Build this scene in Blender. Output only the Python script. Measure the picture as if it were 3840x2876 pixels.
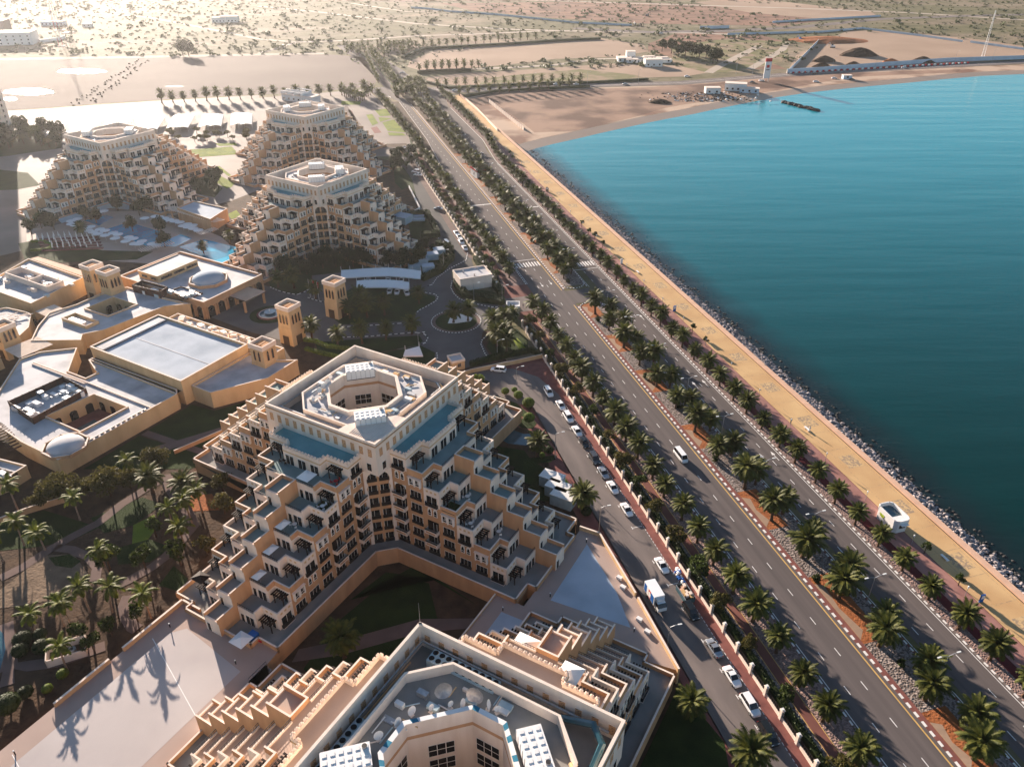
import bpy, bmesh, math, random
from mathutils import Vector, Matrix
rnd = random.Random(7)
R_ = math.radians
for o in list(bpy.data.objects): bpy.data.objects.remove(o)
SC = bpy.context.scene
COL = SC.collection
# ---------------------------------------------------------------- camera
CX, CY, F, YH = 1920.0, 1438.0, 2950.0, -380.0
PITCH = math.atan((CY - YH) / F); CAMH = 125.0
cam_d = bpy.data.cameras.new('camera'); cam = bpy.data.objects.new('camera', cam_d); COL.objects.link(cam)
cam.location = (0, 0, CAMH); cam.rotation_euler = (math.pi / 2 - PITCH, 0, 0)
cam_d.sensor_fit = 'HORIZONTAL'; cam_d.sensor_width = 36.0; cam_d.lens = 36.0 * F / 3840.0
cam_d.clip_start = 1.0; cam_d.clip_end = 20000.0
SC.camera = cam
# ---------------------------------------------------------------- sky, sun, exposure
SUN_AZ, SUN_EL = R_(-28.8), R_(12.3)
w = bpy.data.worlds.new('World'); SC.world = w; w.use_nodes = True
nt = w.node_tree; nt.nodes.clear()
sky = nt.nodes.new('ShaderNodeTexSky'); sky.sky_type = 'NISHITA'; sky.sun_disc = False
sky.sun_elevation = SUN_EL; sky.sun_rotation = SUN_AZ; sky.altitude = 0; sky.air_density = 1.0; sky.dust_density = 0.5; sky.ozone_density = 2.2
bg = nt.nodes.new('ShaderNodeBackground'); bg.inputs['Strength'].default_value = 0.052
wo = nt.nodes.new('ShaderNodeOutputWorld')
nt.links.new(sky.outputs[0], bg.inputs[0]); nt.links.new(bg.outputs[0], wo.inputs[0])
sun_d = bpy.data.lights.new('sun', 'SUN'); sun = bpy.data.objects.new('sun', sun_d); COL.objects.link(sun)
sun_d.energy = 5.0; sun_d.angle = R_(0.5); sun_d.color = (1.0, 0.84, 0.70)
sdir = Vector((math.sin(SUN_AZ) * math.cos(SUN_EL), math.cos(SUN_AZ) * math.cos(SUN_EL), math.sin(SUN_EL)))
sun.rotation_euler = sdir.to_track_quat('Z', 'Y').to_euler(); sun.location = (-200, 400, 300)
SC.view_settings.view_transform = 'Standard'; SC.view_settings.look = 'None'; SC.view_settings.gamma = 1.0
SC.view_settings.exposure = 1.85
SC.render.engine = 'CYCLES'
HAZE = 0.000045
# ---------------------------------------------------------------- where things are
def W(x, y, z=0.0):
    """a point of the place: photo pixel + height above the ground -> metres"""
    px = (x - CX) / F; py = -(y - CY) / F
    dy = math.cos(PITCH) + py * math.sin(PITCH); dz = -math.sin(PITCH) + py * math.cos(PITCH)
    t = (z - CAMH) / dz
    return (px * t, dy * t)
def reader(ox, oy, s): return lambda x, y, z=0.0: W(ox + x * s, oy + y * s, z)
FD = reader(0, 0, 3840 / 2212)
RL_ = reader(0, 0, 1280 / 2209); RT = reader(1280, 0, 1280 / 2209); RO = reader(2560, 0, 1280 / 2209)
ZA = reader(0, 860, .4346); ZB = reader(800, 860, .4346); ZC = reader(1600, 860, .4346); ZK = reader(0, 1500, .4346)
ZP = reader(100, 420, 700 / 2209); ZL = reader(0, 2150, 960 / 2191); Z4 = reader(2400, 2150, 960 / 2191); Z6 = reader(2100, 1500, 960 / 2209)
Z5 = reader(2880, 1500, 960 / 2209); Z3 = reader(1600, 2150, 960 / 2191); ZG = reader(1400, 1280, 800 / 2209); ZH = reader(1400, 1780, 800 / 2209)
ZS = reader(1360, 540, 600 / 1190); ZN = reader(0, 560, 560 / 1269); ZE = reader(2400, 860, 960 / 2209)
_az = R_(163.6); RDX, RDY = math.sin(_az), math.cos(_az)
def RS(s, o, z=0.0):            # along / across the shore road
    return (s * RDX - o * RDY, s * RDY + o * RDX)
C30, S30 = math.cos(R_(30)), math.sin(R_(30))
def UV(v, u):                    # along the grid all the buildings keep
    return (u * S30 + v * C30, u * C30 - v * S30)
ROAD_ROT = math.atan2(RDY, RDX)
# ---------------------------------------------------------------- materials
MATS = {}
def mat(name, col, rough=0.85, col2=None, scale=1.0, amount=None, bump=0.0, bscale=None, metal=0.0, spec=0.10, detail=4, thr=None, objvar=0.0, coord='Object', trans=0.0, kind='noise', stretch=None):
    if name in MATS: return MATS[name]
    m = bpy.data.materials.new(name); m.use_nodes = True; n = m.node_tree.nodes; l = m.node_tree.links
    b = n['Principled BSDF']; b.inputs['Roughness'].default_value = rough; b.inputs['Metallic'].default_value = metal
    b.inputs['Specular IOR Level'].default_value = spec
    if trans: b.inputs['Transmission Weight'].default_value = trans
    if col2 is None: col2 = tuple(c * 0.78 for c in col)
    if coord == 'World': tc = n.new('ShaderNodeNewGeometry').outputs['Position']
    else: tc = n.new('ShaderNodeTexCoord').outputs['Object']
    if stretch:
        mp = n.new('ShaderNodeMapping'); mp.inputs['Rotation'].default_value = (0, 0, stretch[1]); l.new(tc, mp.inputs[0])
        m2 = n.new('ShaderNodeMapping'); m2.inputs['Scale'].default_value = stretch[0]; l.new(mp.outputs[0], m2.inputs[0]); tc = m2.outputs[0]
    if kind == 'noise':
        t = n.new('ShaderNodeTexNoise'); t.inputs['Detail'].default_value = detail; t.inputs['Scale'].default_value = scale; out = t.outputs['Fac']
    else:
        t = n.new('ShaderNodeTexVoronoi'); t.inputs['Scale'].default_value = scale; out = t.outputs['Color'] if kind == 'cells' else t.outputs['Distance']
    l.new(tc, t.inputs['Vector'])
    r = n.new('ShaderNodeValToRGB'); r.color_ramp.elements[0].color = (*col2, 1); r.color_ramp.elements[1].color = (*col, 1)
    lo, hi = thr or (0.3, 0.7); r.color_ramp.elements[0].position = lo; r.color_ramp.elements[1].position = hi
    if kind == 'cells':
        sx = n.new('ShaderNodeSeparateColor'); l.new(out, sx.inputs[0]); l.new(sx.outputs[0], r.inputs[0])
    else: l.new(out, r.inputs[0])
    cur = r.outputs[0]
    if objvar:
        oi = n.new('ShaderNodeObjectInfo'); mr = n.new('ShaderNodeMapRange'); mr.inputs['To Min'].default_value = 1 - objvar; mr.inputs['To Max'].default_value = 1 + objvar
        l.new(oi.outputs['Random'], mr.inputs['Value'])
        mx = n.new('ShaderNodeVectorMath'); mx.operation = 'SCALE'; l.new(cur, mx.inputs[0]); l.new(mr.outputs[0], mx.inputs['Scale']); cur = mx.outputs[0]
    l.new(cur, b.inputs['Base Color'])
    if bump:
        bt = n.new('ShaderNodeTexNoise') if kind == 'noise' else n.new('ShaderNodeTexVoronoi')
        bt.inputs['Scale'].default_value = bscale or scale * 4; l.new(tc, bt.inputs['Vector'])
        bp = n.new('ShaderNodeBump'); bp.inputs['Strength'].default_value = min(1, bump); bp.inputs['Distance'].default_value = 0.15
        l.new(bt.outputs[0] if kind == 'noise' else bt.outputs['Distance'], bp.inputs['Height']); l.new(bp.outputs[0], b.inputs['Normal'])
    MATS[name] = m; return m
def M(n): return MATS[n]
mat('stucco_cream', (.83, .72, .62), .9, (.70, .58, .48), .5, bump=.1, bscale=6, detail=7, stretch=((1, 1, .18), 0))
mat('stucco_orange', (.58, .34, .185), .9, (.46, .26, .14), .5, bump=.1, bscale=6, detail=7, stretch=((1, 1, .2), 0))
mat('stucco_sand', (.66, .46, .255), .9, (.54, .36, .195), .4, bump=.1, bscale=6, detail=7, stretch=((1, 1, .25), 0))
mat('coping', (.80, .67, .57), .85, (.70, .58, .49), .8)
mat('terrace_tile', (.28, .27, .255), .8, (.20, .20, .19), .25, bump=.1, bscale=3)
mat('terrace_sky_teal', (.15, .36, .39), .8, (.11, .28, .31), .25)  # teal of the blue sky fill put into the tile colour
mat('terrace_sky_mid', (.20, .29, .29), .8, (.15, .22, .22), .25, bump=.1, bscale=3)  # weaker sky teal put into the tile colour
mat('roof_white', (.50, .49, .50), .8, (.29, .29, .30), .16, detail=11, thr=(.28, .56), spec=.15)
mat('roof_blue', (.42, .47, .53), .9, (.30, .35, .41), .12, detail=10, thr=(.3, .6), spec=.1)
mat('white_paint', (.78, .76, .73), .5, (.70, .68, .66), 1.5)
mat('white_frame', (.80, .76, .70), .6, (.72, .68, .62), 2)
mat('glass_dark', (.012, .011, .012), .12, (.02, .018, .02), .5, spec=.5)
mat('glass_blue', (.05, .12, .15), .1, (.03, .08, .1), .5, spec=.6)
mat('curtain', (.45, .42, .38), .9)
mat('dark_metal', (.018, .014, .014), .5, spec=.4)
mat('dark_wood', (.022, .012, .010), .7, (.014, .008, .007), 3)
mat('brown_screen', (.10, .055, .040), .7, (.07, .04, .03), 3)
mat('lattice_orange', (.66, .40, .22), .8, (.20, .10, .06), 9, kind='noise', thr=(.42, .5))
mat('steel', (.45, .45, .46), .4, (.32, .32, .33), 2, metal=.6)
mat('chiller_blue', (.42, .52, .56), .5, (.34, .44, .48), 1.0)
mat('asphalt', (.135, .113, .108), .9, (.098, .084, .081), .45, detail=6, coord='World', bump=.08, bscale=3, stretch=((.035, 1.6, 1), -ROAD_ROT))
mat('asphalt_worn', (.20, .165, .15), .9, (.125, .106, .10), .25, detail=8, coord='World', bump=.1, bscale=3, stretch=((.25, 1, 1), -ROAD_ROT))
mat('asphalt_teal', (.095, .092, .090), .9, (.07, .068, .067), .08, detail=8, coord='World')
mat('paint_white', (.72, .70, .68), .8, (.50, .48, .46), 1.2, coord='World', thr=(.2, .5))
mat('paint_yellow', (.62, .40, .14), .8, (.48, .30, .10), .6, coord='World')
mat('kerb_black', (.02, .02, .022), .8)
mat('brick_red', (.23, .09, .076), .9, (.15, .06, .053), .5, coord='World', detail=8)
mat('path_red', (.24, .10, .078), .9, (.13, .055, .048), .12, coord='World', detail=6)
mat('red_tile', (.36, .19, .16), .85, (.24, .115, .10), .25, coord='World', detail=6)
mat('paving_yellow', (.57, .38, .19), .85, (.47, .29, .14), .09, coord='World', detail=8, thr=(.35, .65))
mat('paving_grey', (.30, .22, .15), .9, (.54, .37, .19), 2.2, coord='World', kind='cells')
mat('parapet_pink', (.62, .40, .28), .85, (.54, .34, .24), .5, coord='World')
mat('gravel_pale', (.30, .25, .23), .95, (.09, .07, .06), 3.0, coord='World', kind='cells', thr=(.1, .9), bump=1, bscale=2.2)
mat('gravel_pink', (.30, .205, .18), .95, (.13, .09, .08), 3.4, coord='World', kind='cells', thr=(.1, .9), bump=1, bscale=2.6)
mat('soil_orange', (.36, .13, .05), .95, (.22, .075, .03), .6, coord='World', bump=1, bscale=2)
mat('soil_brown', (.095, .058, .036), .95, (.045, .029, .02), .35, coord='World', detail=7, bump=1, bscale=1.5)
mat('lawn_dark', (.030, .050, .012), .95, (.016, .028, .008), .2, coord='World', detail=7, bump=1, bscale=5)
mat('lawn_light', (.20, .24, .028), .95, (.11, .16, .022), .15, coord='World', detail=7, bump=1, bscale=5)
mat('path_tan', (.17, .115, .10), .9, (.125, .088, .078), .3, coord='World')
mat('deck_tile', (.40, .30, .255), .75, (.33, .245, .21), .1, coord='World', detail=7)
mat('deck_pale', (.48, .43, .41), .7, (.39, .345, .335), .07, coord='World', detail=7)
mat('block_paving', (.13, .12, .118), .9, (.09, .083, .082), .15, coord='World', detail=8)
mat('plaza_pale', (.26, .215, .19), .8, (.17, .14, .125), .04, coord='World', detail=8)
mat('lot_sand', (.155, .118, .103), .95, (.12, .09, .08), .012, coord='World', detail=9)
mat('sand_plot', (.38, .27, .195), .95, (.27, .185, .13), .012, coord='World', detail=9, bump=.6, bscale=.4)
mat('beach_sand', (.44, .32, .235), .95, (.18, .10, .07), .03, coord='World', detail=13, thr=(.42, .56), bump=1, bscale=.25)
mat('wet_sand', (.46, .35, .27), .6, (.40, .30, .23), .03, coord='World', detail=8)
mat('dirt_red', (.25, .135, .09), .95, (.14, .075, .052), .02, coord='World', detail=12, thr=(.35, .6), stretch=((1, 2.6, 1), .2), bump=1, bscale=.2)
mat('sand_shaded', (.22, .155, .105), .95, (.13, .09, .062), .35, coord='World', detail=8, bump=1, bscale=1.5)  # darker copy of the plot sand, garden shade put into the colour
mat('tile_pink', (.46, .35, .29), .8, (.38, .29, .24), .15, detail=7)
mat('red_paving_shade', (.13, .022, .025), .9, (.08, .018, .02), .4, coord='World')  # red paving with the palm shade put into its colour
mat('scrub_ground', (.15, .14, .06), .95, (.26, .19, .125), .05, coord='World', detail=10, thr=(.42, .55))
mat('dirt_brown', (.30, .19, .135), .95, (.12, .07, .052), .03, coord='World', detail=12, thr=(.40, .58), bump=1, bscale=.3)
mat('track_sand', (.44, .37, .30), .95, (.36, .295, .235), .03, coord='World', detail=6)
mat('trunk', (.14, .085, .055), .95, (.06, .036, .024), 4, bump=1, bscale=7)
mat('trunk_pale', (.30, .22, .17), .95, (.20, .14, .10), 3, bump=.8, bscale=6)
mat('leaf_white', (.65, .65, .65), .8)
mat('car_white', (.80, .80, .80), .18, (.78, .78, .78), 1, spec=.6)
mat('car_silver', (.36, .37, .39), .22, (.34, .35, .37), 1, metal=.5, spec=.6)
mat('car_grey', (.07, .075, .085), .2, (.065, .07, .08), 1, metal=.3, spec=.6)
mat('car_black', (.010, .012, .011), .15, (.01, .011, .01), 1, spec=.6)
mat('rubber', (.012, .012, .012), .8)
mat('lamp_glass', (.85, .85, .82), .3)
mat('tail_red', (.35, .02, .02), .3)
mat('canvas_white', (.74, .73, .72), .7, (.76, .74, .72), .8)
mat('sheet_blue', (.05, .22, .32), .8)
mat('sign_red', (.55, .02, .03), .5)
mat('sign_blue', (.02, .12, .40), .5)
mat('sign_green', (.45, .55, .05), .5)
mat('hoarding', (.58, .66, .74), .7, (.46, .54, .62), .1, coord='World')
mat('rock', (.42, .37, .36), .9, (.13, .11, .11), .9, coord='World', detail=6, bump=.8, bscale=4)
mat('rock_dark', (.06, .055, .05), .7, (.03, .03, .03), 1)
mat('skin', (.35, .2, .13), .7); mat('cloth_dark', (.04, .04, .06), .9); mat('cloth_red', (.4, .06, .06), .9); mat('cloth_white', (.7, .7, .7), .9)
def leafmat(name, c1, c2, tr=.25, objvar=.18):
    m = bpy.data.materials.new(name); m.use_nodes = True; n = m.node_tree.nodes; l = m.node_tree.links
    b = n['Principled BSDF']; b.inputs['Roughness'].default_value = .6; b.inputs['Specular IOR Level'].default_value = .10
    t = n.new('ShaderNodeTexNoise'); t.inputs['Scale'].default_value = 1.1; t.inputs['Detail'].default_value = 3
    tc = n.new('ShaderNodeTexCoord'); l.new(tc.outputs['Object'], t.inputs['Vector'])
    r = n.new('ShaderNodeValToRGB'); r.color_ramp.elements[0].position = .32; r.color_ramp.elements[1].position = .68
    r.color_ramp.elements[0].color = (*c2, 1); r.color_ramp.elements[1].color = (*c1, 1); l.new(t.outputs['Fac'], r.inputs[0])
    oi = n.new('ShaderNodeObjectInfo'); mr = n.new('ShaderNodeMapRange'); mr.inputs['To Min'].default_value = 1 - objvar; mr.inputs['To Max'].default_value = 1 + objvar
    l.new(oi.outputs['Random'], mr.inputs['Value']); mx = n.new('ShaderNodeVectorMath'); mx.operation = 'SCALE'; l.new(r.outputs[0], mx.inputs[0]); l.new(mr.outputs[0], mx.inputs['Scale'])
    l.new(mx.outputs[0], b.inputs['Base Color'])
    tl = n.new('ShaderNodeBsdfTranslucent'); l.new(mx.outputs[0], tl.inputs['Color']); ms = n.new('ShaderNodeMixShader'); ms.inputs[0].default_value = tr
    l.new(b.outputs[0], ms.inputs[1]); l.new(tl.outputs[0], ms.inputs[2]); l.new(ms.outputs[0], n['Material Output'].inputs[0])
    MATS[name] = m; return m
leafmat('frond', (.105, .105, .020), (.030, .042, .010), .2)
leafmat('frond_bright', (.145, .155, .018), (.040, .060, .010), .3)
leafmat('leaf', (.06, .08, .016), (.02, .034, .008))
leafmat('leaf_olive', (.12, .10, .028), (.05, .048, .012))
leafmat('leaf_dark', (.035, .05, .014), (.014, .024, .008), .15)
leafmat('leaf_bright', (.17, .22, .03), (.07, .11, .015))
leafmat('scrub_leaf', (.13, .14, .06), (.06, .075, .03), .15)
# ---------------------------------------------------------------- mesh helper
class MB:
    def __init__(s): s.v = []; s.f = []; s.m = []; s.mats = []
    def mi(s, m):
        if m not in s.mats: s.mats.append(m)
        return s.mats.index(m)
    def face(s, pts, m):
        i = len(s.v); s.v.extend(pts); s.f.append(tuple(range(i, i + len(pts)))); s.m.append(s.mi(m))
    def box(s, x0, x1, y0, y1, z0, z1, m, bottom=True, T=None, top=None):
        P = [(x0, y0, z0), (x1, y0, z0), (x1, y1, z0), (x0, y1, z0), (x0, y0, z1), (x1, y0, z1), (x1, y1, z1), (x0, y1, z1)]
        if T: P = [T(*p) for p in P]
        i = len(s.v); s.v.extend(P); k = s.mi(m); kt = s.mi(top) if top else k
        Fs = [(0, 1, 5, 4), (1, 2, 6, 5), (2, 3, 7, 6), (3, 0, 4, 7)]
        for f in Fs: s.f.append(tuple(i + j for j in f)); s.m.append(k)
        s.f.append((i + 4, i + 5, i + 6, i + 7)); s.m.append(kt)
        if bottom: s.f.append((i + 3, i + 2, i + 1, i)); s.m.append(k)
    def obox(s, a, b, wd, z0, z1, m, ext=0, bottom=True, top=None):   # box along a->b
        d = Vector((b[0] - a[0], b[1] - a[1])); L = d.length
        if L < 1e-6: return
        d /= L; n = Vector((-d.y, d.x)) * wd / 2; a = Vector(a) - d * ext; b = Vector(b) + d * ext
        P = [a - n, b - n, b + n, a + n]
        i = len(s.v); s.v.extend([(p.x, p.y, z0) for p in P] + [(p.x, p.y, z1) for p in P]); k = s.mi(m); kt = s.mi(top) if top else k
        for f in [(0, 1, 5, 4), (1, 2, 6, 5), (2, 3, 7, 6), (3, 0, 4, 7)]: s.f.append(tuple(i + j for j in f)); s.m.append(k)
        s.f.append((i + 4, i + 5, i + 6, i + 7)); s.m.append(kt)
        if bottom: s.f.append((i + 3, i + 2, i + 1, i)); s.m.append(k)
    def prism(s, poly, z0, z1, m, top=None, sides=True, cap=True, z0f=None):
        n = len(poly); ar = sum(poly[i][0] * poly[(i + 1) % n][1] - poly[(i + 1) % n][0] * poly[i][1] for i in range(n))
        if ar < 0: poly = poly[::-1]
        i = len(s.v); s.v.extend([(p[0], p[1], z0) for p in poly] + [(p[0], p[1], z1) for p in poly]); k = s.mi(m)
        if sides:
            for j in range(n):
                q = (j + 1) % n; s.f.append((i + j, i + q, i + n + q, i + n + j)); s.m.append(k)
        if cap: s.f.append(tuple(i + n + j for j in range(n))); s.m.append(s.mi(top or m))
    def cyl(s, x, y, z0, z1, r0, r1, m, n=10, cap=True, dx=0, dy=0, capm=None):
        i = len(s.v)
        for k in range(n): a = 2 * math.pi * k / n; s.v.append((x + r0 * math.cos(a), y + r0 * math.sin(a), z0))
        for k in range(n): a = 2 * math.pi * k / n; s.v.append((x + dx + r1 * math.cos(a), y + dy + r1 * math.sin(a), z1))
        for k in range(n): q = (k + 1) % n; s.f.append((i + k, i + q, i + n + q, i + n + k)); s.m.append(s.mi(m))
        if cap: s.f.append(tuple(i + n + k for k in range(n))); s.m.append(s.mi(capm or m))
    def tube(s, pts, r, m, n=5):
        pts = [Vector(p) for p in pts]; rings = []
        for j, p in enumerate(pts):
            d = (pts[min(j + 1, len(pts) - 1)] - pts[max(j - 1, 0)]).normalized()
            u = d.cross(Vector((0, 0, 1))); u = u.normalized() if u.length > 1e-3 else Vector((1, 0, 0)); v = d.cross(u)
            rr = r[j] if isinstance(r, (list, tuple)) else r
            i = len(s.v); rings.append(i)
            for k in range(n): a = 2 * math.pi * k / n; q = p + u * rr * math.cos(a) + v * rr * math.sin(a); s.v.append(tuple(q))
        mi = s.mi(m)
        for j in range(len(pts) - 1):
            for k in range(n): q = (k + 1) % n; s.f.append((rings[j] + k, rings[j] + q, rings[j + 1] + q, rings[j + 1] + k)); s.m.append(mi)
        s.f.append(tuple(rings[-1] + k for k in range(n))); s.m.append(mi)
    def dome(s, x, y, z, rx, ry, h, m, nu=20, nv=6):
        i = len(s.v); mi = s.mi(m)
        for j in range(nv):
            a = (math.pi / 2) * j / nv
            for k in range(nu): b = 2 * math.pi * k / nu; s.v.append((x + rx * math.cos(a) * math.cos(b), y + ry * math.cos(a) * math.sin(b), z + h * math.sin(a)))
        s.v.append((x, y, z + h))
        for j in range(nv - 1):
            for k in range(nu): q = (k + 1) % nu; s.f.append((i + j * nu + k, i + j * nu + q, i + (j + 1) * nu + q, i + (j + 1) * nu + k)); s.m.append(mi)
        for k in range(nu): q = (k + 1) % nu; s.f.append((i + (nv - 1) * nu + k, i + (nv - 1) * nu + q, i + nv * nu)); s.m.append(mi)
    def mesh(s, name, smooth=False):
        me = bpy.data.meshes.new(name); me.from_pydata(s.v, [], s.f); 
        for m in s.mats: me.materials.append(M(m))
        me.polygons.foreach_set('material_index', s.m)
        if smooth: me.polygons.foreach_set('use_smooth', [True] * len(s.f))
        me.update(); return me
def link(name, me, parent=None, loc=(0, 0, 0), rz=0.0, scale=None):
    o = bpy.data.objects.new(name, me); COL.objects.link(o)
    if parent: o.parent = parent
    o.location = loc
    if rz: o.rotation_euler = (0, 0, rz)
    if scale: o.scale = scale if isinstance(scale, (tuple, list)) else (scale,) * 3
    return o
def tag(o, label, cat, group=None):
    o['label'] = label; o['category'] = cat
    if group: o['group'] = group
    return o
def root(name, loc, label, cat, rz=0.0, group=None, scale=None):
    o = link(name, None, None, loc if len(loc) == 3 else (loc[0], loc[1], 0), rz, scale); return tag(o, label, cat, group)
def struct(name, mb, kind='structure'):
    o = link(name, mb.mesh(name)); o['kind'] = kind; return o
def copy_tree(o, parent=None, loc=None, rz=None, label=None, scale=None):
    c = o.copy(); COL.objects.link(c)
    if parent: c.parent = parent
    if loc is not None: c.location = loc if len(loc) == 3 else (loc[0], loc[1], 0)
    if rz is not None: c.rotation_euler = (o.rotation_euler[0], o.rotation_euler[1], rz)
    if scale is not None: c.scale = (scale,) * 3 if not isinstance(scale, tuple) else scale
    if label: c['label'] = label
    for ch in o.children: copy_tree(ch, c)
    return c
def flat(name, pts, z, m):
    mb = MB(); me = bpy.data.meshes.new(name); bm = bmesh.new()
    vs = [bm.verts.new((p[0], p[1], z)) for p in pts]; f = bm.faces.new(vs); bm.normal_update()
    if f.normal.z < 0: f.normal_flip()
    bmesh.ops.triangulate(bm, faces=bm.faces[:]); bm.to_mesh(me); bm.free(); me.materials.append(M(m))
    o = link(name, me); o['kind'] = 'structure'; return o
def slab(name, pts, z0, z1, side, top):
    me = bpy.data.meshes.new(name); bm = bmesh.new()
    n = len(pts); ar = sum(pts[i][0] * pts[(i + 1) % n][1] - pts[(i + 1) % n][0] * pts[i][1] for i in range(n))
    if ar < 0: pts = pts[::-1]
    a = [bm.verts.new((p[0], p[1], z0)) for p in pts]; b = [bm.verts.new((p[0], p[1], z1)) for p in pts]
    for j in range(n): bm.faces.new((a[j], a[(j + 1) % n], b[(j + 1) % n], b[j])).material_index = 0
    f = bm.faces.new(b); f.material_index = 1
    bmesh.ops.triangulate(bm, faces=[f]); bm.to_mesh(me); bm.free(); me.materials.append(M(side)); me.materials.append(M(top))
    return me
ORD = ['nearest', 'second', 'third', 'fourth', 'fifth', 'sixth', 'seventh', 'eighth', 'ninth', 'tenth', 'eleventh', 'twelfth', 'thirteenth', 'fourteenth', 'fifteenth', 'sixteenth', 'seventeenth', 'eighteenth', 'nineteenth', 'twentieth']
# ================================================================ GROUND, SEA, ROADS
def ground_material():
    m = bpy.data.materials.new('desert'); m.use_nodes = True; n = m.node_tree.nodes; l = m.node_tree.links; b = n['Principled BSDF']
    b.inputs['Roughness'].default_value = .95; b.inputs['Specular IOR Level'].default_value = .1
    P = n.new('ShaderNodeNewGeometry').outputs['Position']
    def noise(sc, det, st=None):
        t = n.new('ShaderNodeTexNoise'); t.inputs['Scale'].default_value = sc; t.inputs['Detail'].default_value = det; t.inputs['Roughness'].default_value = .62
        if st:
            mp = n.new('ShaderNodeMapping'); mp.inputs['Scale'].default_value = st; l.new(P, mp.inputs[0]); l.new(mp.outputs[0], t.inputs['Vector'])
        else: l.new(P, t.inputs['Vector'])
        return t.outputs['Fac']
    def ramp(v, a, c1, bb, c2):
        r = n.new('ShaderNodeValToRGB'); r.color_ramp.elements[0].position = a; r.color_ramp.elements[1].position = bb; r.color_ramp.elements[0].color = (*c1, 1); r.color_ramp.elements[1].color = (*c2, 1); l.new(v, r.inputs[0]); return r.outputs[0]
    def mix(f, a, c):
        x = n.new('ShaderNodeMixRGB'); l.new(f, x.inputs[0]); l.new(a, x.inputs[1]); l.new(c, x.inputs[2]); return x.outputs[0]
    sand = ramp(noise(.018, 11), .35, (.16, .12, .08), .65, (.28, .215, .15))
    green = ramp(noise(.05, 6), .35, (.08, .08, .034), .7, (.145, .13, .062))
    cover = ramp(noise(.006, 10, (1, 1.6, 1)), .38, (0, 0, 0), .52, (.9, .9, .9))
    base = mix(cover, sand, green)
    bush = ramp(noise(.16, 3), .60, (0, 0, 0), .66, (1, 1, 1))
    dark = ramp(noise(.3, 2), .3, (.05, .06, .025), .7, (.10, .10, .045))
    l.new(mix(bush, base, dark), b.inputs['Base Color'])
    bp = n.new('ShaderNodeBump'); bp.inputs['Strength'].default_value = .8; bp.inputs['Distance'].default_value = 1.2; l.new(noise(.07, 8), bp.inputs['Height']); l.new(bp.outputs[0], b.inputs['Normal'])
    MATS['desert'] = m
ground_material()
def sea_material():
    m = bpy.data.materials.new('sea_water'); m.use_nodes = True; n = m.node_tree.nodes; l = m.node_tree.links; b = n['Principled BSDF']
    b.inputs['Roughness'].default_value = .10; b.inputs['IOR'].default_value = 1.333; b.inputs['Specular IOR Level'].default_value = .3
    g = n.new('ShaderNodeNewGeometry'); P = g.outputs['Position']
    dt = n.new('ShaderNodeVectorMath'); dt.operation = 'DOT_PRODUCT'; dt.inputs[1].default_value = (-RDY, RDX, 0); l.new(P, dt.inputs[0])
    nz = n.new('ShaderNodeTexNoise'); nz.inputs['Scale'].default_value = .12; nz.inputs['Detail'].default_value = 6; l.new(P, nz.inputs['Vector'])
    ad = n.new('ShaderNodeMath'); ad.operation = 'MULTIPLY_ADD'; l.new(nz.outputs['Fac'], ad.inputs[0]); ad.inputs[1].default_value = -9.0; l.new(dt.outputs['Value'], ad.inputs[2])
    mr = n.new('ShaderNodeMapRange'); mr.inputs['From Min'].default_value = 138; mr.inputs['From Max'].default_value = 152; l.new(ad.outputs[0], mr.inputs['Value'])
    sp = n.new('ShaderNodeSeparateXYZ'); l.new(P, sp.inputs[0])
    far = n.new('ShaderNodeMapRange'); far.inputs['From Min'].default_value = 110; far.inputs['From Max'].default_value = 600; far.interpolation_type = 'SMOOTHSTEP'; l.new(sp.outputs['Y'], far.inputs['Value'])
    deep = n.new('ShaderNodeMixRGB'); deep.inputs[1].default_value = (.0, .020, .018, 1); deep.inputs[2].default_value = (.0, .23, .29, 1); l.new(far.outputs[0], deep.inputs[0])
    mx = n.new('ShaderNodeMixRGB'); mx.inputs[1].default_value = (.006, .014, .016, 1); l.new(mr.outputs[0], mx.inputs[0]); l.new(deep.outputs[0], mx.inputs[2])
    l.new(mx.outputs[0], b.inputs['Base Color'])
    def wav(sc, st, rot, det):
        mp = n.new('ShaderNodeMapping'); mp.inputs['Scale'].default_value = st; mp.inputs['Rotation'].default_value = (0, 0, rot); l.new(P, mp.inputs[0])
        t = n.new('ShaderNodeTexNoise'); t.inputs['Scale'].default_value = sc; t.inputs['Detail'].default_value = det; l.new(mp.outputs[0], t.inputs['Vector']); return t.outputs['Fac']
    a1 = wav(.035, (.35, 2.2, 1), R_(-14), 5); a2 = wav(.6, (.6, 1.6, 1), R_(-10), 4)
    s = n.new('ShaderNodeMath'); s.operation = 'MULTIPLY_ADD'; l.new(a1, s.inputs[0]); s.inputs[1].default_value = 9.0; l.new(a2, s.inputs[2])
    bp = n.new('ShaderNodeBump'); bp.inputs['Strength'].default_value = .11; bp.inputs['Distance'].default_value = .4; l.new(s.outputs[0], bp.inputs['Height']); l.new(bp.outputs[0], b.inputs['Normal'])
    MATS['sea_water'] = m
sea_material()
shore = [FD(x, y, -1.2) for x, y in [(1143, 327), (1160, 321), (1200, 311), (1250, 300), (1300, 288), (1350, 277), (1400, 266), (1450, 256), (1500, 247), (1560, 234), (1620, 222), (1680, 211), (1740, 202), (1800, 195), (1880, 187), (1960, 180), (2040, 172), (2120, 165), (2212, 161), (2320, 157), (2600, 150), (3200, 140)]]
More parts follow.
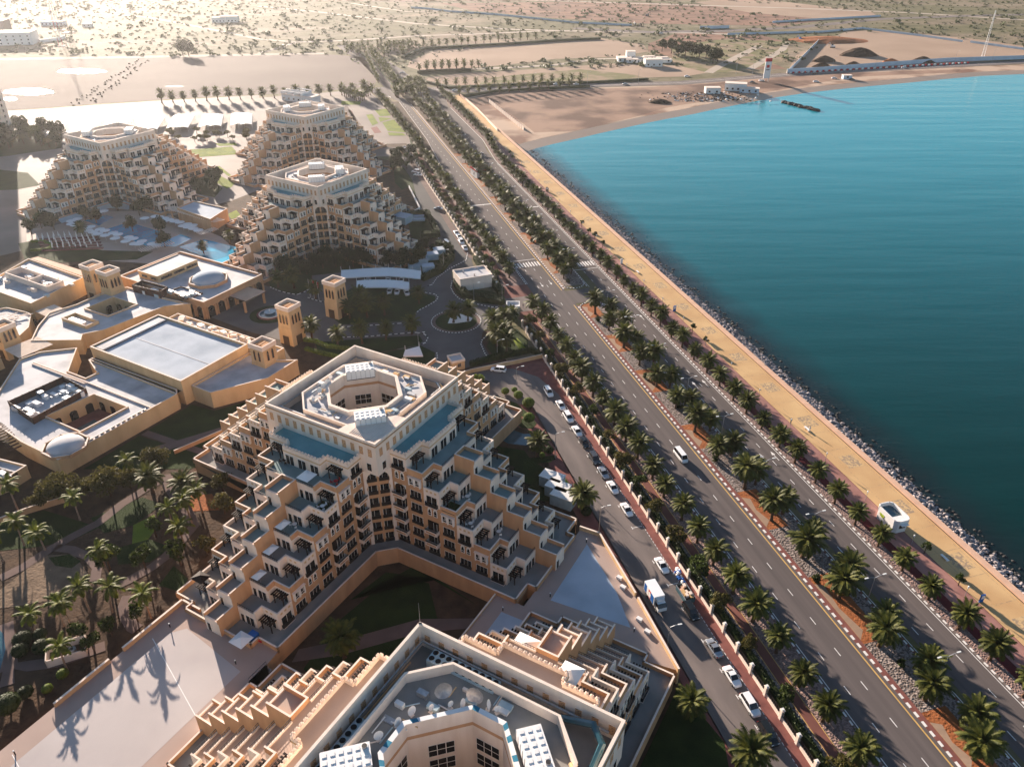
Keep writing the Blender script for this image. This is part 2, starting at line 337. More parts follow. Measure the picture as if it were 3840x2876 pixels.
def offset(line, d):
    out = []
    for j, p in enumerate(line):
        a = Vector(line[max(j - 1, 0)]); b = Vector(line[min(j + 1, len(line) - 1)]); t = (b - a).normalized(); nn = Vector((-t.y, t.x)); out.append((p[0] + nn.x * d, p[1] + nn.y * d))
    return out
crest = offset(shore, 11.0); toe = offset(shore, -9.0)
land = [(-5000, -1500), RS(1500, 136.6), RS(-447, 136.6)] + crest + [(5000, 2600), (5000, 7000), (-5000, 7000)]
flat('ground', land, 0.0, 'desert')
flat('sea', [(-80, -1600), (5200, -1600), (5200, 2700), (-80, 2700)], -1.2, 'sea_water')
mb = MB()
for j in range(len(shore) - 1):
    a, b2, c, d2 = crest[j], crest[j + 1], toe[j + 1], toe[j]
    mb.face([(d2[0], d2[1], -2.3), (c[0], c[1], -2.3), (b2[0], b2[1], 0), (a[0], a[1], 0)], 'wet_sand')
mb.face([(*RS(-436, 137), -2.6), (*toe[0], -2.6), (*crest[0], 0), (*RS(-447, 136.6), 0)], 'wet_sand')
struct('beach_slope', mb)
# beach sand and building ground by the bay
flat('beach', [RS(-447, 136.5), RS(-560, 136.5), RS(-600, 139), RT(790, 640), RT(1000, 595), RT(1620, 570), RT(2209, 552), RO(650, 492), RO(1400, 455), RO(2209, 418), FD(2600, 140)] + crest[::-1][1:], .02, 'beach_sand')
flat('dirt', [RT(*p) for p in [(815, 645), (1000, 603), (1620, 577), (2209, 560)]] + [RO(*p) for p in [(650, 500), (1400, 463), (1800, 450), (1780, 470), (1100, 500), (700, 570), (420, 620), (0, 680)]] + [RT(*p) for p in [(2100, 700), (1900, 760), (1500, 850), (1250, 860), (1100, 740), (960, 680)]], .035, 'dirt_brown')
flat('scrub', [RT(*p) for p in [(860, 520), (1100, 490), (1540, 450), (1900, 485), (1980, 512), (1600, 532), (900, 548)]], .05, 'scrub_ground'); flat('scrub', [RO(*p) for p in [(-80, 300), (300, 250), (690, 275), (680, 340), (640, 400), (380, 470), (150, 470), (-60, 420)]], .045, 'scrub_ground')
flat('sand_lot', [FD(*p) for p in [(0, 131), (300, 126), (700, 118), (782, 124), (806, 146), (816, 170), (808, 186), (760, 192), (620, 202), (470, 209), (330, 217), (200, 225), (50, 236), (-140, 244), (-200, 133)]], .03, 'lot_sand')
flat('track', [FD(*p) for p in [(-200, 133), (0, 131), (300, 126), (700, 118), (700, 114), (300, 121.5), (0, 126), (-200, 127)]], .04, 'track_sand')
flat('track', [FD(*p) for p in [(-200, 250), (60, 238), (330, 219), (560, 206), (560, 212), (330, 226), (60, 246), (-200, 262)]], .04, 'plaza_pale')
flat('plot', [FD(*p) for p in [(885, 133), (935, 112), (1060, 97), (1180, 88), (1300, 84), (1390, 97), (1400, 112), (1330, 124), (1200, 128), (1100, 140), (990, 150), (905, 152), (880, 145)]], .03, 'sand_plot')
flat('plot', [FD(*p) for p in [(900, 172), (985, 160), (1100, 154), (1320, 138), (1500, 144), (1560, 152), (1480, 166), (1240, 172), (1010, 188), (930, 178)]], .03, 'sand_plot')
flat('plot', [FD(*p) for p in [(1700, 158), (1720, 120), (1790, 85), (1830, 68), (1905, 66), (2100, 84), (2212, 100), (2330, 112), (2500, 118), (2212, 128), (1900, 148)]], .03, 'sand_plot')
flat('plot', [FD(*p) for p in [(1560, 150), (1400, 112), (1400, 95), (1480, 66), (1640, 75), (1700, 92), (1650, 130), (1700, 150)]], .025, 'dirt_red')
flat('plot', [FD(*p) for p in [(950, 8), (1300, 4), (1560, 12), (1790, 44), (1690, 57), (1400, 52), (1200, 40), (1020, 24)]], .03, 'dirt_red')
flat('plot', [FD(*p) for p in [(1500, 6), (1600, -6), (1880, 26), (1900, 38), (1800, 44), (1620, 28)]], .04, 'sand_plot')
def pline(name, pts, wd, z, m):
    L = offset(pts, wd / 2); Rr = offset(pts, -wd / 2); mb = MB()
    for j in range(len(pts) - 1): mb.face([(*Rr[j], z), (*Rr[j + 1], z), (*L[j + 1], z), (*L[j], z)], m)
    return struct(name, mb)
for pts, wd, z in [([(0, 20), (120, 22), (320, 38), (420, 57), (560, 85), (640, 92)], 7, .05), ([(640, 92), (760, 88), (900, 78), (1010, 75), (1170, 68), (1240, 67), (1330, 70)], 7, .05), ([(640, 92), (600, 104), (560, 116)], 6, .05),
                   ([(560, 14), (700, 28), (900, 52), (1100, 64), (1300, 70), (1500, 72), (1600, 76)], 8, .054), ([(1000, -4), (1300, 6), (1700, 18), (1960, 28), (2212, 44)], 9, .05), ([(1700, 92), (1690, 108), (1650, 132), (1620, 150)], 7, .055), ([(1640, 100), (1560, 140), (1530, 158)], 8, .055), ([(760, 8), (880, 26), (1000, 22)], 6, .05)]:
    pline('track', [FD(*p) for p in pts], wd, z, 'track_sand')
# asphalt roads of the background
pline('road', [FD(*p) for p in [(1240, 62), (1400, 70), (1560, 68), (1720, 60), (1900, 42), (2060, 36), (2212, 32), (2500, 26)]], 15, .06, 'asphalt_worn')
coast = [RT(560, 575), RT(700, 592), RT(1000, 578), RT(1300, 566), RT(1620, 555), RT(2209, 538), RO(650, 487), RO(1400, 446), RO(2209, 403), RO(2900, 365)]
pline('road', coast, 14, .06, 'asphalt_worn')
pline('road_marking', coast, .4, .075, 'paint_white')
pline('road', [FD(*p) for p in [(1010, 150), (1100, 147), (1200, 141), (1290, 128), (1340, 127), (1420, 136)]], 7, .06, 'track_sand')
# --- the divided shore road
def strip(name, o1, o2, s1, s2, z, m, o1b=None, o2b=None):
    pts = [RS(s1, o1), RS(s2, o1 if o1b is None else o1b), RS(s2, o2 if o2b is None else o2b), RS(s1, o2)]
    return flat(name, pts, z, m)
SB = 150
L_e, L_r, R_l, R_r = 82.8, 94.9, 104.4, 115.3
flat('road', [RS(SB, L_e), RS(-400, L_e), RS(-480, 87.5), RS(-590, 88.5), RS(-606, 84), RS(-618, 75), RS(-640, 74), RS(-645, 86), RS(-760, 82), RS(-860, 70), RS(-860, 80), RS(-770, 92), RS(-660, 93.5), RS(-640, 90), RS(-600, 93), RS(-570, L_r), RS(SB, L_r)], .03, 'asphalt')
flat('road', [RS(SB, R_l), RS(-440, R_l + 5), RS(-500, 110.5), RS(-545, 109), RS(-575, 111), RS(-600, 108), RS(-622, 104), RS(-700, 103), RS(-800, 93), RS(-800, 102), RS(-705, 112), RS(-640, 113), RS(-625, 128), RS(-600, 132), RS(-598, 124), RS(-565, 119.5), RS(-500, 120), RS(-470, 119.6), RS(-445, 115.8), RS(-420, R_r), RS(SB, R_r)], .03, 'asphalt')
flat('road', [RS(-241, 94.8), RS(-252, 94.8), RS(-252, 104.5), RS(-241, 104.5)], .034, 'asphalt')
mk = MB()
def dash(o, s1, s2, step=8.05, ln=2.0, ph=-72.0, wd=.16, z=.045):
    s = ph
    while s < s1: s += step
    while s > s2:
        if s <= s1: mk.obox(RS(s, o), RS(s - ln, o), wd, z, z + .004, 'paint_white', bottom=False)
        s -= step
dash(86.3, SB, -420); dash(90.0, SB, -590); dash(108.1, SB, -440); dash(111.65, SB, -590)
for s in range(-420, -590, -8): mk.obox(RS(s, 112.5), RS(s - 2, 112.5), .16, .046, .05, 'paint_white', bottom=False)
def solid(o, s1, s2, m='paint_white', wd=.16): mk.obox(RS(s1, o), RS(s2, o), wd, .041, .045, m, bottom=False)
solid(93.9, SB, -240, 'paint_yellow', .28); solid(93.9, -253, -570, 'paint_yellow', .28); solid(83.3, SB, -235); solid(83.3, -262, -400)
solid(R_l + .5, SB, -240); solid(R_l + .5, -253, -400); solid(R_r - .5, SB, -420, 'paint_white')
for k in range(9): mk.obox(RS(-277.6, 84.0 + k * 1.18), RS(-281.8, 84.0 + k * 1.18), .58, .05, .054, 'paint_white', bottom=False)
for k in range(9): mk.obox(RS(-272.0, 105.2 + k * 1.14), RS(-276.4, 105.2 + k * 1.14), .56, .05, .054, 'paint_white', bottom=False)
mk.obox(RS(-284.5, 83.4), RS(-284.5, 93.4), .3, .05, .054, 'paint_white', bottom=False); mk.obox(RS(-269.2, 105), RS(-269.2, 114.6), .3, .05, .054, 'paint_white', bottom=False)
mk.obox(RS(-355, 83.4), RS(-355, 94), .9, .05, .054, 'paint_white', bottom=False); mk.obox(RS(-345, 105), RS(-345, 114.6), .9, .05, .054, 'paint_white', bottom=False)
def arrow(s, o, sg):            # sg +1: pointing towards +s
    a = RS(s, o); b = RS(s + sg * 2.6, o); mk.obox(a, b, .18, .05, .054, 'paint_white', bottom=False)
    t = [RS(s + sg * 2.6, o - .5), RS(s + sg * 2.6, o + .5), RS(s + sg * 4.2, o)]; 
    if sg > 0: t = t[::-1]
    mk.face([(p[0], p[1], .054) for p in t], 'paint_white')
for s in (-262,): arrow(s, 88.2, 1); arrow(s - 1, 92, 1)
for s in (-222, -176, -138): arrow(s, 106.3, -1); arrow(s, 110, -1); arrow(s, 113.4, -1)
mk.prism([RS(-610 + 3 * k, 84 + k) for k in range(2)] + [RS(-604, 85), RS(-610, 83.6)], .05, .054, 'paint_white')
struct('road_marking', mk)
# kerbs: pale blocks and dark blocks in turn
kb = MB()
def kerb(path, wd=.28, h=.16, step=1.0, m1='paint_white', m2='brick_red', ratio=.55):
    for a, b in zip(path[:-1], path[1:]):
        a = Vector(a); b = Vector(b); L = (b - a).length; n = max(1, int(L / step)); d = (b - a) / n
        for k in range(n):
            p = a + d * k; kb.obox(tuple(p), tuple(p + d * ratio), wd, 0, h, m1, bottom=False); kb.obox(tuple(p + d * ratio), tuple(p + d), wd, 0, h - .004, m2, bottom=False)
kerb([RS(SB, 95.0), RS(-239, 95.0)], .45, step=2.0); kerb([RS(-254, 95.0), RS(-580, 95.1)], .4, step=2.0)
kerb([RS(SB, R_r + .15), RS(-425, R_r + .15), RS(-470, 119.8), RS(-560, 119.8)], .35, step=1.8, m2='asphalt_worn')
kerb([RS(SB, R_l - .15), RS(-239, R_l - .15)], .3, step=1.8); kerb([RS(-254, R_l - .15), RS(-440, R_l + 4.8)], .3, step=1.8)
kerb([RS(SB, L_e - .15), RS(-236, L_e - .15)], .3, step=1.8, m2='gravel_pink'); kerb([RS(-262, L_e - .15), RS(-400, L_e - .15), RS(-480, 87.4), RS(-588, 88.4)], .3, step=1.8, m2='gravel_pink')
def arcpts(c, r, a0, a1, n=12, rs=True):
    return [(RS(c[0] + r * math.cos(a0 + (a1 - a0) * k / n), c[1] + r * math.sin(a0 + (a1 - a0) * k / n)) if rs else (c[0] + r * math.cos(a0 + (a1 - a0) * k / n), c[1] + r * math.sin(a0 + (a1 - a0) * k / n))) for k in range(n + 1)]
kerb(arcpts((-258, 99.7), 4.6, -math.pi / 2, math.pi / 2), .3, step=1.0, m2='kerb_black'); kerb(arcpts((-236, 99.7), 4.6, math.pi / 2, 3 * math.pi / 2), .3, step=1.0, m2='kerb_black')
struct('kerb', kb)
# verges, cycle path, promenade
strip('gravel_bed', 71.8, 82.7, SB, -236, .012, 'gravel_pink'); strip('gravel_bed', 71.8, 82.7, -262, -400, .012, 'gravel_pink')
strip('gravel_bed', 71.8, 87.2, -400, -590, .011, 'soil_brown', 71.8, 88)
strip('planting_and_shade_strip', 71.8, 74.0, SB, -236, .02, 'soil_brown'); strip('planting_and_shade_strip', 71.8, 74.0, -266, -440, .02, 'soil_brown')
strip('gravel_bed', 74.0, 74.75, SB, -236, .024, 'gravel_pale')
strip('cycle_path', 75.0, 77.1, SB, -231, .03, 'path_red'); strip('cycle_path', 75.0, 77.1, -262, -470, .03, 'path_red')
lm = MB()
for o in (75.0, 77.1): lm.obox(RS(SB, o), RS(-231, o), .14, .033, .037, 'paint_yellow', bottom=False)
struct('path_marking', lm)
flat('pavement', [RS(-231, 71.8), RS(-231, 82.7), RS(-262, 82.7), RS(-262, 71.8)], .028, 'path_red')
flat('drive', [RS(-240, 70.5), RS(-240, 83), RS(-252, 83), RS(-252, 70.5)], .034, 'asphalt_worn')
strip('median', 95.2, 96.1, SB, -239, .06, 'brick_red'); strip('median', 95.2, 96.1, -254, -560, .06, 'sand_plot')
for a, b in ((SB, -240), (-256, -445)):
    s = a; k = 0
    while s > b:
        e = max(b, s - rnd.uniform(11, 19)); mt = ['gravel_pale', 'soil_orange'][k % 2]
        strip('median', 96.1, 104.2, s, e, .05, mt); 
        if k % 2 == 1: flat('median', [RS(s - 1, 96.2), RS(e + 2, 96.2), RS(e + 3, 98), RS((s + e) / 2, 97.2), RS(s - 3, 98.2)], .056, 'sand_plot')
        if mt == 'soil_orange': strip('median', 101.4, 104.2, s, e, .054, 'gravel_pale')
        s = e; k += 1
flat('median', [RS(-445, 95.2), RS(-445, 109), RS(-500, 110.3), RS(-545, 108.8), RS(-575, 110.6), RS(-598, 105), RS(-598, 94), RS(-570, 95.2)], .05, 'soil_brown')
flat('median', [RS(-625, 93), RS(-618, 100), RS(-625, 104), RS(-700, 103), RS(-800, 93), RS(-850, 82), RS(-760, 92)], .05, 'lawn_dark')
strip('gravel_bed', 115.5, 118.3, SB, -420, .05, 'gravel_pink')
flat('gravel_bed', [RS(-420, 115.5), RS(-420, 118.3), RS(-470, 123), RS(-590, 124), RS(-590, 122.5), RS(-560, 120), RS(-470, 120)], .05, 'gravel_pink')
strip('pavement', 120.6, 125.9, SB, -330, .06, 'red_tile'); strip('planting_and_shade_strip', 118.3, 120.6, SB, -330, .056, 'red_paving_shade'); flat('pavement', [RS(-330, 118.3), RS(-330, 125.9), RS(-470, 128), RS(-595, 127), RS(-595, 124), RS(-470, 123), RS(-420, 118.3)], .06, 'red_tile')  # the dark red strip is paving with palm shade painted in
flat('promenade', [RS(SB, 125.9), RS(-330, 125.9), RS(-470, 128), RS(-598, 127), RS(-600, 134.9), RS(SB, 134.9)], .064, 'paving_yellow')
pv = MB(); s = -60 + 16 * 5; k = 0
s = 60.0
while s > -420:
    x = 129.0
    pv.face([(*RS(s, x), .069), (*RS(s, x + 4.2), .069), (*RS(s - 5.0, x + 4.2), .069), (*RS(s - 5.0, x), .069)][::-1], 'paving_grey'); s -= 19.0
struct('promenade_paving', pv)
pj = MB()
for k in range(78): s = 70 - k * 8.0; pj.obox(RS(s, 126), RS(s, 134.9), .08, .064, .072, 'paving_grey', bottom=False)
for o_ in (128.2, 133.9): pj.obox(RS(SB, o_), RS(-560, o_), .09, .064, .073, 'paving_grey', bottom=False)
pj.obox(RS(SB, 134.85), RS(-600, 134.85), .22, .064, .08, 'soil_brown', bottom=False); pj.obox(RS(SB, 125.9), RS(-560, 125.9), .14, .064, .078, 'brick_red', bottom=False)
struct('promenade_joint', pj)
pp = MB()
for a, b in ((SB, -600),): pp.obox(RS(a, 135.75), RS(b, 135.75), 1.5, 0, .5, 'parapet_pink', bottom=False)
tag(link('sea_wall', pp.mesh('sea_wall')), 'long low pink concrete wall along the sea edge of the yellow promenade', 'wall')
# rock armour
rk = MB(); rr = random.Random(3)
def rock(mb, x, y, z, r, m, rr):
    p = []; n1 = rr.uniform(0, 6)
    ico = [(0, 0, 1), (.89, 0, .45), (.28, .85, .45), (-.72, .53, .45), (-.72, -.53, .45), (.28, -.85, .45), (.72, .53, -.45), (-.28, .85, -.45), (-.89, 0, -.45), (-.28, -.85, -.45), (.72, -.53, -.45), (0, 0, -1)]
    fc = [(0, 1, 2), (0, 2, 3), (0, 3, 4), (0, 4, 5), (0, 5, 1), (1, 6, 2), (2, 7, 3), (3, 8, 4), (4, 9, 5), (5, 10, 1), (6, 7, 2), (7, 8, 3), (8, 9, 4), (9, 10, 5), (10, 6, 1)]
    sx, sy, sz = rr.uniform(.7, 1.35), rr.uniform(.7, 1.35), rr.uniform(.5, .85); ca, sa = math.cos(n1), math.sin(n1); i = len(mb.v); mi = mb.mi(m)
    for a in ico:
        k = r * rr.uniform(.72, 1.15); X, Y, Z = a[0] * sx * k, a[1] * sy * k, a[2] * sz * k; mb.v.append((x + X * ca - Y * sa, y + X * sa + Y * ca, z + Z))
    for f in fc: mb.f.append(tuple(i + j for j in f)); mb.m.append(mi)
s = 20.0
while s > -462:
    dens = 1.0 if s > -300 else .6
    for o in [136.9, 137.6, 138.4, 139.2, 140.0, 140.8, 141.6]:
        oo = o + rr.uniform(-.3, .3); wid = 1.0 if s > -400 else max(.2, (480 + s) / 80)
        z = .15 - (o - 136.6) * .33 + rr.uniform(-.15, .2)
        x, y = RS(s + rr.uniform(-.4, .4), 136.6 + (oo - 136.6) * wid)
        rock(rk, x, y, z, rr.uniform(.42, .78), 'rock_dark' if (z < -1.25 and rr.random() < .8) else 'rock', rr)
    s -= .95 if s > -300 else 1.4
for k in range(500):
    x, y = RS(rr.uniform(0, -480), rr.uniform(141.5, 144.5)); rock(rk, x, y, -1.25, rr.uniform(.3, .6), 'rock_dark', rr)
ob = link('rock_armour', rk.mesh('rock_armour')); tag(ob, 'grey boulders heaped along the sea wall down to the water', 'rocks'); ob['kind'] = 'stuff'
jt = MB()
for k in range(90):
    t = rr.random(); x, y = FD(1690 + t * 75, 219 + t * 19, -.6); rock(jt, x + rr.uniform(-2, 2), y + rr.uniform(-2, 2), -.9, rr.uniform(.9, 2.0), 'rock_dark', rr)
ob = link('rock_groyne', jt.mesh('rock_groyne')); tag(ob, 'short groyne of dark rocks running from the beach into the bay', 'rocks'); ob['kind'] = 'stuff'
dr = MB()
for k in range(300):
    t = rr.random(); x, y = FD(rr.gauss(1530, 60), rr.uniform(200, 220)); rock(dr, x, y, .2, rr.uniform(.3, 1.1), rr.choice(['rock_dark', 'rock', 'white_paint', 'rock_dark', 'soil_brown']), rr)
ob = link('debris', dr.mesh('debris')); tag(ob, 'scattered dark building debris along the back of the beach', 'debris'); ob['kind'] = 'stuff'
# ================================================================ STEPPED RESIDENCES
def win_mesh(kind):
    m = MB()                                     # x across, outward is -y, z up from the floor of the storey
    if kind == 'tri':
        m.box(-1.35, 1.35, -.05, 0, .45, 2.45, 'glass_dark'); m.box(-1.45, 1.45, -.07, 0, 2.45, 2.53, 'stucco_cream')
        for x in (-1.38, -.45, .45, 1.34): m.box(x - .035, x + .035, -.10, -.05, .95, 2.45, 'curtain' if abs(x) < 1 else 'white_frame')
        m.box(-1.45, 1.45, -.32, -.12, .30, .95, 'dark_metal')
    elif kind == 'big':
        m.box(-1.35, 1.35, -.05, 0, .1, 2.4, 'glass_dark')
        for x in (-1.33, 0, 1.33): m.box(x - .04, x + .04, -.10, -.05, .1, 2.4, 'white_frame')
        m.box(-1.5, 1.5, -.5, -.42, 0, .9, 'dark_metal'); m.box(-1.5, -1.42, -.42, 0, 0, .9, 'dark_metal'); m.box(1.42, 1.5, -.42, 0, 0, .9, 'dark_metal'); m.box(-1.6, 1.6, -.55, 0, -.12, 0, 'coping')
    elif kind == 'twin':
        for c in (-.72, .72):
            pts = [(c - .5, .75), (c + .5, .75), (c + .5, 2.3)] + [(c + .5 * math.cos(a), 2.3 + .5 * math.sin(a)) for a in (.5, 1.1, 1.57, 2.05, 2.64)] + [(c - .5, 2.3)]
            i = len(m.v); m.v.extend([(p[0], -.09, p[1]) for p in pts] + [(p[0], 0, p[1]) for p in pts]); n = len(pts)
            m.f.append(tuple(range(i, i + n))); m.m.append(m.mi('white_frame'))
            for k in range(n): q = (k + 1) % n; m.f.append((i + k, i + n + k, i + n + q, i + q)); m.m.append(m.mi('white_frame'))
            pts = [(c - .34, .9), (c + .34, .9), (c + .34, 1.9), (c + .2, 2.05), (c + .24, 2.25), (c, 2.5), (c - .24, 2.25), (c - .2, 2.05), (c - .34, 1.9)]
            m.face([(p[0], -.095, p[1]) for p in pts], 'glass_dark'); m.box(c - .34, c + .34, -.12, -.09, 1.35, 1.43, 'white_frame')
    elif kind == 'bay':
        m.box(-1.55, 1.55, -.42, 0, .75, 2.55, 'white_frame'); m.box(-1.7, 1.7, -.55, 0, 2.55, 2.7, 'coping'); m.box(-1.5, -1.2, -.45, 0, .45, .75, 'white_frame'); m.box(-.15, .15, -.45, 0, .45, .75, 'white_frame'); m.box(1.2, 1.5, -.45, 0, .45, .75, 'white_frame')
        for c in (-.75, .75):
            m.box(c - .42, c + .42, -.43, -.42, .95, 2.3, 'glass_dark'); m.box(c - .42, c + .42, -.46, -.43, 1.4, 1.48, 'white_frame'); m.box(c + .05, c + .40, -.445, -.43, 1.5, 2.3, 'curtain')
    elif kind == 'sash':
        m.box(-.55, .55, -.04, 0, .5, 2.3, 'glass_dark'); m.box(-.62, .62, -.06, 0, 2.3, 2.38, 'white_frame'); m.box(-.62, -.55, -.06, 0, .5, 2.3, 'white_frame')
    elif kind == 'portal':
        m.box(-.95, .95, -.05, 0, .3, 2.4, 'glass_dark')
        for x in (-.95, -.3, .9): m.box(x - .03, x + .03, -.09, -.05, .3, 2.4, 'white_frame')
        m.box(-1.05, 1.05, -.3, -.1, .1, .9, 'dark_metal')
    elif kind == 'lattice':
        m.box(-.5, .5, -.03, 0, 0, 2.0, 'lattice_orange'); 
        for a, b, c, d in ((-.56, .56, 2.0, 2.07), (-.56, .56, -.07, 0)): m.box(a, b, -.06, 0, c, d, 'stucco_cream')
    elif kind == 'multi':
        m.box(-1.9, 1.9, -.02, 0, 0, 2.6, 'white_frame')
        for i in range(3):
            for j in range(2): m.box(-1.82 + i * 1.25, -.68 + i * 1.25, -.03, -.02, .08 + j * 1.28, 1.22 + j * 1.28, 'glass_dark')
    return m
def door_mesh(kind):
    m = MB()
    if kind == 'wide':
        m.box(-1.1, 1.1, -.05, 0, .03, 2.35, 'glass_dark')
        for x in (-1.1, 0, 1.1): m.box(x - .04, x + .04, -.09, -.05, .03, 2.35, 'white_frame')
        m.box(-1.14, 1.14, -.09, 0, 2.35, 2.43, 'white_frame')
    else:
        m.box(-.42, .42, -.05, 0, .03, 2.15, 'glass_dark'); m.box(-.47, .47, -.08, 0, 2.15, 2.22, 'white_frame'); m.box(.42, .47, -.08, 0, .03, 2.15, 'white_frame')
    return m
def balcony_mesh(arched):
    m = MB()
    m.box(-1.4, 1.4, -.03, 0, 0, 2.7, 'dark_wood'); m.box(.1, 1.1, -.05, -.03, .1, 2.3, 'glass_dark'); m.box(.06, .12, -.08, -.03, .1, 2.3, 'white_frame'); m.box(.9, .96, -.08, -.03, .1, 2.3, 'white_frame')
    m.box(-1.55, 1.55, -1.25, 0, -.18, 0, 'coping')
    m.box(-1.55, 1.55, -1.25, -1.15, 0, .75, 'stucco_cream'); m.box(-1.55, -1.45, -1.15, 0, 0, .75, 'stucco_cream'); m.box(1.45, 1.55, -1.15, 0, 0, .75, 'stucco_cream')
    m.box(-1.2, 1.2, -1.29, -1.25, .12, .55, 'stucco_orange'); m.box(-1.5, 1.5, -1.22, -1.18, .75, 1.15, 'dark_metal')
    if arched:
        for sx in (-1, 1):
            pts = [(sx * 1.5, 1.9), (sx * 1.2, 2.15), (sx * 1.25, 2.35), (sx * .9, 2.6), (sx * .45, 2.8), (sx * 1.5, 2.95)]
            m.face([(p[0], -.07, p[1]) for p in (pts if sx < 0 else pts[::-1])], 'white_frame')
    return m
def pergola_mesh():
    m = MB()
    for x in (-1.2, 1.2): m.box(x - .1, x + .1, -1.45, -1.3, 0, 2.3, 'dark_wood')
    m.box(-1.5, 1.5, -1.5, -1.3, 2.3, 2.45, 'dark_wood'); m.box(-1.5, 1.5, -.3, -.1, 2.3, 2.45, 'dark_wood')
    for k in range(6): x = -1.4 + k * .56; m.box(x - .14, x + .14, -1.85, 0, 2.45, 2.62, 'dark_wood')
    return m
WM = {k: win_mesh(k) for k in ('tri', 'big', 'twin', 'bay', 'sash', 'portal', 'lattice', 'multi')}
WMe = {k: v.mesh('window_' + k) for k, v in WM.items()}
DM = {k: door_mesh(k) for k in ('wide', 'narrow')}; DMe = {k: v.mesh('door_' + k) for k, v in DM.items()}
BM = {k: balcony_mesh(k) for k in (True, False)}; BMe = {k: v.mesh('balcony') for k, v in BM.items()}
PM = pergola_mesh(); PMe = PM.mesh('pergola')
AREA = dict(tri=6, big=7, twin=4, bay=7, sash=2, portal=4.5, lattice=2, multi=9, wide=4.4, narrow=1.9)
def rail_mb(mb, a, b, z, h=.95, m='dark_metal'):
    a = Vector(a); b = Vector(b); L = (b - a).length; n = max(2, int(L / .45))
    mb.obox(tuple(a), tuple(b), .06, z + h - .06, z + h, m); mb.obox(tuple(a), tuple(b), .05, z + .12, z + .17, m)
    for k in range(n + 1): p = a + (b - a) * k / n; mb.box(p.x - .02, p.x + .02, p.y - .02, p.y + .02, z, z + h, m)
def wingT(k):
    return [lambda s, r: (s, r), lambda s, r: (r, -s), lambda s, r: (-s, -r), lambda s, r: (-r, s)][k]
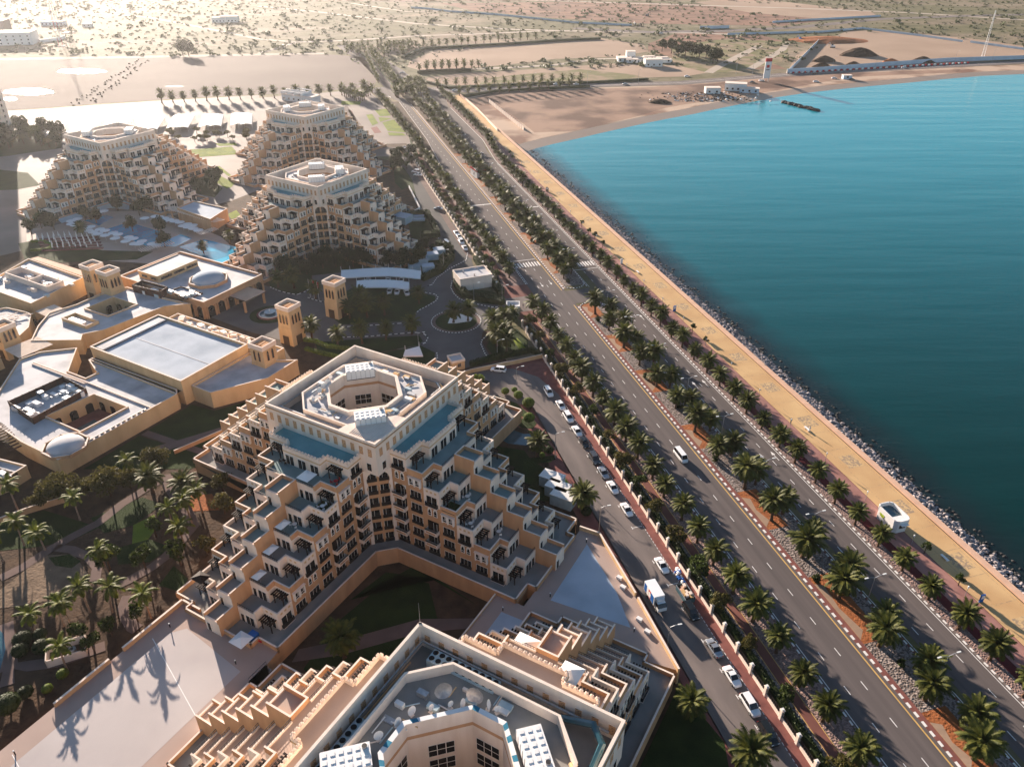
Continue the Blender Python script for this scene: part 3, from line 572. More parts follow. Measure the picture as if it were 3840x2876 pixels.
def residence(uc, vc, P0, c, wd, b1, label, h=3.4, podium=None, rot=0.0, detail=True, z0=0.0, nst=7):
    X, Y = UV(vc, uc); rz = -R_(30) + rot
    B = root('stepped_residence', (X, Y, 0), label, 'apartment building', rz)
    cr, sr = math.cos(rz), math.sin(rz); NS = nst; ztop = P0 + NS * h; Zr = ztop + 4.8
    b2 = 1.95; R0 = c + 4.0; st = 4.0; mid = 1.9; sp = 6.8
    R = lambda k: R0 + st * (NS - 1 - k)
    items = []                                    # (name, key, x, y, z, angle)
    def put(name, key, p, n, z): items.append((name, key, p[0], p[1], z, math.atan2(n[0], -n[1])))
    # ---- core
    m = MB(); ch = c - wd; za = P0 + h * (NS - 1)
    octo = [(c, -wd), (c, wd), (wd, c), (-wd, c), (-c, wd), (-c, -wd), (-wd, -c), (wd, -c)]
    m.prism(octo, 0, za, 'stucco_orange', cap=False)
    t = .45; m.prism([(c, -c), (c, c), (-c, c), (-c, -c)], za, Zr, 'stucco_cream', cap=False)
    for sx, sy in ((1, 1), (1, -1), (-1, 1), (-1, -1)):   # soffit of the overhanging corners
        q = [(sx * c, sy * wd, za + .01), (sx * c, sy * c, za + .01), (sx * wd, sy * c, za + .01)]
        m.face(q if sx * sy < 0 else q[::-1], 'stucco_cream')
    zi = Zr - 4.6
    for k in range(4):                             # inside of the roof parapet, cap of the parapet
        T = wingT(k); ci = c - t
        m.face([(*T(-c, c), Zr), (*T(c, c), Zr), (*T(ci, ci), Zr), (*T(-ci, ci), Zr)][::-1], 'coping')
        m.face([(*T(-ci, ci), zi), (*T(ci, ci), zi), (*T(ci, ci), Zr), (*T(-ci, ci), Zr)], 'stucco_cream')
        m.face([(*T(-c, c + .10), Zr - .75), (*T(c, c + .10), Zr - .75), (*T(c, c + .10), Zr - .05), (*T(-c, c + .10), Zr - .05)], 'stucco_cream') if False else None
        a_, b_ = T(-c - .06, c + .09), T(c + .06, c + .09); m.obox(a_, b_, .18, Zr - .8, Zr - .62, 'stucco_orange' if detail else 'coping')
    m.face([(-c + t, -c + t, zi), (c - t, -c + t, zi), (c - t, c - t, zi), (-c + t, c - t, zi)], 'terrace_tile') if False else None
    pr = c - 3.1; cq = 5.0; big = c > 16; zp = Zr - (2.7 if big else 1.1); pe_ = 1.9 if big else .5; ARJ = 1.1             # raised plant deck around the light well
    ro = [(pr, -pr + cq), (pr, pr - cq), (pr - cq, pr), (-pr + cq, pr), (-pr, pr - cq), (-pr, -pr + cq), (-pr + cq, -pr), (pr - cq, -pr)]
    ar = 8.0 * c / 15.1; aq = ar - 2.45; ao = [(ar, -ar + aq), (ar, ar - aq), (ar - aq, ar), (-ar + aq, ar), (-ar, ar - aq), (-ar, -ar + aq), (-ar + aq, -ar), (ar - aq, -ar)]
    sq = [(c - t, -c + t), (c - t, c - t), (c - t, c - t), (-c + t, c - t), (-c + t, c - t), (-c + t, -c + t), (-c + t, -c + t), (c - t, -c + t)]
    for j in range(8):
        q = (j + 1) % 8
        m.face([(*sq[j], zi), (*sq[q], zi), (*ro[q], zi), (*ro[j], zi)], 'terrace_tile')
        m.face([(*ro[j], zi), (*ro[q], zi), (*ro[q], zp + pe_), (*ro[j], zp + pe_)], 'stucco_cream')
        ri = [(x * (1 - .35 / pr), y * (1 - .35 / pr)) for x, y in ro]
        m.face([(*ro[j], zp + pe_), (*ro[q], zp + pe_), (*ri[q], zp + pe_), (*ri[j], zp + pe_)], 'coping'); m.face([(*ri[q], zp), (*ri[j], zp), (*ri[j], zp + pe_), (*ri[q], zp + pe_)], 'coping')
        m.face([(*ri[j], zp), (*ri[q], zp), (*ao[q], zp), (*ao[j], zp)], 'terrace_tile' if big else 'roof_white')
        ab = [(x * (1 + .75 / ar), y * (1 + .75 / ar)) for x, y in ao]
        m.face([(*ab[j], zp), (*ab[q], zp), (*ab[q], zp + 1.1), (*ab[j], zp + 1.1)], 'coping'); m.face([(*ab[j], zp + 1.1), (*ab[q], zp + 1.1), (*ao[q], zp + 1.1), (*ao[j], zp + 1.1)], 'coping')
        if big:
            nn_ = max(3, int(math.dist(ab[j], ab[q]) / .9)); lp = lambda A_, B_, t: (A_[0] + (B_[0] - A_[0]) * t, A_[1] + (B_[1] - A_[1]) * t)
            for i_ in range(nn_): m.face([(*lp(ab[j], ab[q], i_ / nn_), zp + 1.12), (*lp(ab[j], ab[q], (i_ + 1) / nn_), zp + 1.12), (*lp(ao[j], ao[q], (i_ + 1) / nn_), zp + 1.12), (*lp(ao[j], ao[q], i_ / nn_), zp + 1.12)], 'sheet_blue' if rnd.random() < .33 else 'canvas_white')
        for za_, zb_, mm in ((8, zp - 2.3, 'stucco_cream'), (zp - 2.3, zp - 1.6, 'stucco_orange'), (zp - 1.6, zp + 1.1, 'stucco_cream')):
            m.face([(*ao[q], za_), (*ao[j], za_), (*ao[j], zb_), (*ao[q], zb_)], mm)
        if detail:
            mx, my = (ao[j][0] + ao[q][0]) / 2, (ao[j][1] + ao[q][1]) / 2; L = math.hypot(mx, my)
            for zz in (zp - 7.2, zp - 10.6): put('window', 'multi', (mx * .995, my * .995), (-mx / L, -my / L), zz)
    m.face([(*p, 8) for p in ao], 'terrace_tile')
    link('core', m.mesh('core'), B)
    for k in range(4):
        T = wingT(k)
        nl = 13
        for j in range(nl):
            s = -c + 1.6 + j * (2 * c - 3.2) / (nl - 1); put('window', 'lattice', T(s, c), T(0, 1), Zr - 3.75)
            if detail and c > 16: put('window', 'lattice', T(s, c - t), tuple(-q for q in T(0, 1)), Zr - 3.75)
        for s in (-(c + wd) / 2, (c + wd) / 2): put('window', 'sash', T(s, c), T(0, 1), za + .3)
    # ---- arched portals across the cut corners
    for k in range(4):
        a = math.pi / 4 + k * math.pi / 2; nx, ny = math.cos(a), math.sin(a); tx, ty = -ny, nx; dd = (c + wd) / math.sqrt(2); hw = ch / math.sqrt(2) - .05
        pm = MB()
        def PT(x, y, z): return (nx * (dd + y) + tx * x, ny * (dd + y) + ty * x, z)
        for sg in (-1, 1):
            xa, xb = sorted((sg * hw, sg * (hw - .75))); pm.box(xa, xb, -.02, .45, 0, za - 5.9, 'stucco_cream', T=PT)
        zc = za - 2.75; rr = hw - .55; n = 14; fr = .4
        poly = []
        arc = [(rr * math.cos(t0), zc + rr * .95 * math.sin(t0)) for t0 in [R_(-28) + R_(236) * j / n for j in range(n + 1)]]
        for j in range(n):
            (x0, z0_), (x1, z1_) = arc[j], arc[j + 1]
            def out(x, z): 
                if z < zc: return (math.copysign(hw, x), z)
                f = min(hw / max(abs(x), 1e-3), (za - zc) / max(z - zc, 1e-3)); return (x * f, zc + (z - zc) * f)
            o0, o1 = out(x0, z0_), out(x1, z1_)
            pm.face([PT(x0, fr, z0_), PT(x1, fr, z1_), PT(o1[0], fr, o1[1]), PT(o0[0], fr, o0[1])], 'stucco_cream')
            if (o0[0] > 0) and abs(abs(o0[0]) - hw) < 1e-4 and abs(o1[1] - za) < 1e-4: pm.face([PT(o0[0], fr, o0[1]), PT(o1[0], fr, o1[1]), PT(hw, fr, za)], 'stucco_cream')
            if (o1[0] < 0) and abs(o0[1] - za) < 1e-4 and abs(abs(o1[0]) - hw) < 1e-4: pm.face([PT(o0[0], fr, o0[1]), PT(o1[0], fr, o1[1]), PT(-hw, fr, za)], 'stucco_cream')
            pm.face([PT(x1, fr, z1_), PT(x0, fr, z0_), PT(x0, 0, z0_), PT(x1, 0, z1_)], 'stucco_orange')
        for sg in (-1, 1):
            xa = sg * hw; xb = arc[0][0] if sg > 0 else arc[-1][0]; zz = arc[0][1]
            q = [PT(xa, fr, zz), PT(xb, fr, zz), PT(sg * (hw - .45), fr, zz - 1.0), PT(sg * (hw - .75), fr, za - 5.9), PT(xa, fr, za - 5.9)]
            pm.face(q, 'stucco_cream')
        link('portal', pm.mesh('portal'), B)
        for st_ in range(NS - 1):
            for x in (-hw * .42, hw * .42):
                put('window', 'portal', (nx * dd + tx * x, ny * dd + ty * x), (nx, ny), P0 + st_ * h)
    # ---- wings
    for k in range(4):
        T = wingT(k); N = lambda s, r: T(s, r); m = MB(); rl = MB(); cn = MB()
        nrm = {'+s': T(1, 0), '-s': T(-1, 0), 'out': T(0, 1)}
        def q3(s, r, z): return (*T(s, r), z)
        def wall(a, b, z0_, z1_, mm): m.face([q3(*a, z0_), q3(*b, z0_), q3(*b, z1_), q3(*a, z1_)], mm)
        for j in range(NS):
            z, z1 = P0 + j * h, P0 + (j + 1) * h; Rk = R(j); even = (NS - 1 - j) % 2 == 0
            if j == 0: z_ = 0 
            else: z_ = z
            top = j == NS - 1
            endm = 'stucco_cream' if even else 'stucco_orange'
            bb1 = b1 if not top else b1 - 1.6
            wall((wd, c), (wd, Rk - st), z_, z1, 'stucco_orange') if Rk - st > c + .01 else None
            wall((wd, max(c, Rk - st)), (wd, Rk), z_, z1, endm if not top else 'stucco_cream')
            wall((-wd, Rk - st), (-wd, c), z_, z1, 'stucco_orange') if Rk - st > c + .01 else None
            wall((-wd, Rk), (-wd, max(c, Rk - st)), z_, z1, endm if not top else 'stucco_cream')
            if top: outl = [(wd, Rk), (bb1, Rk), (bb1, Rk + mid), (-bb1, Rk + mid), (-bb1, Rk), (-wd, Rk)]
            else: outl = [(wd, Rk), (bb1, Rk), (bb1, Rk + mid), (b2, Rk + mid), (b2, Rk + sp), (-b2, Rk + sp), (-b2, Rk + mid), (-bb1, Rk + mid), (-bb1, Rk), (-wd, Rk)]
            for a, b in zip(outl[:-1], outl[1:]):
                spine = abs(a[0]) == b2 and abs(b[0]) == b2 and a[0] == b[0]
                wall(a, b, z_, z1, 'stucco_orange' if spine else 'stucco_cream')
            # roof terrace
            fl = ('terrace_sky_teal' if c < 16 else 'tile_pink') if top else 'tile_pink' if c > 16 and k in (0, 3) else ('terrace_sky_mid' if j >= NS - 4 else 'terrace_tile')  # sky teal in the tile colour, fading down the storeys
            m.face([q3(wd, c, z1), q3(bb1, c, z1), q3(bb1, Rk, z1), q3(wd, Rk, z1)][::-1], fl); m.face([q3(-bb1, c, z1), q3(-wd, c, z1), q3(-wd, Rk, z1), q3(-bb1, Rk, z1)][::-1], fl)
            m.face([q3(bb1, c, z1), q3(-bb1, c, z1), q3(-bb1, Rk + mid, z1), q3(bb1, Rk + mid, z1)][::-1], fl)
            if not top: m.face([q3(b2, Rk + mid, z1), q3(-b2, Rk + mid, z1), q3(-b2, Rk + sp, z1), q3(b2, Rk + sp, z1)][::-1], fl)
            # parapets (boxes standing inside the wall faces, 3 mm proud at the foot)
            ph = .95; tt = .32
            def par(a, b, mm, hh=ph, base=z1 - .3, capm='coping', inset=True):
                # a->b runs with the outside on the right hand in (s,r)
                d = Vector((b[0] - a[0], b[1] - a[1])).normalized(); nn = Vector((-d.y, d.x)) * (tt / 2 - .004)
                A = T(a[0] + nn.x, a[1] + nn.y); Bp = T(b[0] + nn.x, b[1] + nn.y); m.obox(A, Bp, tt, base, z1 + hh, mm, bottom=False, top=capm)
            pm_ = endm if not top else 'stucco_cream'
            e = tt
            if not top:
                for sg in (-1, 1):
                    seq = [((wd, Rk - st + .01), (wd, Rk)), ((wd - e, Rk), (bb1 + 0, Rk)), ((bb1, Rk - e), (bb1, Rk + mid))]
                    for a, b in seq:
                        if sg < 0: a, b = (-b[0], b[1]), (-a[0], a[1])
                        par(a, b, pm_)
                    a, b = (bb1 - e, Rk + mid), (b2 + .01, Rk + mid)
                    if sg < 0: a, b = (-b[0], b[1]), (-a[0], a[1])
                    par(a, b, 'stucco_cream', hh=.35)
                    rl = MB(); rail_mb(rl, T(a[0], a[1] - .12), T(b[0], b[1] - .12), z1 + .35, .65); link('railing', rl.mesh('railing'), B)
                    # corner motif: small square recesses on the even storeys
                    if even:
                        for q in range(3): s0 = wd - .012; r0_ = Rk - .75 - q * 1.05; m.box(*sorted((T(sg * s0, r0_)[0], T(sg * (s0 + .03), r0_ - .55)[0])), *sorted((T(sg * s0, r0_)[1], T(sg * (s0 + .03), r0_ - .55)[1])), z1 + .0, z1 + .5, 'stucco_sand')
                        for q in range(2): s0 = bb1 + .9 + q * 1.2; a_, b_ = T(sg * s0, Rk - .01), T(sg * (s0 + .6), Rk + .02); m.box(*sorted((a_[0], b_[0])), *sorted((a_[1], b_[1])), z1 + .0, z1 + .5, 'stucco_sand')
                # spine parapets run from the foot of the next storey's spine
                s_from = (R(j + 1) + sp) if j + 1 < NS - 1 else Rk + mid
                par((b2, s_from), (b2, Rk + sp), 'stucco_orange', hh=1.0); par((-b2, Rk + sp), (-b2, s_from), 'stucco_orange', hh=1.0)
                par((b2 - e, Rk + sp), (-b2 + e, Rk + sp), 'stucco_cream', hh=.3)
                if j + 1 == NS - 1: par((b2 - e, Rk + mid + .3), (-b2 + e, Rk + mid + .3), 'stucco_orange', hh=1.0)
            else:
                path = [(wd, c + .05), (wd, Rk), (bb1, Rk), (bb1, Rk + mid), (-bb1, Rk + mid), (-bb1, Rk), (-wd, Rk), (-wd, c + .05)]
                for a, b in zip(path[:-1], path[1:]):
                    par(a, b, 'stucco_cream', hh=.7)
                    d = Vector((b[0] - a[0], b[1] - a[1])); L = d.length; d /= L; n_ = max(1, int(L / .82)); nn = Vector((-d.y, d.x)) * (tt / 2)
                    for q in range(n_):
                        c0 = Vector(a) + d * (L / n_) * (q + .5) + nn; x_, y_ = T(c0.x, c0.y)
                        cn.box(x_ - .25, x_ + .25, y_ - .25, y_ + .25, z1 + .7, z1 + 1.02, 'coping', bottom=False); cn.cyl(x_, y_, z1 + 1.02, z1 + 1.3, .24, .08, 'coping', n=5)
                band = [(wd, c + .05), (wd, Rk), (bb1, Rk), (bb1, Rk + mid), (-bb1, Rk + mid), (-bb1, Rk), (-wd, Rk), (-wd, c + .05)]
                for a, b in zip(band[:-1], band[1:]): m.obox(T(*a), T(*b), .16, z1 - .35, z1 - .12, 'stucco_sand', ext=.08)
            # openings on the long sides
            for sg in (-1, 1):
                nn = nrm['+s'] if sg > 0 else nrm['-s']
                pos = Rk - 2.0
                if even: put('window', 'big', T(sg * wd, pos), nn, z + .1)
                else: put('window', 'bay', T(sg * wd, pos), nn, z); 
                if Rk - 6 > c: 
                    if not even: put('window', 'twin', T(sg * wd, Rk - 6), nn, z)
                    else: put('window', 'tri', T(sg * wd, Rk - 6), nn, z)
                r_ = Rk - 10; q = 0
                while r_ > c:
                    col = (r_ - (c + 2.4)) / st
                    ci = int(round(col))
                    if ci % 2 == 0 and j > 0 and ci < 4 and j < NS - 2 - ci: put('balcony', ci == 0 and j == NS - 3, T(sg * wd, r_), nn, z)
                    else: put('window', 'tri', T(sg * wd, r_), nn, z)
                    r_ -= 4
            # openings on the stepped ends
            no = nrm['out']
            if top:
                for s in (-3.4, 0, 3.4): put('door', 'wide', T(s, Rk + mid), no, z)
            else:
                for sg in (-1, 1): put('door', 'wide', T(sg * (bb1 - 1.7), Rk + mid), no, z); put('door', 'narrow', T(sg * (b2 + 1.0), Rk + mid), no, z)
                put('door', 'narrow', T(1.0, Rk + sp), no, z)
            for sg in (-1, 1): put('door', 'wide', T(sg * (bb1 + wd) / 2, Rk), no, z); put('pergola', 0, T(sg * (bb1 + wd) / 2 - 0, Rk), no, z)
        link('wing', m.mesh('wing'), B); link('crenellation', cn.mesh('crenellation'), B)
    # ---- the openings the camera side can see; the hundred that show largest are parts
    cand = {'window': [], 'door': [], 'balcony': [], 'pergola': []}
    for it in items:
        nm, key, x, y, z, a = it
        wx, wy = X + x * cr - y * sr, Y + x * sr + y * cr; n0 = (math.sin(a), -math.cos(a)); nw = (n0[0] * cr - n0[1] * sr, n0[0] * sr + n0[1] * cr)
        tc = Vector((-wx, -wy, CAMH - z)); d2 = tc.length_squared; dot = (nw[0] * tc.x + nw[1] * tc.y) / math.sqrt(d2)
        if dot < -.12 and nm != 'pergola': continue
        if nm == 'pergola' and dot < -.9: continue
        if key == 'lattice' and c <= 16 and dot < 0: continue
        cand[nm].append((AREA.get(key, 3) * max(dot, .02) / d2, it))
    for nm, L in cand.items():
        L.sort(key=lambda q: -q[0]); src_m = {'window': WMe, 'door': DMe, 'balcony': BMe, 'pergola': {0: PMe}}[nm]; src_b = {'window': WM, 'door': DM, 'balcony': BM, 'pergola': {0: PM}}[nm]
        for sc, (n_, key, x, y, z, a) in L[:100]: link(nm, src_m[key], B, (x, y, z), a)
        if len(L) > 100:
            mg = MB()
            for sc, (n_, key, x, y, z, a) in L[100:]:
                s_ = src_b[key]; ca, sa = math.cos(a), math.sin(a); i = len(mg.v); mp = [mg.mi(q) for q in s_.mats]
                mg.v.extend([(x + p[0] * ca - p[1] * sa, y + p[0] * sa + p[1] * ca, z + p[2]) for p in s_.v])
                for f, mm in zip(s_.f, s_.m): mg.f.append(tuple(i + q for q in f)); mg.m.append(mp[mm])
            o = link(nm, mg.mesh(nm), B); o['kind'] = 'stuff'
    # ---- podium
    if podium:
        pw, pe = podium; P1 = P0
        arm = [(pw, pw + 3.3), (pw, pe - 2), (9, pe - 2), (9, pe), (-9, pe), (-9, pe - 2), (-pw, pe - 2), (-pw, pw + 3.3)]
        outl = []
        for k in (0, 1, 2, 3): outl += [wingT(k)(s, r) for s, r in arm[::-1]]
        me = slab('podium', outl, 0, P1 + .02, 'stucco_orange', 'terrace_tile'); link('podium', me, B)
        wl = MB(); n = len(outl)
        for j in range(n):
            a, b = outl[j], outl[(j + 1) % n]; wl.obox(a, b, .35, 0.0 if False else P1 - .5, P1 + 1.0, 'stucco_orange', ext=.175, top='coping', bottom=False)
        link('parapet', wl.mesh('parapet'), B)
    return B, Zr, (X, Y, rz)
RES = {}
RES['mid'] = residence(111.9, -102.7, 3.4, 15.1, 10.8, 6.7, 'stepped sand-coloured residence with square white crown and light well, in the middle of the photo', podium=(14.0, 49.0))
RES['front'] = residence(47.6, -36.5, 3.4, 16.8, 11.5, 7.2, 'stepped residence cut off by the bottom edge, nearest of all, roof seen from above', podium=(15.0, 51.0))
def res_at(X, Y, rot, label):
    v, u = X * C30 - Y * S30, X * S30 + Y * C30
    return residence(u, v, .3, 14.6, 10.5, 6.5, label, rot=rot, detail=False, podium=(13.4, 49.0))
RES['third'] = res_at(-80.6, 322.5, R_(-2.5), 'stepped residence with teal roof terraces behind the curved white carport')
RES['fourth'] = res_at(-111.4, 438.2, R_(-3.0), 'farthest stepped residence, standing just behind another one near the far car park')
RES['fifth'] = res_at(-194.6, 387.3, R_(-3.0), 'pale stepped residence at the left behind the blue swimming pools')
# ================================================================ RAISED DECKS, HOTEL, SMALL BUILDINGS
def VU(p): return (p[0] * C30 - p[1] * S30, p[0] * S30 + p[1] * C30)
def fill(outer, holes, z, m, mesh_name):
    bm = bmesh.new(); ed = []
    for loop in [outer] + holes:
        vs = [bm.verts.new((p[0], p[1], z)) for p in loop]
        for j in range(len(vs)): ed.append(bm.edges.new((vs[j], vs[(j + 1) % len(vs)])))
    bmesh.ops.triangle_fill(bm, use_beauty=True, edges=ed); bm.normal_update()
    for f in bm.faces:
        if f.normal.z < 0: f.normal_flip()
    me = bpy.data.meshes.new(mesh_name); bm.to_mesh(me); bm.free(); me.materials.append(M(m)); return me
def loc_poly(poly, c): return [((p[0] - c[0]) * C30 - (p[1] - c[1]) * S30, (p[0] - c[0]) * S30 + (p[1] - c[1]) * C30) for p in poly]
def low_block(name, label, poly, h, wallm='stucco_sand', roofm='roof_white', holes=[], par=.7, cat='hotel building', floor=0.1, z0=0.0, parm='coping', ph=.35, holem='stucco_sand', holefloor='block_paving', parts=None):
    c = (sum(p[0] for p in poly) / len(poly), sum(p[1] for p in poly) / len(poly))
    B = root(name, (c[0], c[1], z0), label, cat, -R_(30)); P = loc_poly(poly, c); H = [loc_poly(q, c) for q in holes]
    w = MB(); w.prism(P, 0, h, wallm, cap=False); link('wall', w.mesh('wall'), B)
    link('roof', fill(P, H, h, roofm, 'roof'), B)
    pr = MB()
    def loopwall(L, inner):
        n = len(L); ar = sum(L[i][0] * L[(i + 1) % n][1] - L[(i + 1) % n][0] * L[i][1] for i in range(n)); L = L if ar > 0 else L[::-1]
        for j in range(n):
            a, b = Vector(L[j]), Vector(L[(j + 1) % n]); d = (b - a)
            if d.length < .3: continue
            d.normalize(); nn = Vector((-d.y, d.x)) * (.17 if not inner else -.17); pr.obox(tuple(a + nn - nn.normalized() * .02), tuple(b + nn - nn.normalized() * .02), ph, h - .3, h + par, wallm, ext=.0 if False else .0, top=parm, bottom=False)
            pr.box(*(a + nn)[:1], *(a + nn)[:1], 0, 0, 0, 0, parm) if False else None
        for j in range(n):
            a = Vector(L[j]); pv_, nx_ = Vector(L[j - 1]), Vector(L[(j + 1) % n]); d1 = (a - pv_).normalized(); d2 = (nx_ - a).normalized(); nn = (Vector((-d1.y, d1.x)) + Vector((-d2.y, d2.x))) * (.15 if not inner else -.15)
            pr.box(a.x + nn.x - .2, a.x + nn.x + .2, a.y + nn.y - .2, a.y + nn.y + .2, h - .3, h + par + .01, wallm, top=parm, bottom=False)
    if par: 
        loopwall(P, False)
        for q in H: loopwall(q, True)
        link('parapet', pr.mesh('parapet'), B)
    for q in H:
        hw_ = MB(); n = len(q); ar = sum(q[i][0] * q[(i + 1) % n][1] - q[(i + 1) % n][0] * q[i][1] for i in range(n)); L = q if ar > 0 else q[::-1]
        for j in range(n): a, b = L[j], L[(j + 1) % n]; hw_.face([(*b, floor), (*a, floor), (*a, h), (*b, h)], holem)
        hw_.face([(*p, floor) for p in L], holefloor)
        for j in range(n):                       # arched dark openings round the court
            a, b = Vector(L[j]), Vector(L[(j + 1) % n]); d = b - a; ln = d.length; d.normalize(); k = int(ln / 3.6); nn = Vector((-d.y, d.x)) * .05
            for i in range(k):
                p = a + d * ((i + .5) * ln / k) + nn; q0, q1 = p - d * 1.1, p + d * 1.1
                hw_.face([(q1.x, q1.y, floor), (q0.x, q0.y, floor), (q0.x, q0.y, floor + 2.4), (p.x - d.x * .6, p.y - d.y * .6, floor + 2.9), (p.x + d.x * .6, p.y + d.y * .6, floor + 2.9), (q1.x, q1.y, floor + 2.4)], 'glass_dark')
        link('courtyard', hw_.mesh('courtyard'), B)
    return B, c
def UVp(L): return [UV(*p) for p in L]
# --- raised plazas (decks)
DZ = 3.30
deckA = UVp([(-114.4, -20), (-114.4, 64.4), (-109.0, 64.4), (-109.0, 68), (-89, 68), (-88.4, 61.6), (-88.4, 57), (-82, 57), (-82, 40), (-80, 40), (-80, -20)])
o = link('plaza_deck', slab('plaza_deck', deckA, 0, DZ, 'stucco_orange', 'deck_tile')); tag(o, 'raised pinkish plaza with palm shadows at the lower left, left of the nearest residence', 'plaza')
flat('plaza_paving', UVp([(-110.2, 2), (-110.2, 57.5), (-108.2, 60), (-91.5, 58), (-91.5, 2)]), DZ + .01, 'deck_pale')
dw = MB()
for a, b in (((-114.2, -20), (-114.2, 25)), ((-114.2, 36.2), (-114.2, 47.3)), ((-114.2, 50.2), (-114.2, 64.2))): dw.obox(UV(*a), UV(*b), .45, 0, DZ + 1.0, 'stucco_orange', top='coping', bottom=False)
dw.obox(UV(-114, 64.2), UV(-109, 64.2), .4, 0, DZ + 1.0, 'stucco_orange', top='coping', bottom=False)
tag(link('plaza_wall', dw.mesh('plaza_wall')), 'orange wall between the palm garden and the raised plaza at the lower left, with two gaps', 'wall')
ln_ = MB(); 
for a, b in (((-112, 55), (-82, 44)), ((-112, 27), (-84, 20)), ((-112, 10), (-95, 3))): ln_.obox(UV(*a), UV(*b), .14, DZ + .012, DZ + .02, 'white_paint', bottom=False)
struct('plaza_joint', ln_)
deckB = [UV(-60.4, 86), UV(-60.4, 98), UV(-54, 98), UV(-54, 124), ZH(2070, 500, 4.4), Z6(110, 1060, 4.4), Z6(340, 1140, 4.4), Z6(640, 1650, 4.4), Z3(1810, 260, 4.4), Z3(2110, 770, 4.4), UV(-21.2, 98.2), UV(-52, 98.2 - 2), UV(-52, 86)]
deckB = UVp([(-60.4, 80), (-60.4, 98), (-53.8, 98), (-53.8, 124), (-49.2, 124.4), (-35.5, 111.9), (-21.6, 98.7), (-27, 97.8), (-46, 97.8), (-51, 92), (-51.4, 80)])
o = link('plaza_deck', slab('plaza_deck', deckB, 0, DZ, 'stucco_sand', 'deck_tile')); tag(o, 'raised bluish plaza with a pale triangle between the two nearest residences and the parking street', 'plaza')
flat('plaza_paving', [ZH(2209, 720, 3.4), Z6(230, 1235, 3.4), Z6(490, 1657, 3.4), Z3(1745, 460, 3.4), Z3(1060, 225, 3.4)], DZ + .01, 'roof_blue')
flat('plaza_paving', [Z3(640, 325, 3.4), Z3(900, 430, 3.4), Z3(820, 520, 3.4), Z3(480, 540, 3.4)], DZ + .01, 'roof_blue')
dl = MB()
for a, b in ((ZH(1300, 1220, 3.4), ZH(1490, 1310, 3.4)), (ZH(1490, 1310, 3.4), ZH(1630, 1120, 3.4)), (ZH(1630, 1120, 3.4), ZH(1720, 1140, 3.4)), (ZH(1720, 1140, 3.4), ZH(1840, 980, 3.4)), (ZH(1950, 820, 3.4), ZH(2010, 740, 3.4)), (ZH(2010, 740, 3.4), ZH(1950, 700, 3.4)), (ZH(1950, 700, 3.4), ZH(2050, 540, 3.4))): dl.obox(a, b, .22, DZ + .012, DZ + .02, 'glass_blue', bottom=False)
struct('plaza_drain', dl)
dw = MB()
wl_ = UVp([(-53.8, 124.2), (-49.2, 124.4), (-35.5, 111.9)]); wl2 = UVp([(-34.3, 110.8), (-21.4, 98.5)])
for L in (wl_, wl2):
    for a, b in zip(L[:-1], L[1:]): dw.obox(a, b, .4, 0, DZ + 1.0, 'stucco_sand', top='coping', bottom=False, ext=.2)
tag(link('plaza_wall', dw.mesh('plaza_wall')), 'sunlit sand-coloured wall of the bluish plaza along the parking street', 'wall')
dw = MB(); dw.obox(UV(-60.3, 80), UV(-60.3, 97.6), .3, 0, DZ + .5, 'stucco_sand', top='coping', bottom=False)
tag(link('garden_wall', dw.mesh('garden_wall')), 'low dark wall between the shaded court garden and the bluish plaza', 'wall')
def bollards(pts, z, label, group):
    m = MB(); m.cyl(0, 0, 0, .95, .11, .11, 'dark_metal', 8); m.cyl(0, 0, .95, 1.12, .14, .12, 'lamp_glass', 8); me = m.mesh('bollard')
    for p in pts: tag(link('bollard_light', me, None, (p[0], p[1], z)), label, 'bollard', group)
bollards([ZL(130, 1545, 3.4), ZL(1455, 455, 3.4), ZL(2018, 770, 3.4)], DZ, 'black bollard light on the raised pinkish plaza', 'bollards of the pinkish plaza')
bollards([Z3(652, 315, 3.4), Z3(1057, 195, 3.4), Z3(1775, 495, 3.4), Z6(228, 1225, 3.4)], DZ, 'black bollard light on the raised bluish plaza', 'bollards of the bluish plaza')
bx = MB(); bx.box(-.6, .6, -.4, .4, 0, .55, 'white_paint'); bme = bx.mesh('vent_box')
for i, p in enumerate([Z3(1650, 40, 3.4), Z3(1680, 120, 3.4), Z3(1820, 395, 3.4), Z3(1890, 500, 3.4)]): tag(link('vent_box', bme, None, (p[0], p[1], DZ), R_(-40)), 'small white vent box on the bluish plaza beside its sunlit wall', 'vent', 'vent boxes on the bluish plaza')
st_ = MB()
for k in range(9): a = UV(-87.9 + k * .45, 59.0); st_.box(0, 0, 0, 0, 0, 0, 'coping') if False else st_.obox(UV(-88.2 + k * .8, 57.2), UV(-88.2 + k * .8, 61.4), .8, 0, DZ - .36 * k, 'deck_tile', bottom=False)
o = link('garden_stair', st_.mesh('garden_stair')); tag(o, 'stair going down from the pinkish plaza into the shaded court garden', 'stair')
r1 = MB(); rail_mb(r1, UV(-88.4, 57.2), UV(-88.4, 61.5), DZ, 1.0); tag(link('stair_railing', r1.mesh('stair_railing')), 'dark metal railing around the head of the garden stair', 'railing')
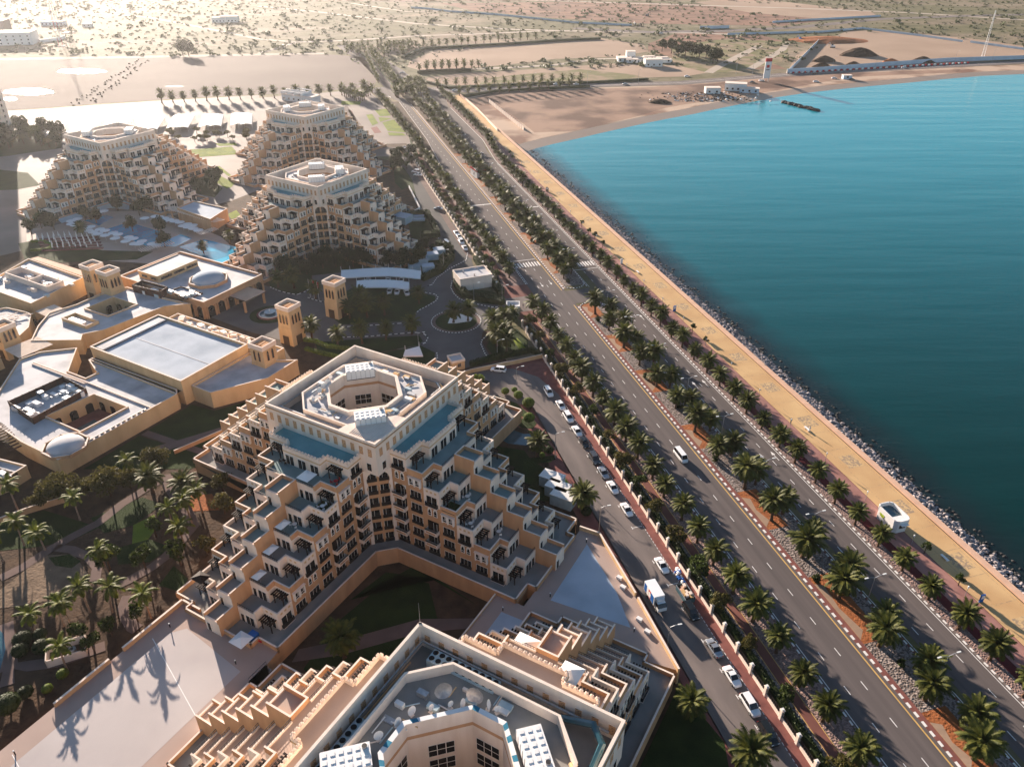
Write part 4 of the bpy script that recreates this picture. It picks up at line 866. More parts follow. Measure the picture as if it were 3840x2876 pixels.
# --- wind towers
def wind_tower(p, hh, label, nwin=3, side=5.6, base=0.0):
    B = root('wind_tower', (p[0], p[1], base), label, 'wind tower', -R_(30)); s = side / 2
    m = MB(); n = 4; zs = [0, hh * .45, hh * .46, hh - .9]; rr_ = [s * 1.02, s * .99, s * .96, s * .93]
    for z0, z1, r0, r1 in ((0, hh * .45, s * 1.05, s * 1.02), (hh * .45, hh - 1.0, s * .98, s * .93)):
        m.v.extend([(-r0, -r0, z0), (r0, -r0, z0), (r0, r0, z0), (-r0, r0, z0), (-r1, -r1, z1), (r1, -r1, z1), (r1, r1, z1), (-r1, r1, z1)]); i = len(m.v) - 8
        for f in [(0, 1, 5, 4), (1, 2, 6, 5), (2, 3, 7, 6), (3, 0, 4, 7), (4, 5, 6, 7)]: m.f.append(tuple(i + j for j in f)); m.m.append(m.mi('stucco_sand'))
    link('shaft', m.mesh('shaft'), B)
    c = MB(); r0 = s * 1.0
    for k in range(4): T = wingT(k); c.obox(T(-r0 - .1, r0 - .1), T(r0 - .3, r0 - .1), .4, hh - 1.15, hh + .25, 'coping')
    link('crown', c.mesh('crown'), B)
    d = MB(); 
    for x in (-1, 0, 1): d.box(x * 1.2 - .35, x * 1.2 + .35, -1.4, 1.4, hh - 1.0, hh - .2, 'stucco_orange', bottom=False)
    link('vane', d.mesh('vane'), B)
    wm = MB(); pts = [(-.36, 0), (.36, 0), (.36, 2.6), (.22, 2.75), (.26, 3.0), (0, 3.4), (-.26, 3.0), (-.22, 2.75), (-.36, 2.6)]
    wm.face([(x, -.06, z) for x, z in pts], 'glass_dark'); wm.box(-.48, -.36, -.09, 0, 0, 2.6, 'stucco_orange'); wm.box(.36, .48, -.09, 0, 0, 2.6, 'stucco_orange'); we = wm.mesh('window')
    dm = MB(); dm.box(-1.25, 1.25, -.1, 0, 0, 3.3, 'soil_brown'); dm.box(-1.5, 1.5, -.06, 0, 3.3, 3.6, 'stucco_sand'); de = dm.mesh('doorway')
    for k in range(4):
        T = wingT(k); nn = T(0, 1); a = math.atan2(nn[0], -nn[1])
        for j in range(nwin): x = (j - (nwin - 1) / 2) * (1.4 if nwin == 3 else 1.9); link('window', we, B, (*T(x, s * .97), hh * .56), a)
        if base < 1: link('doorway', de, B, (*T(0, s * 1.06), 0), a)
    return B
wind_tower(ZB(640, 645, 13.6), 13.6, 'sand-coloured wind tower standing beside the round fountain in front of the hotel entrance')
wind_tower(ZB(1037, 437, 13.4), 13.4, 'sand-coloured wind tower beside the three flagpoles and the dark palm clump')
wind_tower(ZB(418, 975, 11.5), 11.5, 'wind tower with two tall openings at the corner of the big flat-roofed hall', 2)
wind_tower(ZA(782, 300, 13.5), 13.5, 'left one of the two wind towers rising side by side from the hotel roofs')
wind_tower(ZA(925, 347, 13.5), 13.5, 'right one of the two wind towers rising side by side from the hotel roofs')
wind_tower(ZA(10, 820, 11), 11, 'wind tower at the left edge of the photo beside the broken pergola roof')
wind_tower(ZA(-160, 1020, 8), 8, 'low tower at the left edge, cut off, in front of the other edge tower')
# --- hotel blocks
q = reader(0, 1300, 640 / 1269)
hall = UVp([(-217.6, 118.2), (-177.1, 118.2), (-177.1, 143.4), (-217.6, 143.4)])
B, c = low_block('event_hall', 'large rectangular hall with a pale blue flat roof in the hotel', hall, 7.4, par=.8, ph=.5, roofm='roof_blue')
m = MB(); m.prism([(-19.3, -11.6), (-15.6, -11.6), (-15.6, 11.8), (-19.3, 11.8)], 7.4, 7.9, 'roof_white'); link('roof_ledge', m.mesh('roof_ledge'), B)
m = MB()
for x in (-13, -9.5, -5): m.box(x, x + 2.2, -12.85, -12.62, 0, 4.2, 'stucco_cream')
for x in (-14, -7, 0, 7): m.box(x, x + 5, -12.72, -12.6, .3, 5.0, 'stucco_orange')
link('wall_panel', m.mesh('wall_panel'), B)
m = MB(); m.box(-19, 19.5, -14.6, -12.7, 4.66, 4.72, 'soil_brown'); m.box(-19, 19.5, -14.9, -14.6, 4.4, 5.1, 'stucco_sand', top='coping'); link('gutter_roof', m.mesh('gutter_roof'), B)
m = MB(); m.box(-15.4, 19.3, -1.2, -.9, 7.41, 7.47, 'roof_white'); m.box(-15.4, -15.1, -11.6, 11.8, 7.41, 7.5, 'dark_metal'); link('roof_seam', m.mesh('roof_seam'), B)
low_block('service_wing', 'narrow roof trough full of ducts behind the large rectangular hall', UVp([(-216, 143.9), (-168, 143.9), (-168, 149.5), (-216, 149.5)]), 5.6, par=.8)
low_block('service_wing', 'low block with parapet between the large hall and the two-opening wind tower', UVp([(-176.8, 121), (-169, 121), (-160.8, 135), (-160.8, 147.5), (-167.5, 143.4), (-176.8, 143.4)]), 4.6, par=.7)
dct = MB(); rr = random.Random(5)
for k in range(26):
    v = -212 + k * 1.65; u = 145 + rr.uniform(0, 3); a = UV(v, u); b = UV(v + rr.uniform(.8, 2.2), u + rr.uniform(-.6, 1.2)); dct.obox(a, b, rr.uniform(1.0, 1.7), 5.6, 5.6 + rr.uniform(.9, 2.0), rr.choice(['stucco_cream', 'white_paint', 'coping']))
o = link('air_duct', dct.mesh('air_duct')); tag(o, 'jumble of pale air ducts in the trough behind the large rectangular hall', 'ducts'); o['kind'] = 'stuff'
ent = UVp([(-259.2, 159.5), (-214.9, 159.5), (-214.9, 187), (-259.2, 187)])
B, c = low_block('entrance_hall', 'hotel entrance hall with an oval pale blue dome on its white roof', ent, 5.8, wallm='stucco_orange', par=.8, ph=.5)
m = MB(); lc = lambda p: loc_poly([p], c)[0]
cp = [lc(ZA(x, y, 8.3)) for x, y in [(1190, 360), (1360, 405), (1690, 270), (1540, 220)]]; x0, x1 = min(p[0] for p in cp), max(p[0] for p in cp); y0, y1 = min(p[1] for p in cp), max(p[1] for p in cp)
m.box(x0, x1, y0, y1, 5.8, 8.3, 'stucco_sand', top='roof_white'); m.box(x0 - .2, x1 + .2, y0 - .2, y0 + .2, 8.1, 8.6, 'stucco_sand', top='coping'); m.box(x0 - .2, x0 + .2, y0 + .2, y1, 8.1, 8.6, 'stucco_sand', top='coping'); m.box(x1 - .2, x1 + .2, y0 + .2, y1, 8.1, 8.6, 'stucco_sand', top='coping')
link('clerestory', m.mesh('clerestory'), B)
gm = MB(); gm.box(-2.4, 2.4, -.05, 0, 0, .95, 'glass_dark'); ge = gm.mesh('window')
for f in (.2, .52, .84): link('window', ge, B, (x1, y0 + (y1 - y0) * f, 6.6), math.pi / 2)
for f in (.3, .75): link('window', ge, B, (x0 + (x1 - x0) * f, y0, 6.6), 0, (.6, 1, 1))
dc = lc(ZA(1800, 440, 6.2)); m = MB(); m.dome(dc[0], dc[1], 6.5, 5.8, 5.8, 2.9, 'roof_blue', 28, 8); o = link('dome', m.mesh('dome', True), B)
m = MB(); oc = [(dc[0] + 6.9 * math.cos(R_(22.5 + 45 * k)), dc[1] + 6.9 * math.sin(R_(22.5 + 45 * k))) for k in range(8)]
for j in range(8): m.obox(oc[j], oc[(j + 1) % 8], .5, 5.8, 7.0, 'stucco_orange', ext=.2, top='coping')
link('dome_kerb', m.mesh('dome_kerb'), B)
am = MB(); pts = [(-1.5, 0), (1.5, 0), (1.5, 3.2), (1.0, 3.9), (0, 4.3), (-1.0, 3.9), (-1.5, 3.2)]; am.face([(x, -.08, z) for x, z in pts], 'glass_dark'); am.box(-2.0, -1.5, -.5, 0, 0, 4.2, 'stucco_orange'); am.box(1.5, 2.0, -.5, 0, 0, 4.2, 'stucco_orange'); ae = am.mesh('archway')
P = loc_poly(ent, c); ex = max(p[0] for p in P); ey0 = min(p[1] for p in P)
for k in range(6): link('archway', ae, B, (ex, ey0 + 2.4 + k * 4.5, 0), math.pi / 2)
for k in range(3): link('archway', ae, B, (ex - 2.6 - k * 4.5, ey0, 0), 0)
# entrance canopy
cp = [ZB(90, 560, 4.4), ZB(280, 622, 4.4), ZB(455, 535, 4.4), ZB(265, 490, 4.4)]; c0 = cp[0]
B = root('entrance_canopy', (c0[0], c0[1], 0), 'flat brown canopy over the drive at the hotel entrance', 'canopy')
m = MB(); pl = [(p[0] - c0[0], p[1] - c0[1]) for p in cp]; m.prism(pl, 4.1, 4.45, 'brown_screen', top='parapet_pink'); link('roof', m.mesh('roof'), B)
pm = MB(); pm.box(-.35, .35, -.35, .35, 0, 4.1, 'stucco_orange'); pme = pm.mesh('post')
for p in (pl[1], pl[2]): link('post', pme, B, (p[0] * .93, p[1] * .93 - .4, 0), -R_(30))
# other hotel blocks
B, c = low_block('hotel_block', 'hotel block at the left with a plant room ring on its white roof', [ZA(-160, 495, 6.2), ZA(270, 650, 6.2), ZA(720, 425, 6.2), ZA(250, 262, 6.2)], 6.0, par=.7)
pn = [ZA(45, 375, 8), ZA(400, 497, 8), ZA(540, 448, 8), ZA(180, 338, 8)]; pl = loc_poly(pn, c)
x0, x1, y0, y1 = min(p[0] for p in pl), max(p[0] for p in pl), min(p[1] for p in pl), max(p[1] for p in pl); m = MB()
for a, b in (((x0, y0), (x1, y0)), ((x1, y0), (x1, y1)), ((x1, y1), (x0, y1)), ((x0, y1), (x0, y0)), ((x0 + (x1 - x0) * .55, y0), (x0 + (x1 - x0) * .55, y1))): m.obox(a, b, .4, 6.0, 8.2, 'coping', ext=.15)
for k in range(10): x, y = rr.uniform(x0 + 1, x1 - 1), rr.uniform(y0 + .8, y1 - .8); m.box(x - .8, x + .8, y - .5, y + .5, 6, 6 + rr.uniform(.7, 1.5), 'white_paint')
for k in range(9): x, y = rr.uniform(x0 - 4, x1 + 4), rr.choice([y0 - 2.4, y1 + 2.0]) + rr.uniform(-.5, .5); m.box(x - .9, x + .9, y - .6, y + .6, 6, 6 + rr.uniform(.7, 1.4), rr.choice(['white_paint', 'chiller_blue', 'coping']))
link('plant_room', m.mesh('plant_room'), B)
slope = [ZA(250, 262, 6.2), ZA(720, 425, 6.2), ZA(740, 360, 2), ZA(320, 232, 2)]
low_block('hotel_block', 'brown-roofed strip behind the hotel block with the plant room ring', [ZA(262, 250, 3.5), ZA(730, 408, 3.5), ZA(760, 370, 3.5), ZA(325, 234, 3.5)], 3.4, par=0, roofm='parapet_pink')
midb = [ZA(270, 968, 5), ZA(330, 840, 5), ZA(425, 728, 5), ZA(660, 655, 5), ZA(880, 560, 5), ZA(1100, 505, 5), ZA(1380, 590, 5), ZA(1640, 650, 5), ZA(1420, 672, 5), ZA(900, 875, 5), ZA(715, 912, 5), ZA(700, 962, 5)]
hole = [ZA(740, 690, 5), ZA(980, 592, 5), ZA(1180, 655, 5), ZA(935, 752, 5)]
B, c = low_block('hotel_block', 'middle hotel block with an open square court in its grey-white roof', midb, 4.9, holes=[hole], par=.5)
pn = [ZA(535, 765, 6), ZA(740, 835, 6), ZA(845, 790, 6), ZA(650, 720, 6)]; pl = loc_poly(pn, c); m = MB()
for j in range(4): m.obox(pl[j], pl[(j + 1) % 4], .35, 4.9, 6.1, 'stucco_sand', ext=.1, top='coping')
for k in range(5): m.box(pl[0][0] + 2 + k * 1.5, pl[0][0] + 3.2 + k * 1.5, pl[0][1] + .8, pl[0][1] + 2.4, 4.9, 5.9, 'white_paint')
link('plant_pen', m.mesh('plant_pen'), B)
for nm, pts, lab in (('shade', [(150, 985), (265, 970), (380, 985), (390, 1000), (300, 1080), (180, 1095), (160, 1050)], 'slatted shade roof where the lane passes between the hotel blocks at the left'), ('shade', [(355, 690), (440, 670), (520, 710), (500, 740), (420, 725)], 'small slatted shade roof between the hotel blocks below the two paired wind towers')):
    P = [ZA(x, y, 5.1) for x, y in pts]; m = MB(); cx, cy = sum(p[0] for p in P) / len(P), sum(p[1] for p in P) / len(P); a = min(p[0] for p in P) - cx; b = max(p[0] for p in P) - cx; e = max(abs(p[1] - cy) for p in P)
    for k in range(int((b - a) / .55)): m.box(a + k * .55, a + k * .55 + .28, -e, e, 0, .14, 'stucco_cream')
    tag(link('shade_roof', m.mesh('shade_roof'), None, (cx, cy, 5.0), R_(-35)), lab, 'shade roof')
lowp = [q(435, 850, 4.7), q(160, 715, 4.7), q(0, 605, 4.7), q(-120, 540, 4.7), q(-60, 420, 4.7), q(145, 100, 4.7), q(300, 45, 4.7), q(575, 15, 4.7), q(510, 190, 4.7), q(640, 240, 4.7), q(725, 200, 4.7), q(660, 105, 4.7), q(690, 90, 4.7), q(1318, 325, 4.7), q(1318, 359, 4.7)]
hole = [q(345, 525, 4.7), q(700, 360, 4.7), q(945, 455, 4.7), q(600, 635, 4.7)]
B, c = low_block('hotel_block', 'hotel block at the lower left with a small pool court and an oval dome', lowp, 4.6, holes=[hole], par=.5, holefloor='brick_red')
L1 = lambda x, y, z=4.7: loc_poly([q(x, y, z)], c)[0]
m = MB(); pc = [L1(575, 610, .2), L1(700, 540, .2), L1(730, 548, .2), L1(610, 625, .2)]; m.prism([L1(572, 606, .2), L1(600, 632, .2), L1(735, 560, .2), L1(700, 542, .2)], .1, .2, 'glass_blue'); link('pool', m.mesh('pool'), B)
dc = L1(490, 740, 5.0); m = MB(); m.dome(dc[0], dc[1], 5.0, 4.6, 4.6, 2.1, 'roof_white', 28, 8); link('dome', m.mesh('dome', True), B)
m = MB(); oc = [(dc[0] + 5.5 * math.cos(R_(22.5 + 45 * k)), dc[1] + 5.5 * math.sin(R_(22.5 + 45 * k))) for k in range(8)]
for j in range(8): m.obox(oc[j], oc[(j + 1) % 8], .4, 4.6, 5.6, 'stucco_orange', ext=.15, top='coping')
link('dome_kerb', m.mesh('dome_kerb'), B)
m = MB(); a, b = L1(640, 725), L1(1075, 480); m.obox(a, b, .12, 5.3, 5.42, 'dark_metal'); m.obox(a, b, .12, 4.65, 4.75, 'steel')
for k in range(12): p = (a[0] + (b[0] - a[0]) * k / 11, a[1] + (b[1] - a[1]) * k / 11); m.box(p[0] - .15, p[0] + .15, p[1] - .5, p[1] + .5, 4.6, 5.3, 'steel')
link('roof_duct', m.mesh('roof_duct'), B)
m = MB()
for (x0, y0, x1, y1) in ((250, 120, 640, 265), (640, 265, 1120, 455), (240, 130, 630, 278)): m.obox(L1(x0, y0), L1(x1, y1), .35, 4.6, 5.0, 'coping')
link('roof_seam', m.mesh('roof_seam'), B)
def screen_pen(name, pts, label, base, hgt=2.2, n=7, m2=None):
    c = (sum(p[0] for p in pts) / len(pts), sum(p[1] for p in pts) / len(pts)); B = root(name, (c[0], c[1], base), label, 'plant enclosure', -R_(30)); P = loc_poly(pts, c); m = MB()
    for j in range(len(P)):
        a, b = Vector(P[j]), Vector(P[(j + 1) % len(P)]); m.obox(tuple(a), tuple(b), .12, 0, hgt, 'brown_screen'); k = int((b - a).length / 1.8)
        for i in range(k + 1): p = a + (b - a) * i / max(1, k); m.box(p.x - .1, p.x + .1, p.y - .1, p.y + .1, 0, hgt + .15, 'dark_metal')
    link('screen', m.mesh('screen'), B); e = MB(); x0, x1, y0, y1 = min(p[0] for p in P) + 1.2, max(p[0] for p in P) - 1.2, min(p[1] for p in P) + 1, max(p[1] for p in P) - 1
    for k in range(n): x, y = rr.uniform(x0, x1), rr.uniform(y0, y1); w_, d_ = rr.uniform(.6, 1.5), rr.uniform(.4, .9); e.box(x - w_, x + w_, y - d_, y + d_, 0, rr.uniform(.7, 1.7), rr.choice(['white_paint', 'steel', 'chiller_blue', 'canvas_white'])); e.tube([(x, y, .5), (x + 1.2, y + .8, .6), (x + 2, y + .8, .6)], .15, 'steel', 6)
    link('air_unit', e.mesh('air_unit'), B); B.children[-1]['kind'] = 'stuff'
    return B
screen_pen('plant_enclosure', [q(62, 415, 6.2), q(240, 540, 6.2), q(640, 320, 6.2), q(470, 230, 6.2)], 'long brown screened pen of air units beside the small pool court roof', 4.62, 2.0, 16)
screen_pen('plant_enclosure', [ZA(1140, 478, 7.8), ZA(1378, 535, 7.8), ZA(1442, 495, 7.8), ZA(1225, 437, 7.8)], 'brown screened box between the paired wind towers and the domed entrance hall', 4.92, 2.8, 5)
screen_pen('plant_enclosure', [ZA(1455, 530, 6.4), ZA(1600, 600, 6.4), ZA(1745, 548, 6.4), ZA(1560, 490, 6.4)], 'small pen of air units at the front corner of the domed entrance hall', 5.82, .5, 8)
low_block('hotel_block', 'broken-looking pergola-roofed block at the left edge of the photo', [ZA(-60, 700, 5), ZA(60, 680, 5), ZA(240, 720, 5), ZA(270, 740, 5), ZA(250, 850, 5), ZA(130, 960, 5), ZA(-60, 900, 5)], 4.8, par=.5)
m = MB(); 
for k in range(14): a = ZA(20 + rr.uniform(0, 130), 720 + rr.uniform(0, 120), 5.6); m.obox(a, (a[0] + rr.uniform(-5, 5), a[1] + rr.uniform(-4, 4)), .22, 5.4, 5.6, 'coping')
o = tag(link('pergola_beams', m.mesh('pergola_beams')), 'tangle of pale pergola beams on the block at the left edge', 'pergola'); o['kind'] = 'stuff'
low_block('hotel_block', 'low block with blue roof tanks at the left edge below the lower hotel block', [q(-150, 800, 3.6), q(200, 890, 3.6), q(40, 990, 3.6), q(-150, 1060, 3.6)], 3.4, par=.6)
B = screen_pen('plant_enclosure', [q(-100, 860, 4.5), q(120, 925, 4.5), q(40, 960, 4.5), q(-110, 1000, 4.5)], 'pen with pale blue air units on the low block at the left edge', 3.42, .4, 9)
B = root('bridge', (*q(10, 640, 4), 0), 'curved brown timber bridge roof at the left edge beside the lower hotel block', 'bridge', R_(-40)); m = MB()
for k in range(16): t = k / 15; m.box(-9 + t * 18, -8.5 + t * 18, -1.7, 1.7, 3.4 + 1.6 * math.sin(math.pi * t), 3.55 + 1.6 * math.sin(math.pi * t), 'brown_screen')
link('slats', m.mesh('slats'), B)
# pool pavilion
B, c = low_block('pool_pavilion', 'flat white-roofed pavilion with columns beside the swimming pools', [RL_(1145, 1345, 6), RL_(1360, 1420, 6), RL_(1470, 1350, 6), RL_(1255, 1300, 6)], 5.6, wallm='stucco_orange', par=.5, roofm='roof_blue')
cm_ = MB(); cm_.cyl(0, 0, 0, 4.6, .4, .35, 'stucco_orange', 8); cme = cm_.mesh('column')
for k in range(7): p = loc_poly([RL_(1075 + k * 46, 1400 + k * 15, 0)], c)[0]; link('column', cme, B, (p[0], p[1], 0))
m = MB(); a = [loc_poly([RL_(*p, 4.8)], c)[0] for p in ((1060, 1350), (1380, 1440))]
for k in range(26): t = k / 25; x, y = a[0][0] + (a[1][0] - a[0][0]) * t, a[0][1] + (a[1][1] - a[0][1]) * t; m.obox((x, y), (x + 1.5, y + 5), .35, 4.7, 4.9, 'coping')
link('pergola', m.mesh('pergola'), B)
# guard houses, substation, gate lodge
def hut(p, w_, d_, h_, rz, label, top='roof_white', wallm='stucco_sand', win=True, band='coping'):
    B = root('guard_house' if win else 'utility_building', (p[0], p[1], 0), label, 'guard house' if win else 'utility building', rz); m = MB(); m.box(-w_ / 2, w_ / 2, -d_ / 2, d_ / 2, 0, h_ - .5, wallm, top=top); link('wall', m.mesh('wall'), B)
    r = MB(); e = .15
    for a, b, c_, dd in ((-w_ / 2 - e, w_ / 2 + e, -d_ / 2 - e, -d_ / 2 + .15), (-w_ / 2 - e, w_ / 2 + e, d_ / 2 - .15, d_ / 2 + e), (-w_ / 2 - e, -w_ / 2 + .15, -d_ / 2 + .15, d_ / 2 - .15), (w_ / 2 - .15, w_ / 2 + e, -d_ / 2 + .15, d_ / 2 - .15)): r.box(a, b, c_, dd, h_ - .75, h_, band)
    link('parapet', r.mesh('parapet'), B)
    if win:
        g = MB(); g.box(-.6, .6, -.04, 0, 0, 1.2, 'glass_dark'); 
        for x in (-.6, -.2, .2, .56): g.box(x, x + .05, -.06, -.04, 0, 1.2, 'white_frame')
        ge_ = g.mesh('window'); link('window', ge_, B, (.3, -d_ / 2, 1.1)); link('window', ge_, B, (w_ / 2, 0, 1.1), math.pi / 2)
        d = MB(); d.box(-.45, .45, -.05, 0, 0, 2.1, 'dark_wood'); link('door', d.mesh('door'), B, (-w_ / 2, 0, 0), -math.pi / 2)
    return B
hut(ZC(255, 1150, 1.6), 4.2, 4.2, 3.6, R_(23), 'small sand-coloured guard house behind the corner of the middle residence')
hut(ZC(745, 690, 1.8), 4.4, 4.0, 4.0, R_(0), 'white-topped gate lodge at the hotel entrance beside the shore road', wallm='stucco_cream', band='white_paint')
B = hut(ZC(395, 415, 3.0), 12.5, 9, 5.2, ROAD_ROT + math.pi / 2 + R_(5), 'plain white flat-roofed utility building behind the hedge near the roundabout', wallm='stucco_cream', win=False)
m = MB()
for x, y in ((-3, 2), (0, -2.5), (3, 3)): m.cyl(x, y, 4.7, 5.6, .3, .3, 'steel', 8)
link('roof_vent', m.mesh('roof_vent'), B)
hut(ZS(862, 210, 2), 9, 5.5, 4.2, ROAD_ROT + R_(8), 'white road-side booth with red trim standing in the palm median', wallm='white_paint', band='sign_red', win=True)
hut(ZS(315, 50, 1.5), 4.6, 4.2, 3.6, R_(-28), 'small lodge at the far end of the parking street', wallm='stucco_cream')
# kiosk on the promenade
p = Z5(1078, 1000, 2.2); B = root('promenade_kiosk', (p[0], p[1], 0), 'white kiosk with open blue roof and round green sign on the promenade', 'kiosk', ROAD_ROT)
m = MB(); hx, hy, hh = 3.3, 1.95, 3.6; ch = .7; oc = [(hx - ch, -hy), (hx, -hy + ch), (hx, hy - ch), (hx - ch, hy), (-hx + ch, hy), (-hx, hy - ch), (-hx, -hy + ch), (-hx + ch, -hy)]
m.prism(oc, 0, hh - 1.0, 'white_paint', top='glass_blue')
for j in range(8): m.obox(oc[j], oc[(j + 1) % 8], .28, hh - 1.2, hh, 'white_paint', ext=.1)
m.box(1.3, hx - .2, -hy + .4, hy - .4, hh - 1.0, hh - .25, 'white_paint'); link('body', m.mesh('body'), B)
s1 = MB(); n = 20
for r0, r1, mm in ((0, .32, 'sign_green'), (.32, .45, 'dark_metal'), (.45, .95, 'sign_green')):
    for k in range(n):
        a, b = 2 * math.pi * k / n, 2 * math.pi * (k + 1) / n
        s1.face([(r0 * math.cos(a), -.06, r0 * math.sin(a)), (r1 * math.cos(a), -.06, r1 * math.sin(a)), (r1 * math.cos(b), -.06, r1 * math.sin(b)), (r0 * math.cos(b), -.06, r0 * math.sin(b))], mm)
for k in range(9): t0, t1 = k / 9, (k + 1) / 9; f = lambda t, w_: (.75 + 1.1 * t, -.07, -.55 - 1.1 * t * t - w_ * (1 - t)); s1.face([f(t0, .35), f(t1, .35), f(t1, 0), f(t0, 0)], 'dark_metal')
SIGN_K = link('sign', s1.mesh('sign'), B, (-1.2, -hy, 2.1), 0, .8)
sw = MB(); sw.box(-.8, .8, -.06, 0, 0, 1.3, 'dark_metal'); sw.box(-1.0, 1.0, -.9, 0, 1.35, 1.45, 'white_paint'); link('serving_hatch', sw.mesh('serving_hatch'), B, (hx, 0, 1.3), math.pi / 2)
# ================================================================ STREETS, GARDENS AND POOLS ROUND THE BUILDINGS
ZR = reader(1280, 960, 700 / 1271); ZQ = reader(0, 300, 800 / 1269)
flat('garden_soil', [(-330, 60), (-90, -30), RS(140, 59), RS(-285, 59.6), RS(-440, 60), (-110, 470), (-330, 470)], .006, 'soil_brown')
pale = [RL_(-500, 1450), RL_(-500, 720), FD(0, 246), FD(60, 246), FD(330, 226), FD(560, 212), FD(800, 193), RT(190, 600), RT(250, 660), RT(440, 880), RT(480, 1010), RL_(2209, 1020), RL_(1500, 1300), RL_(1100, 1400), RL_(0, 1657)]
flat('plaza_paving', pale, .012, 'plaza_pale')
flat('block_paving', [ZC(150, -60), ZC(250, -60), ZC(362, 255), ZC(210, 480), ZC(215, 530), ZC(300, 605), ZC(690, 655), ZC(890, 620), ZC(940, 700), ZC(700, 720), ZC(500, 800), ZC(470, 960), ZC(565, 1130), ZC(385, 1185), ZC(80, 1250), ZC(-100, 1050), ZB(1050, 985), ZB(790, 935), ZB(650, 975), ZB(300, 880), ZB(-20, 760), ZB(-20, 640), ZB(430, 480), ZB(700, 565), ZB(860, 520), ZB(850, 380), ZB(1400, 330), ZB(1820, 400), ZB(1960, 380), ZB(2070, 250), ZB(1960, 130)], .02, 'block_paving')
flat('drive', [ZR(0, 480), ZR(500, 440), ZR(600, 400), ZR(700, 330), ZR(980, 350), ZR(1110, 352), ZR(1110, 400), ZR(1010, 400), ZR(990, 500), ZR(900, 560), ZR(700, 575), ZR(560, 530), ZR(0, 560)], .028, 'block_paving')
st = [RS(150, 59.5), RS(-181, 59.0), RS(-186, 52), RS(-192, 48.5), RS(-198, 47), RS(-203.5, 46), RS(-204.5, 53), RS(-203, 60), RS(-196, 66), RS(-185, 68.8), RS(150, 68.8)]
flat('street', st, .03, 'asphalt_worn')
flat('pavement', [RS(150, 68.8), RS(-185, 68.8), RS(-196, 66), RS(-203, 60), RS(-205, 53), RS(-208.4, 60), RS(-209, 71), RS(150, 71)], .03, 'brick_red')
flat('pavement', [RS(150, 57.6), RS(-125, 57.6), RS(-125, 55), RS(-150, 55), RS(-176, 56.5), RS(-181, 59.4), RS(150, 59.4)], .03, 'brick_red')
flat('pavement', [ZG(900, 360), ZG(1300, 440), ZG(1480, 560), ZG(1640, 760), ZG(1750, 900), ZG(1700, 940), ZG(1460, 880), ZG(1180, 560), ZG(930, 420)], .026, 'brick_red')
flat('underpass_ramp', [ZG(1270, 990), ZG(1400, 900), ZG(1560, 960), ZG(1740, 950), ZG(1600, 1080), ZG(1400, 1060)], .036, 'glass_blue')
up = [RS(-286, 59.6), RS(-330, 60.4), RS(-395, 60.6), RS(-436, 63), RS(-450, 66), RS(-450, 71), RS(-370, 70.9), RS(-300, 69.6), RS(-270, 66), RS(-262, 59)]
flat('street', up, .03, 'asphalt_teal'); flat('pavement', [RS(-290, 69.4), RS(-330, 70.2), RS(-440, 71.4), RS(-440, 68.4), RS(-330, 67.6), RS(-296, 67.4)], .036, 'path_tan')
sm = MB()
for s in [-62, -71, -77.5, -83.5, -90.8, -99.5, -106.3, -113.5, -125, -133, -141, -147, -154, -160.5, -167, -174, -180]:
    sm.obox(RS(s, 66.0), RS(s, 68.5), .14, .036, .04, 'paint_white', bottom=False); sm.obox(RS(s - .5, 66.0), RS(s + .5, 66.0), .14, .041, .045, 'paint_white', bottom=False)
for k in range(120): s = -55 - k * 1.05; sm.obox(RS(s, 68.75), RS(s - .6, 68.75), .12, .036, .04, 'paint_white', bottom=False)
for k in range(22): s = -292 - k * 6.3; sm.obox(RS(s, 60.6 + (0 if s > -395 else .05 * (-395 - s))), RS(s - 3, 60.6), .12, .036, .04, 'paint_white', bottom=False)
struct('road_marking', sm)
kk = MB(); kb = kk
def kpath(pts, step=1.3, m2='kerb_black'): kerb(pts, .32, .15, step, 'paint_white', m2, .6)
kpath([ZR(*p) for p in [(500, 400), (530, 370), (590, 340), (640, 310), (660, 285), (640, 262), (560, 248)]])
c0 = ZR(782, 445); cr_ = 8.6; kpath([(c0[0] + cr_ * math.cos(a * math.pi / 24), c0[1] + cr_ * math.sin(a * math.pi / 24)) for a in range(49)], 1.1)
flat('lawn', [(c0[0] + 7.2 * math.cos(a * math.pi / 16), c0[1] + 7.2 * math.sin(a * math.pi / 16)) for a in range(32)], .06, 'lawn_dark'); flat('pavement', [(c0[0] + 8.4 * math.cos(a * math.pi / 16), c0[1] + 8.4 * math.sin(a * math.pi / 16)) for a in range(32)], .04, 'path_tan'); flat('gravel_bed', [ZR(*p) for p in [(725, 460), (745, 410), (790, 405), (810, 395), (850, 405), (893, 425), (880, 445), (780, 460)]], .07, 'white_paint')
kpath([ZR(*p) for p in [(755, 170), (745, 215), (765, 255), (800, 290), (850, 312), (950, 335), (1020, 348), (1105, 350)]])
kpath([ZR(*p) for p in [(860, -20), (850, 30), (740, 85), (700, 115), (650, 150), (620, 195), (585, 207)]])
kpath([ZR(*p) for p in [(0, 485), (120, 478), (230, 472), (330, 465), (430, 458)]], 1.8); kpath([ZR(*p) for p in [(0, 555), (200, 548), (400, 530), (500, 522), (560, 528), (590, 555), (575, 590), (540, 605)]], 1.8)
kpath([ZR(*p) for p in [(990, 545), (960, 570), (950, 600), (975, 660), (1000, 700)]]); kpath([ZR(*p) for p in [(650, 660), (655, 690), (640, 720), (600, 745)]])
kpath([ZB(*p) for p in [(490, 500), (560, 530), (640, 552), (720, 565), (780, 545), (830, 515)]], 1.6); kpath([ZB(*p) for p in [(815, 590), (880, 612), (950, 630)]], 1.4)
struct('kerb', kk)
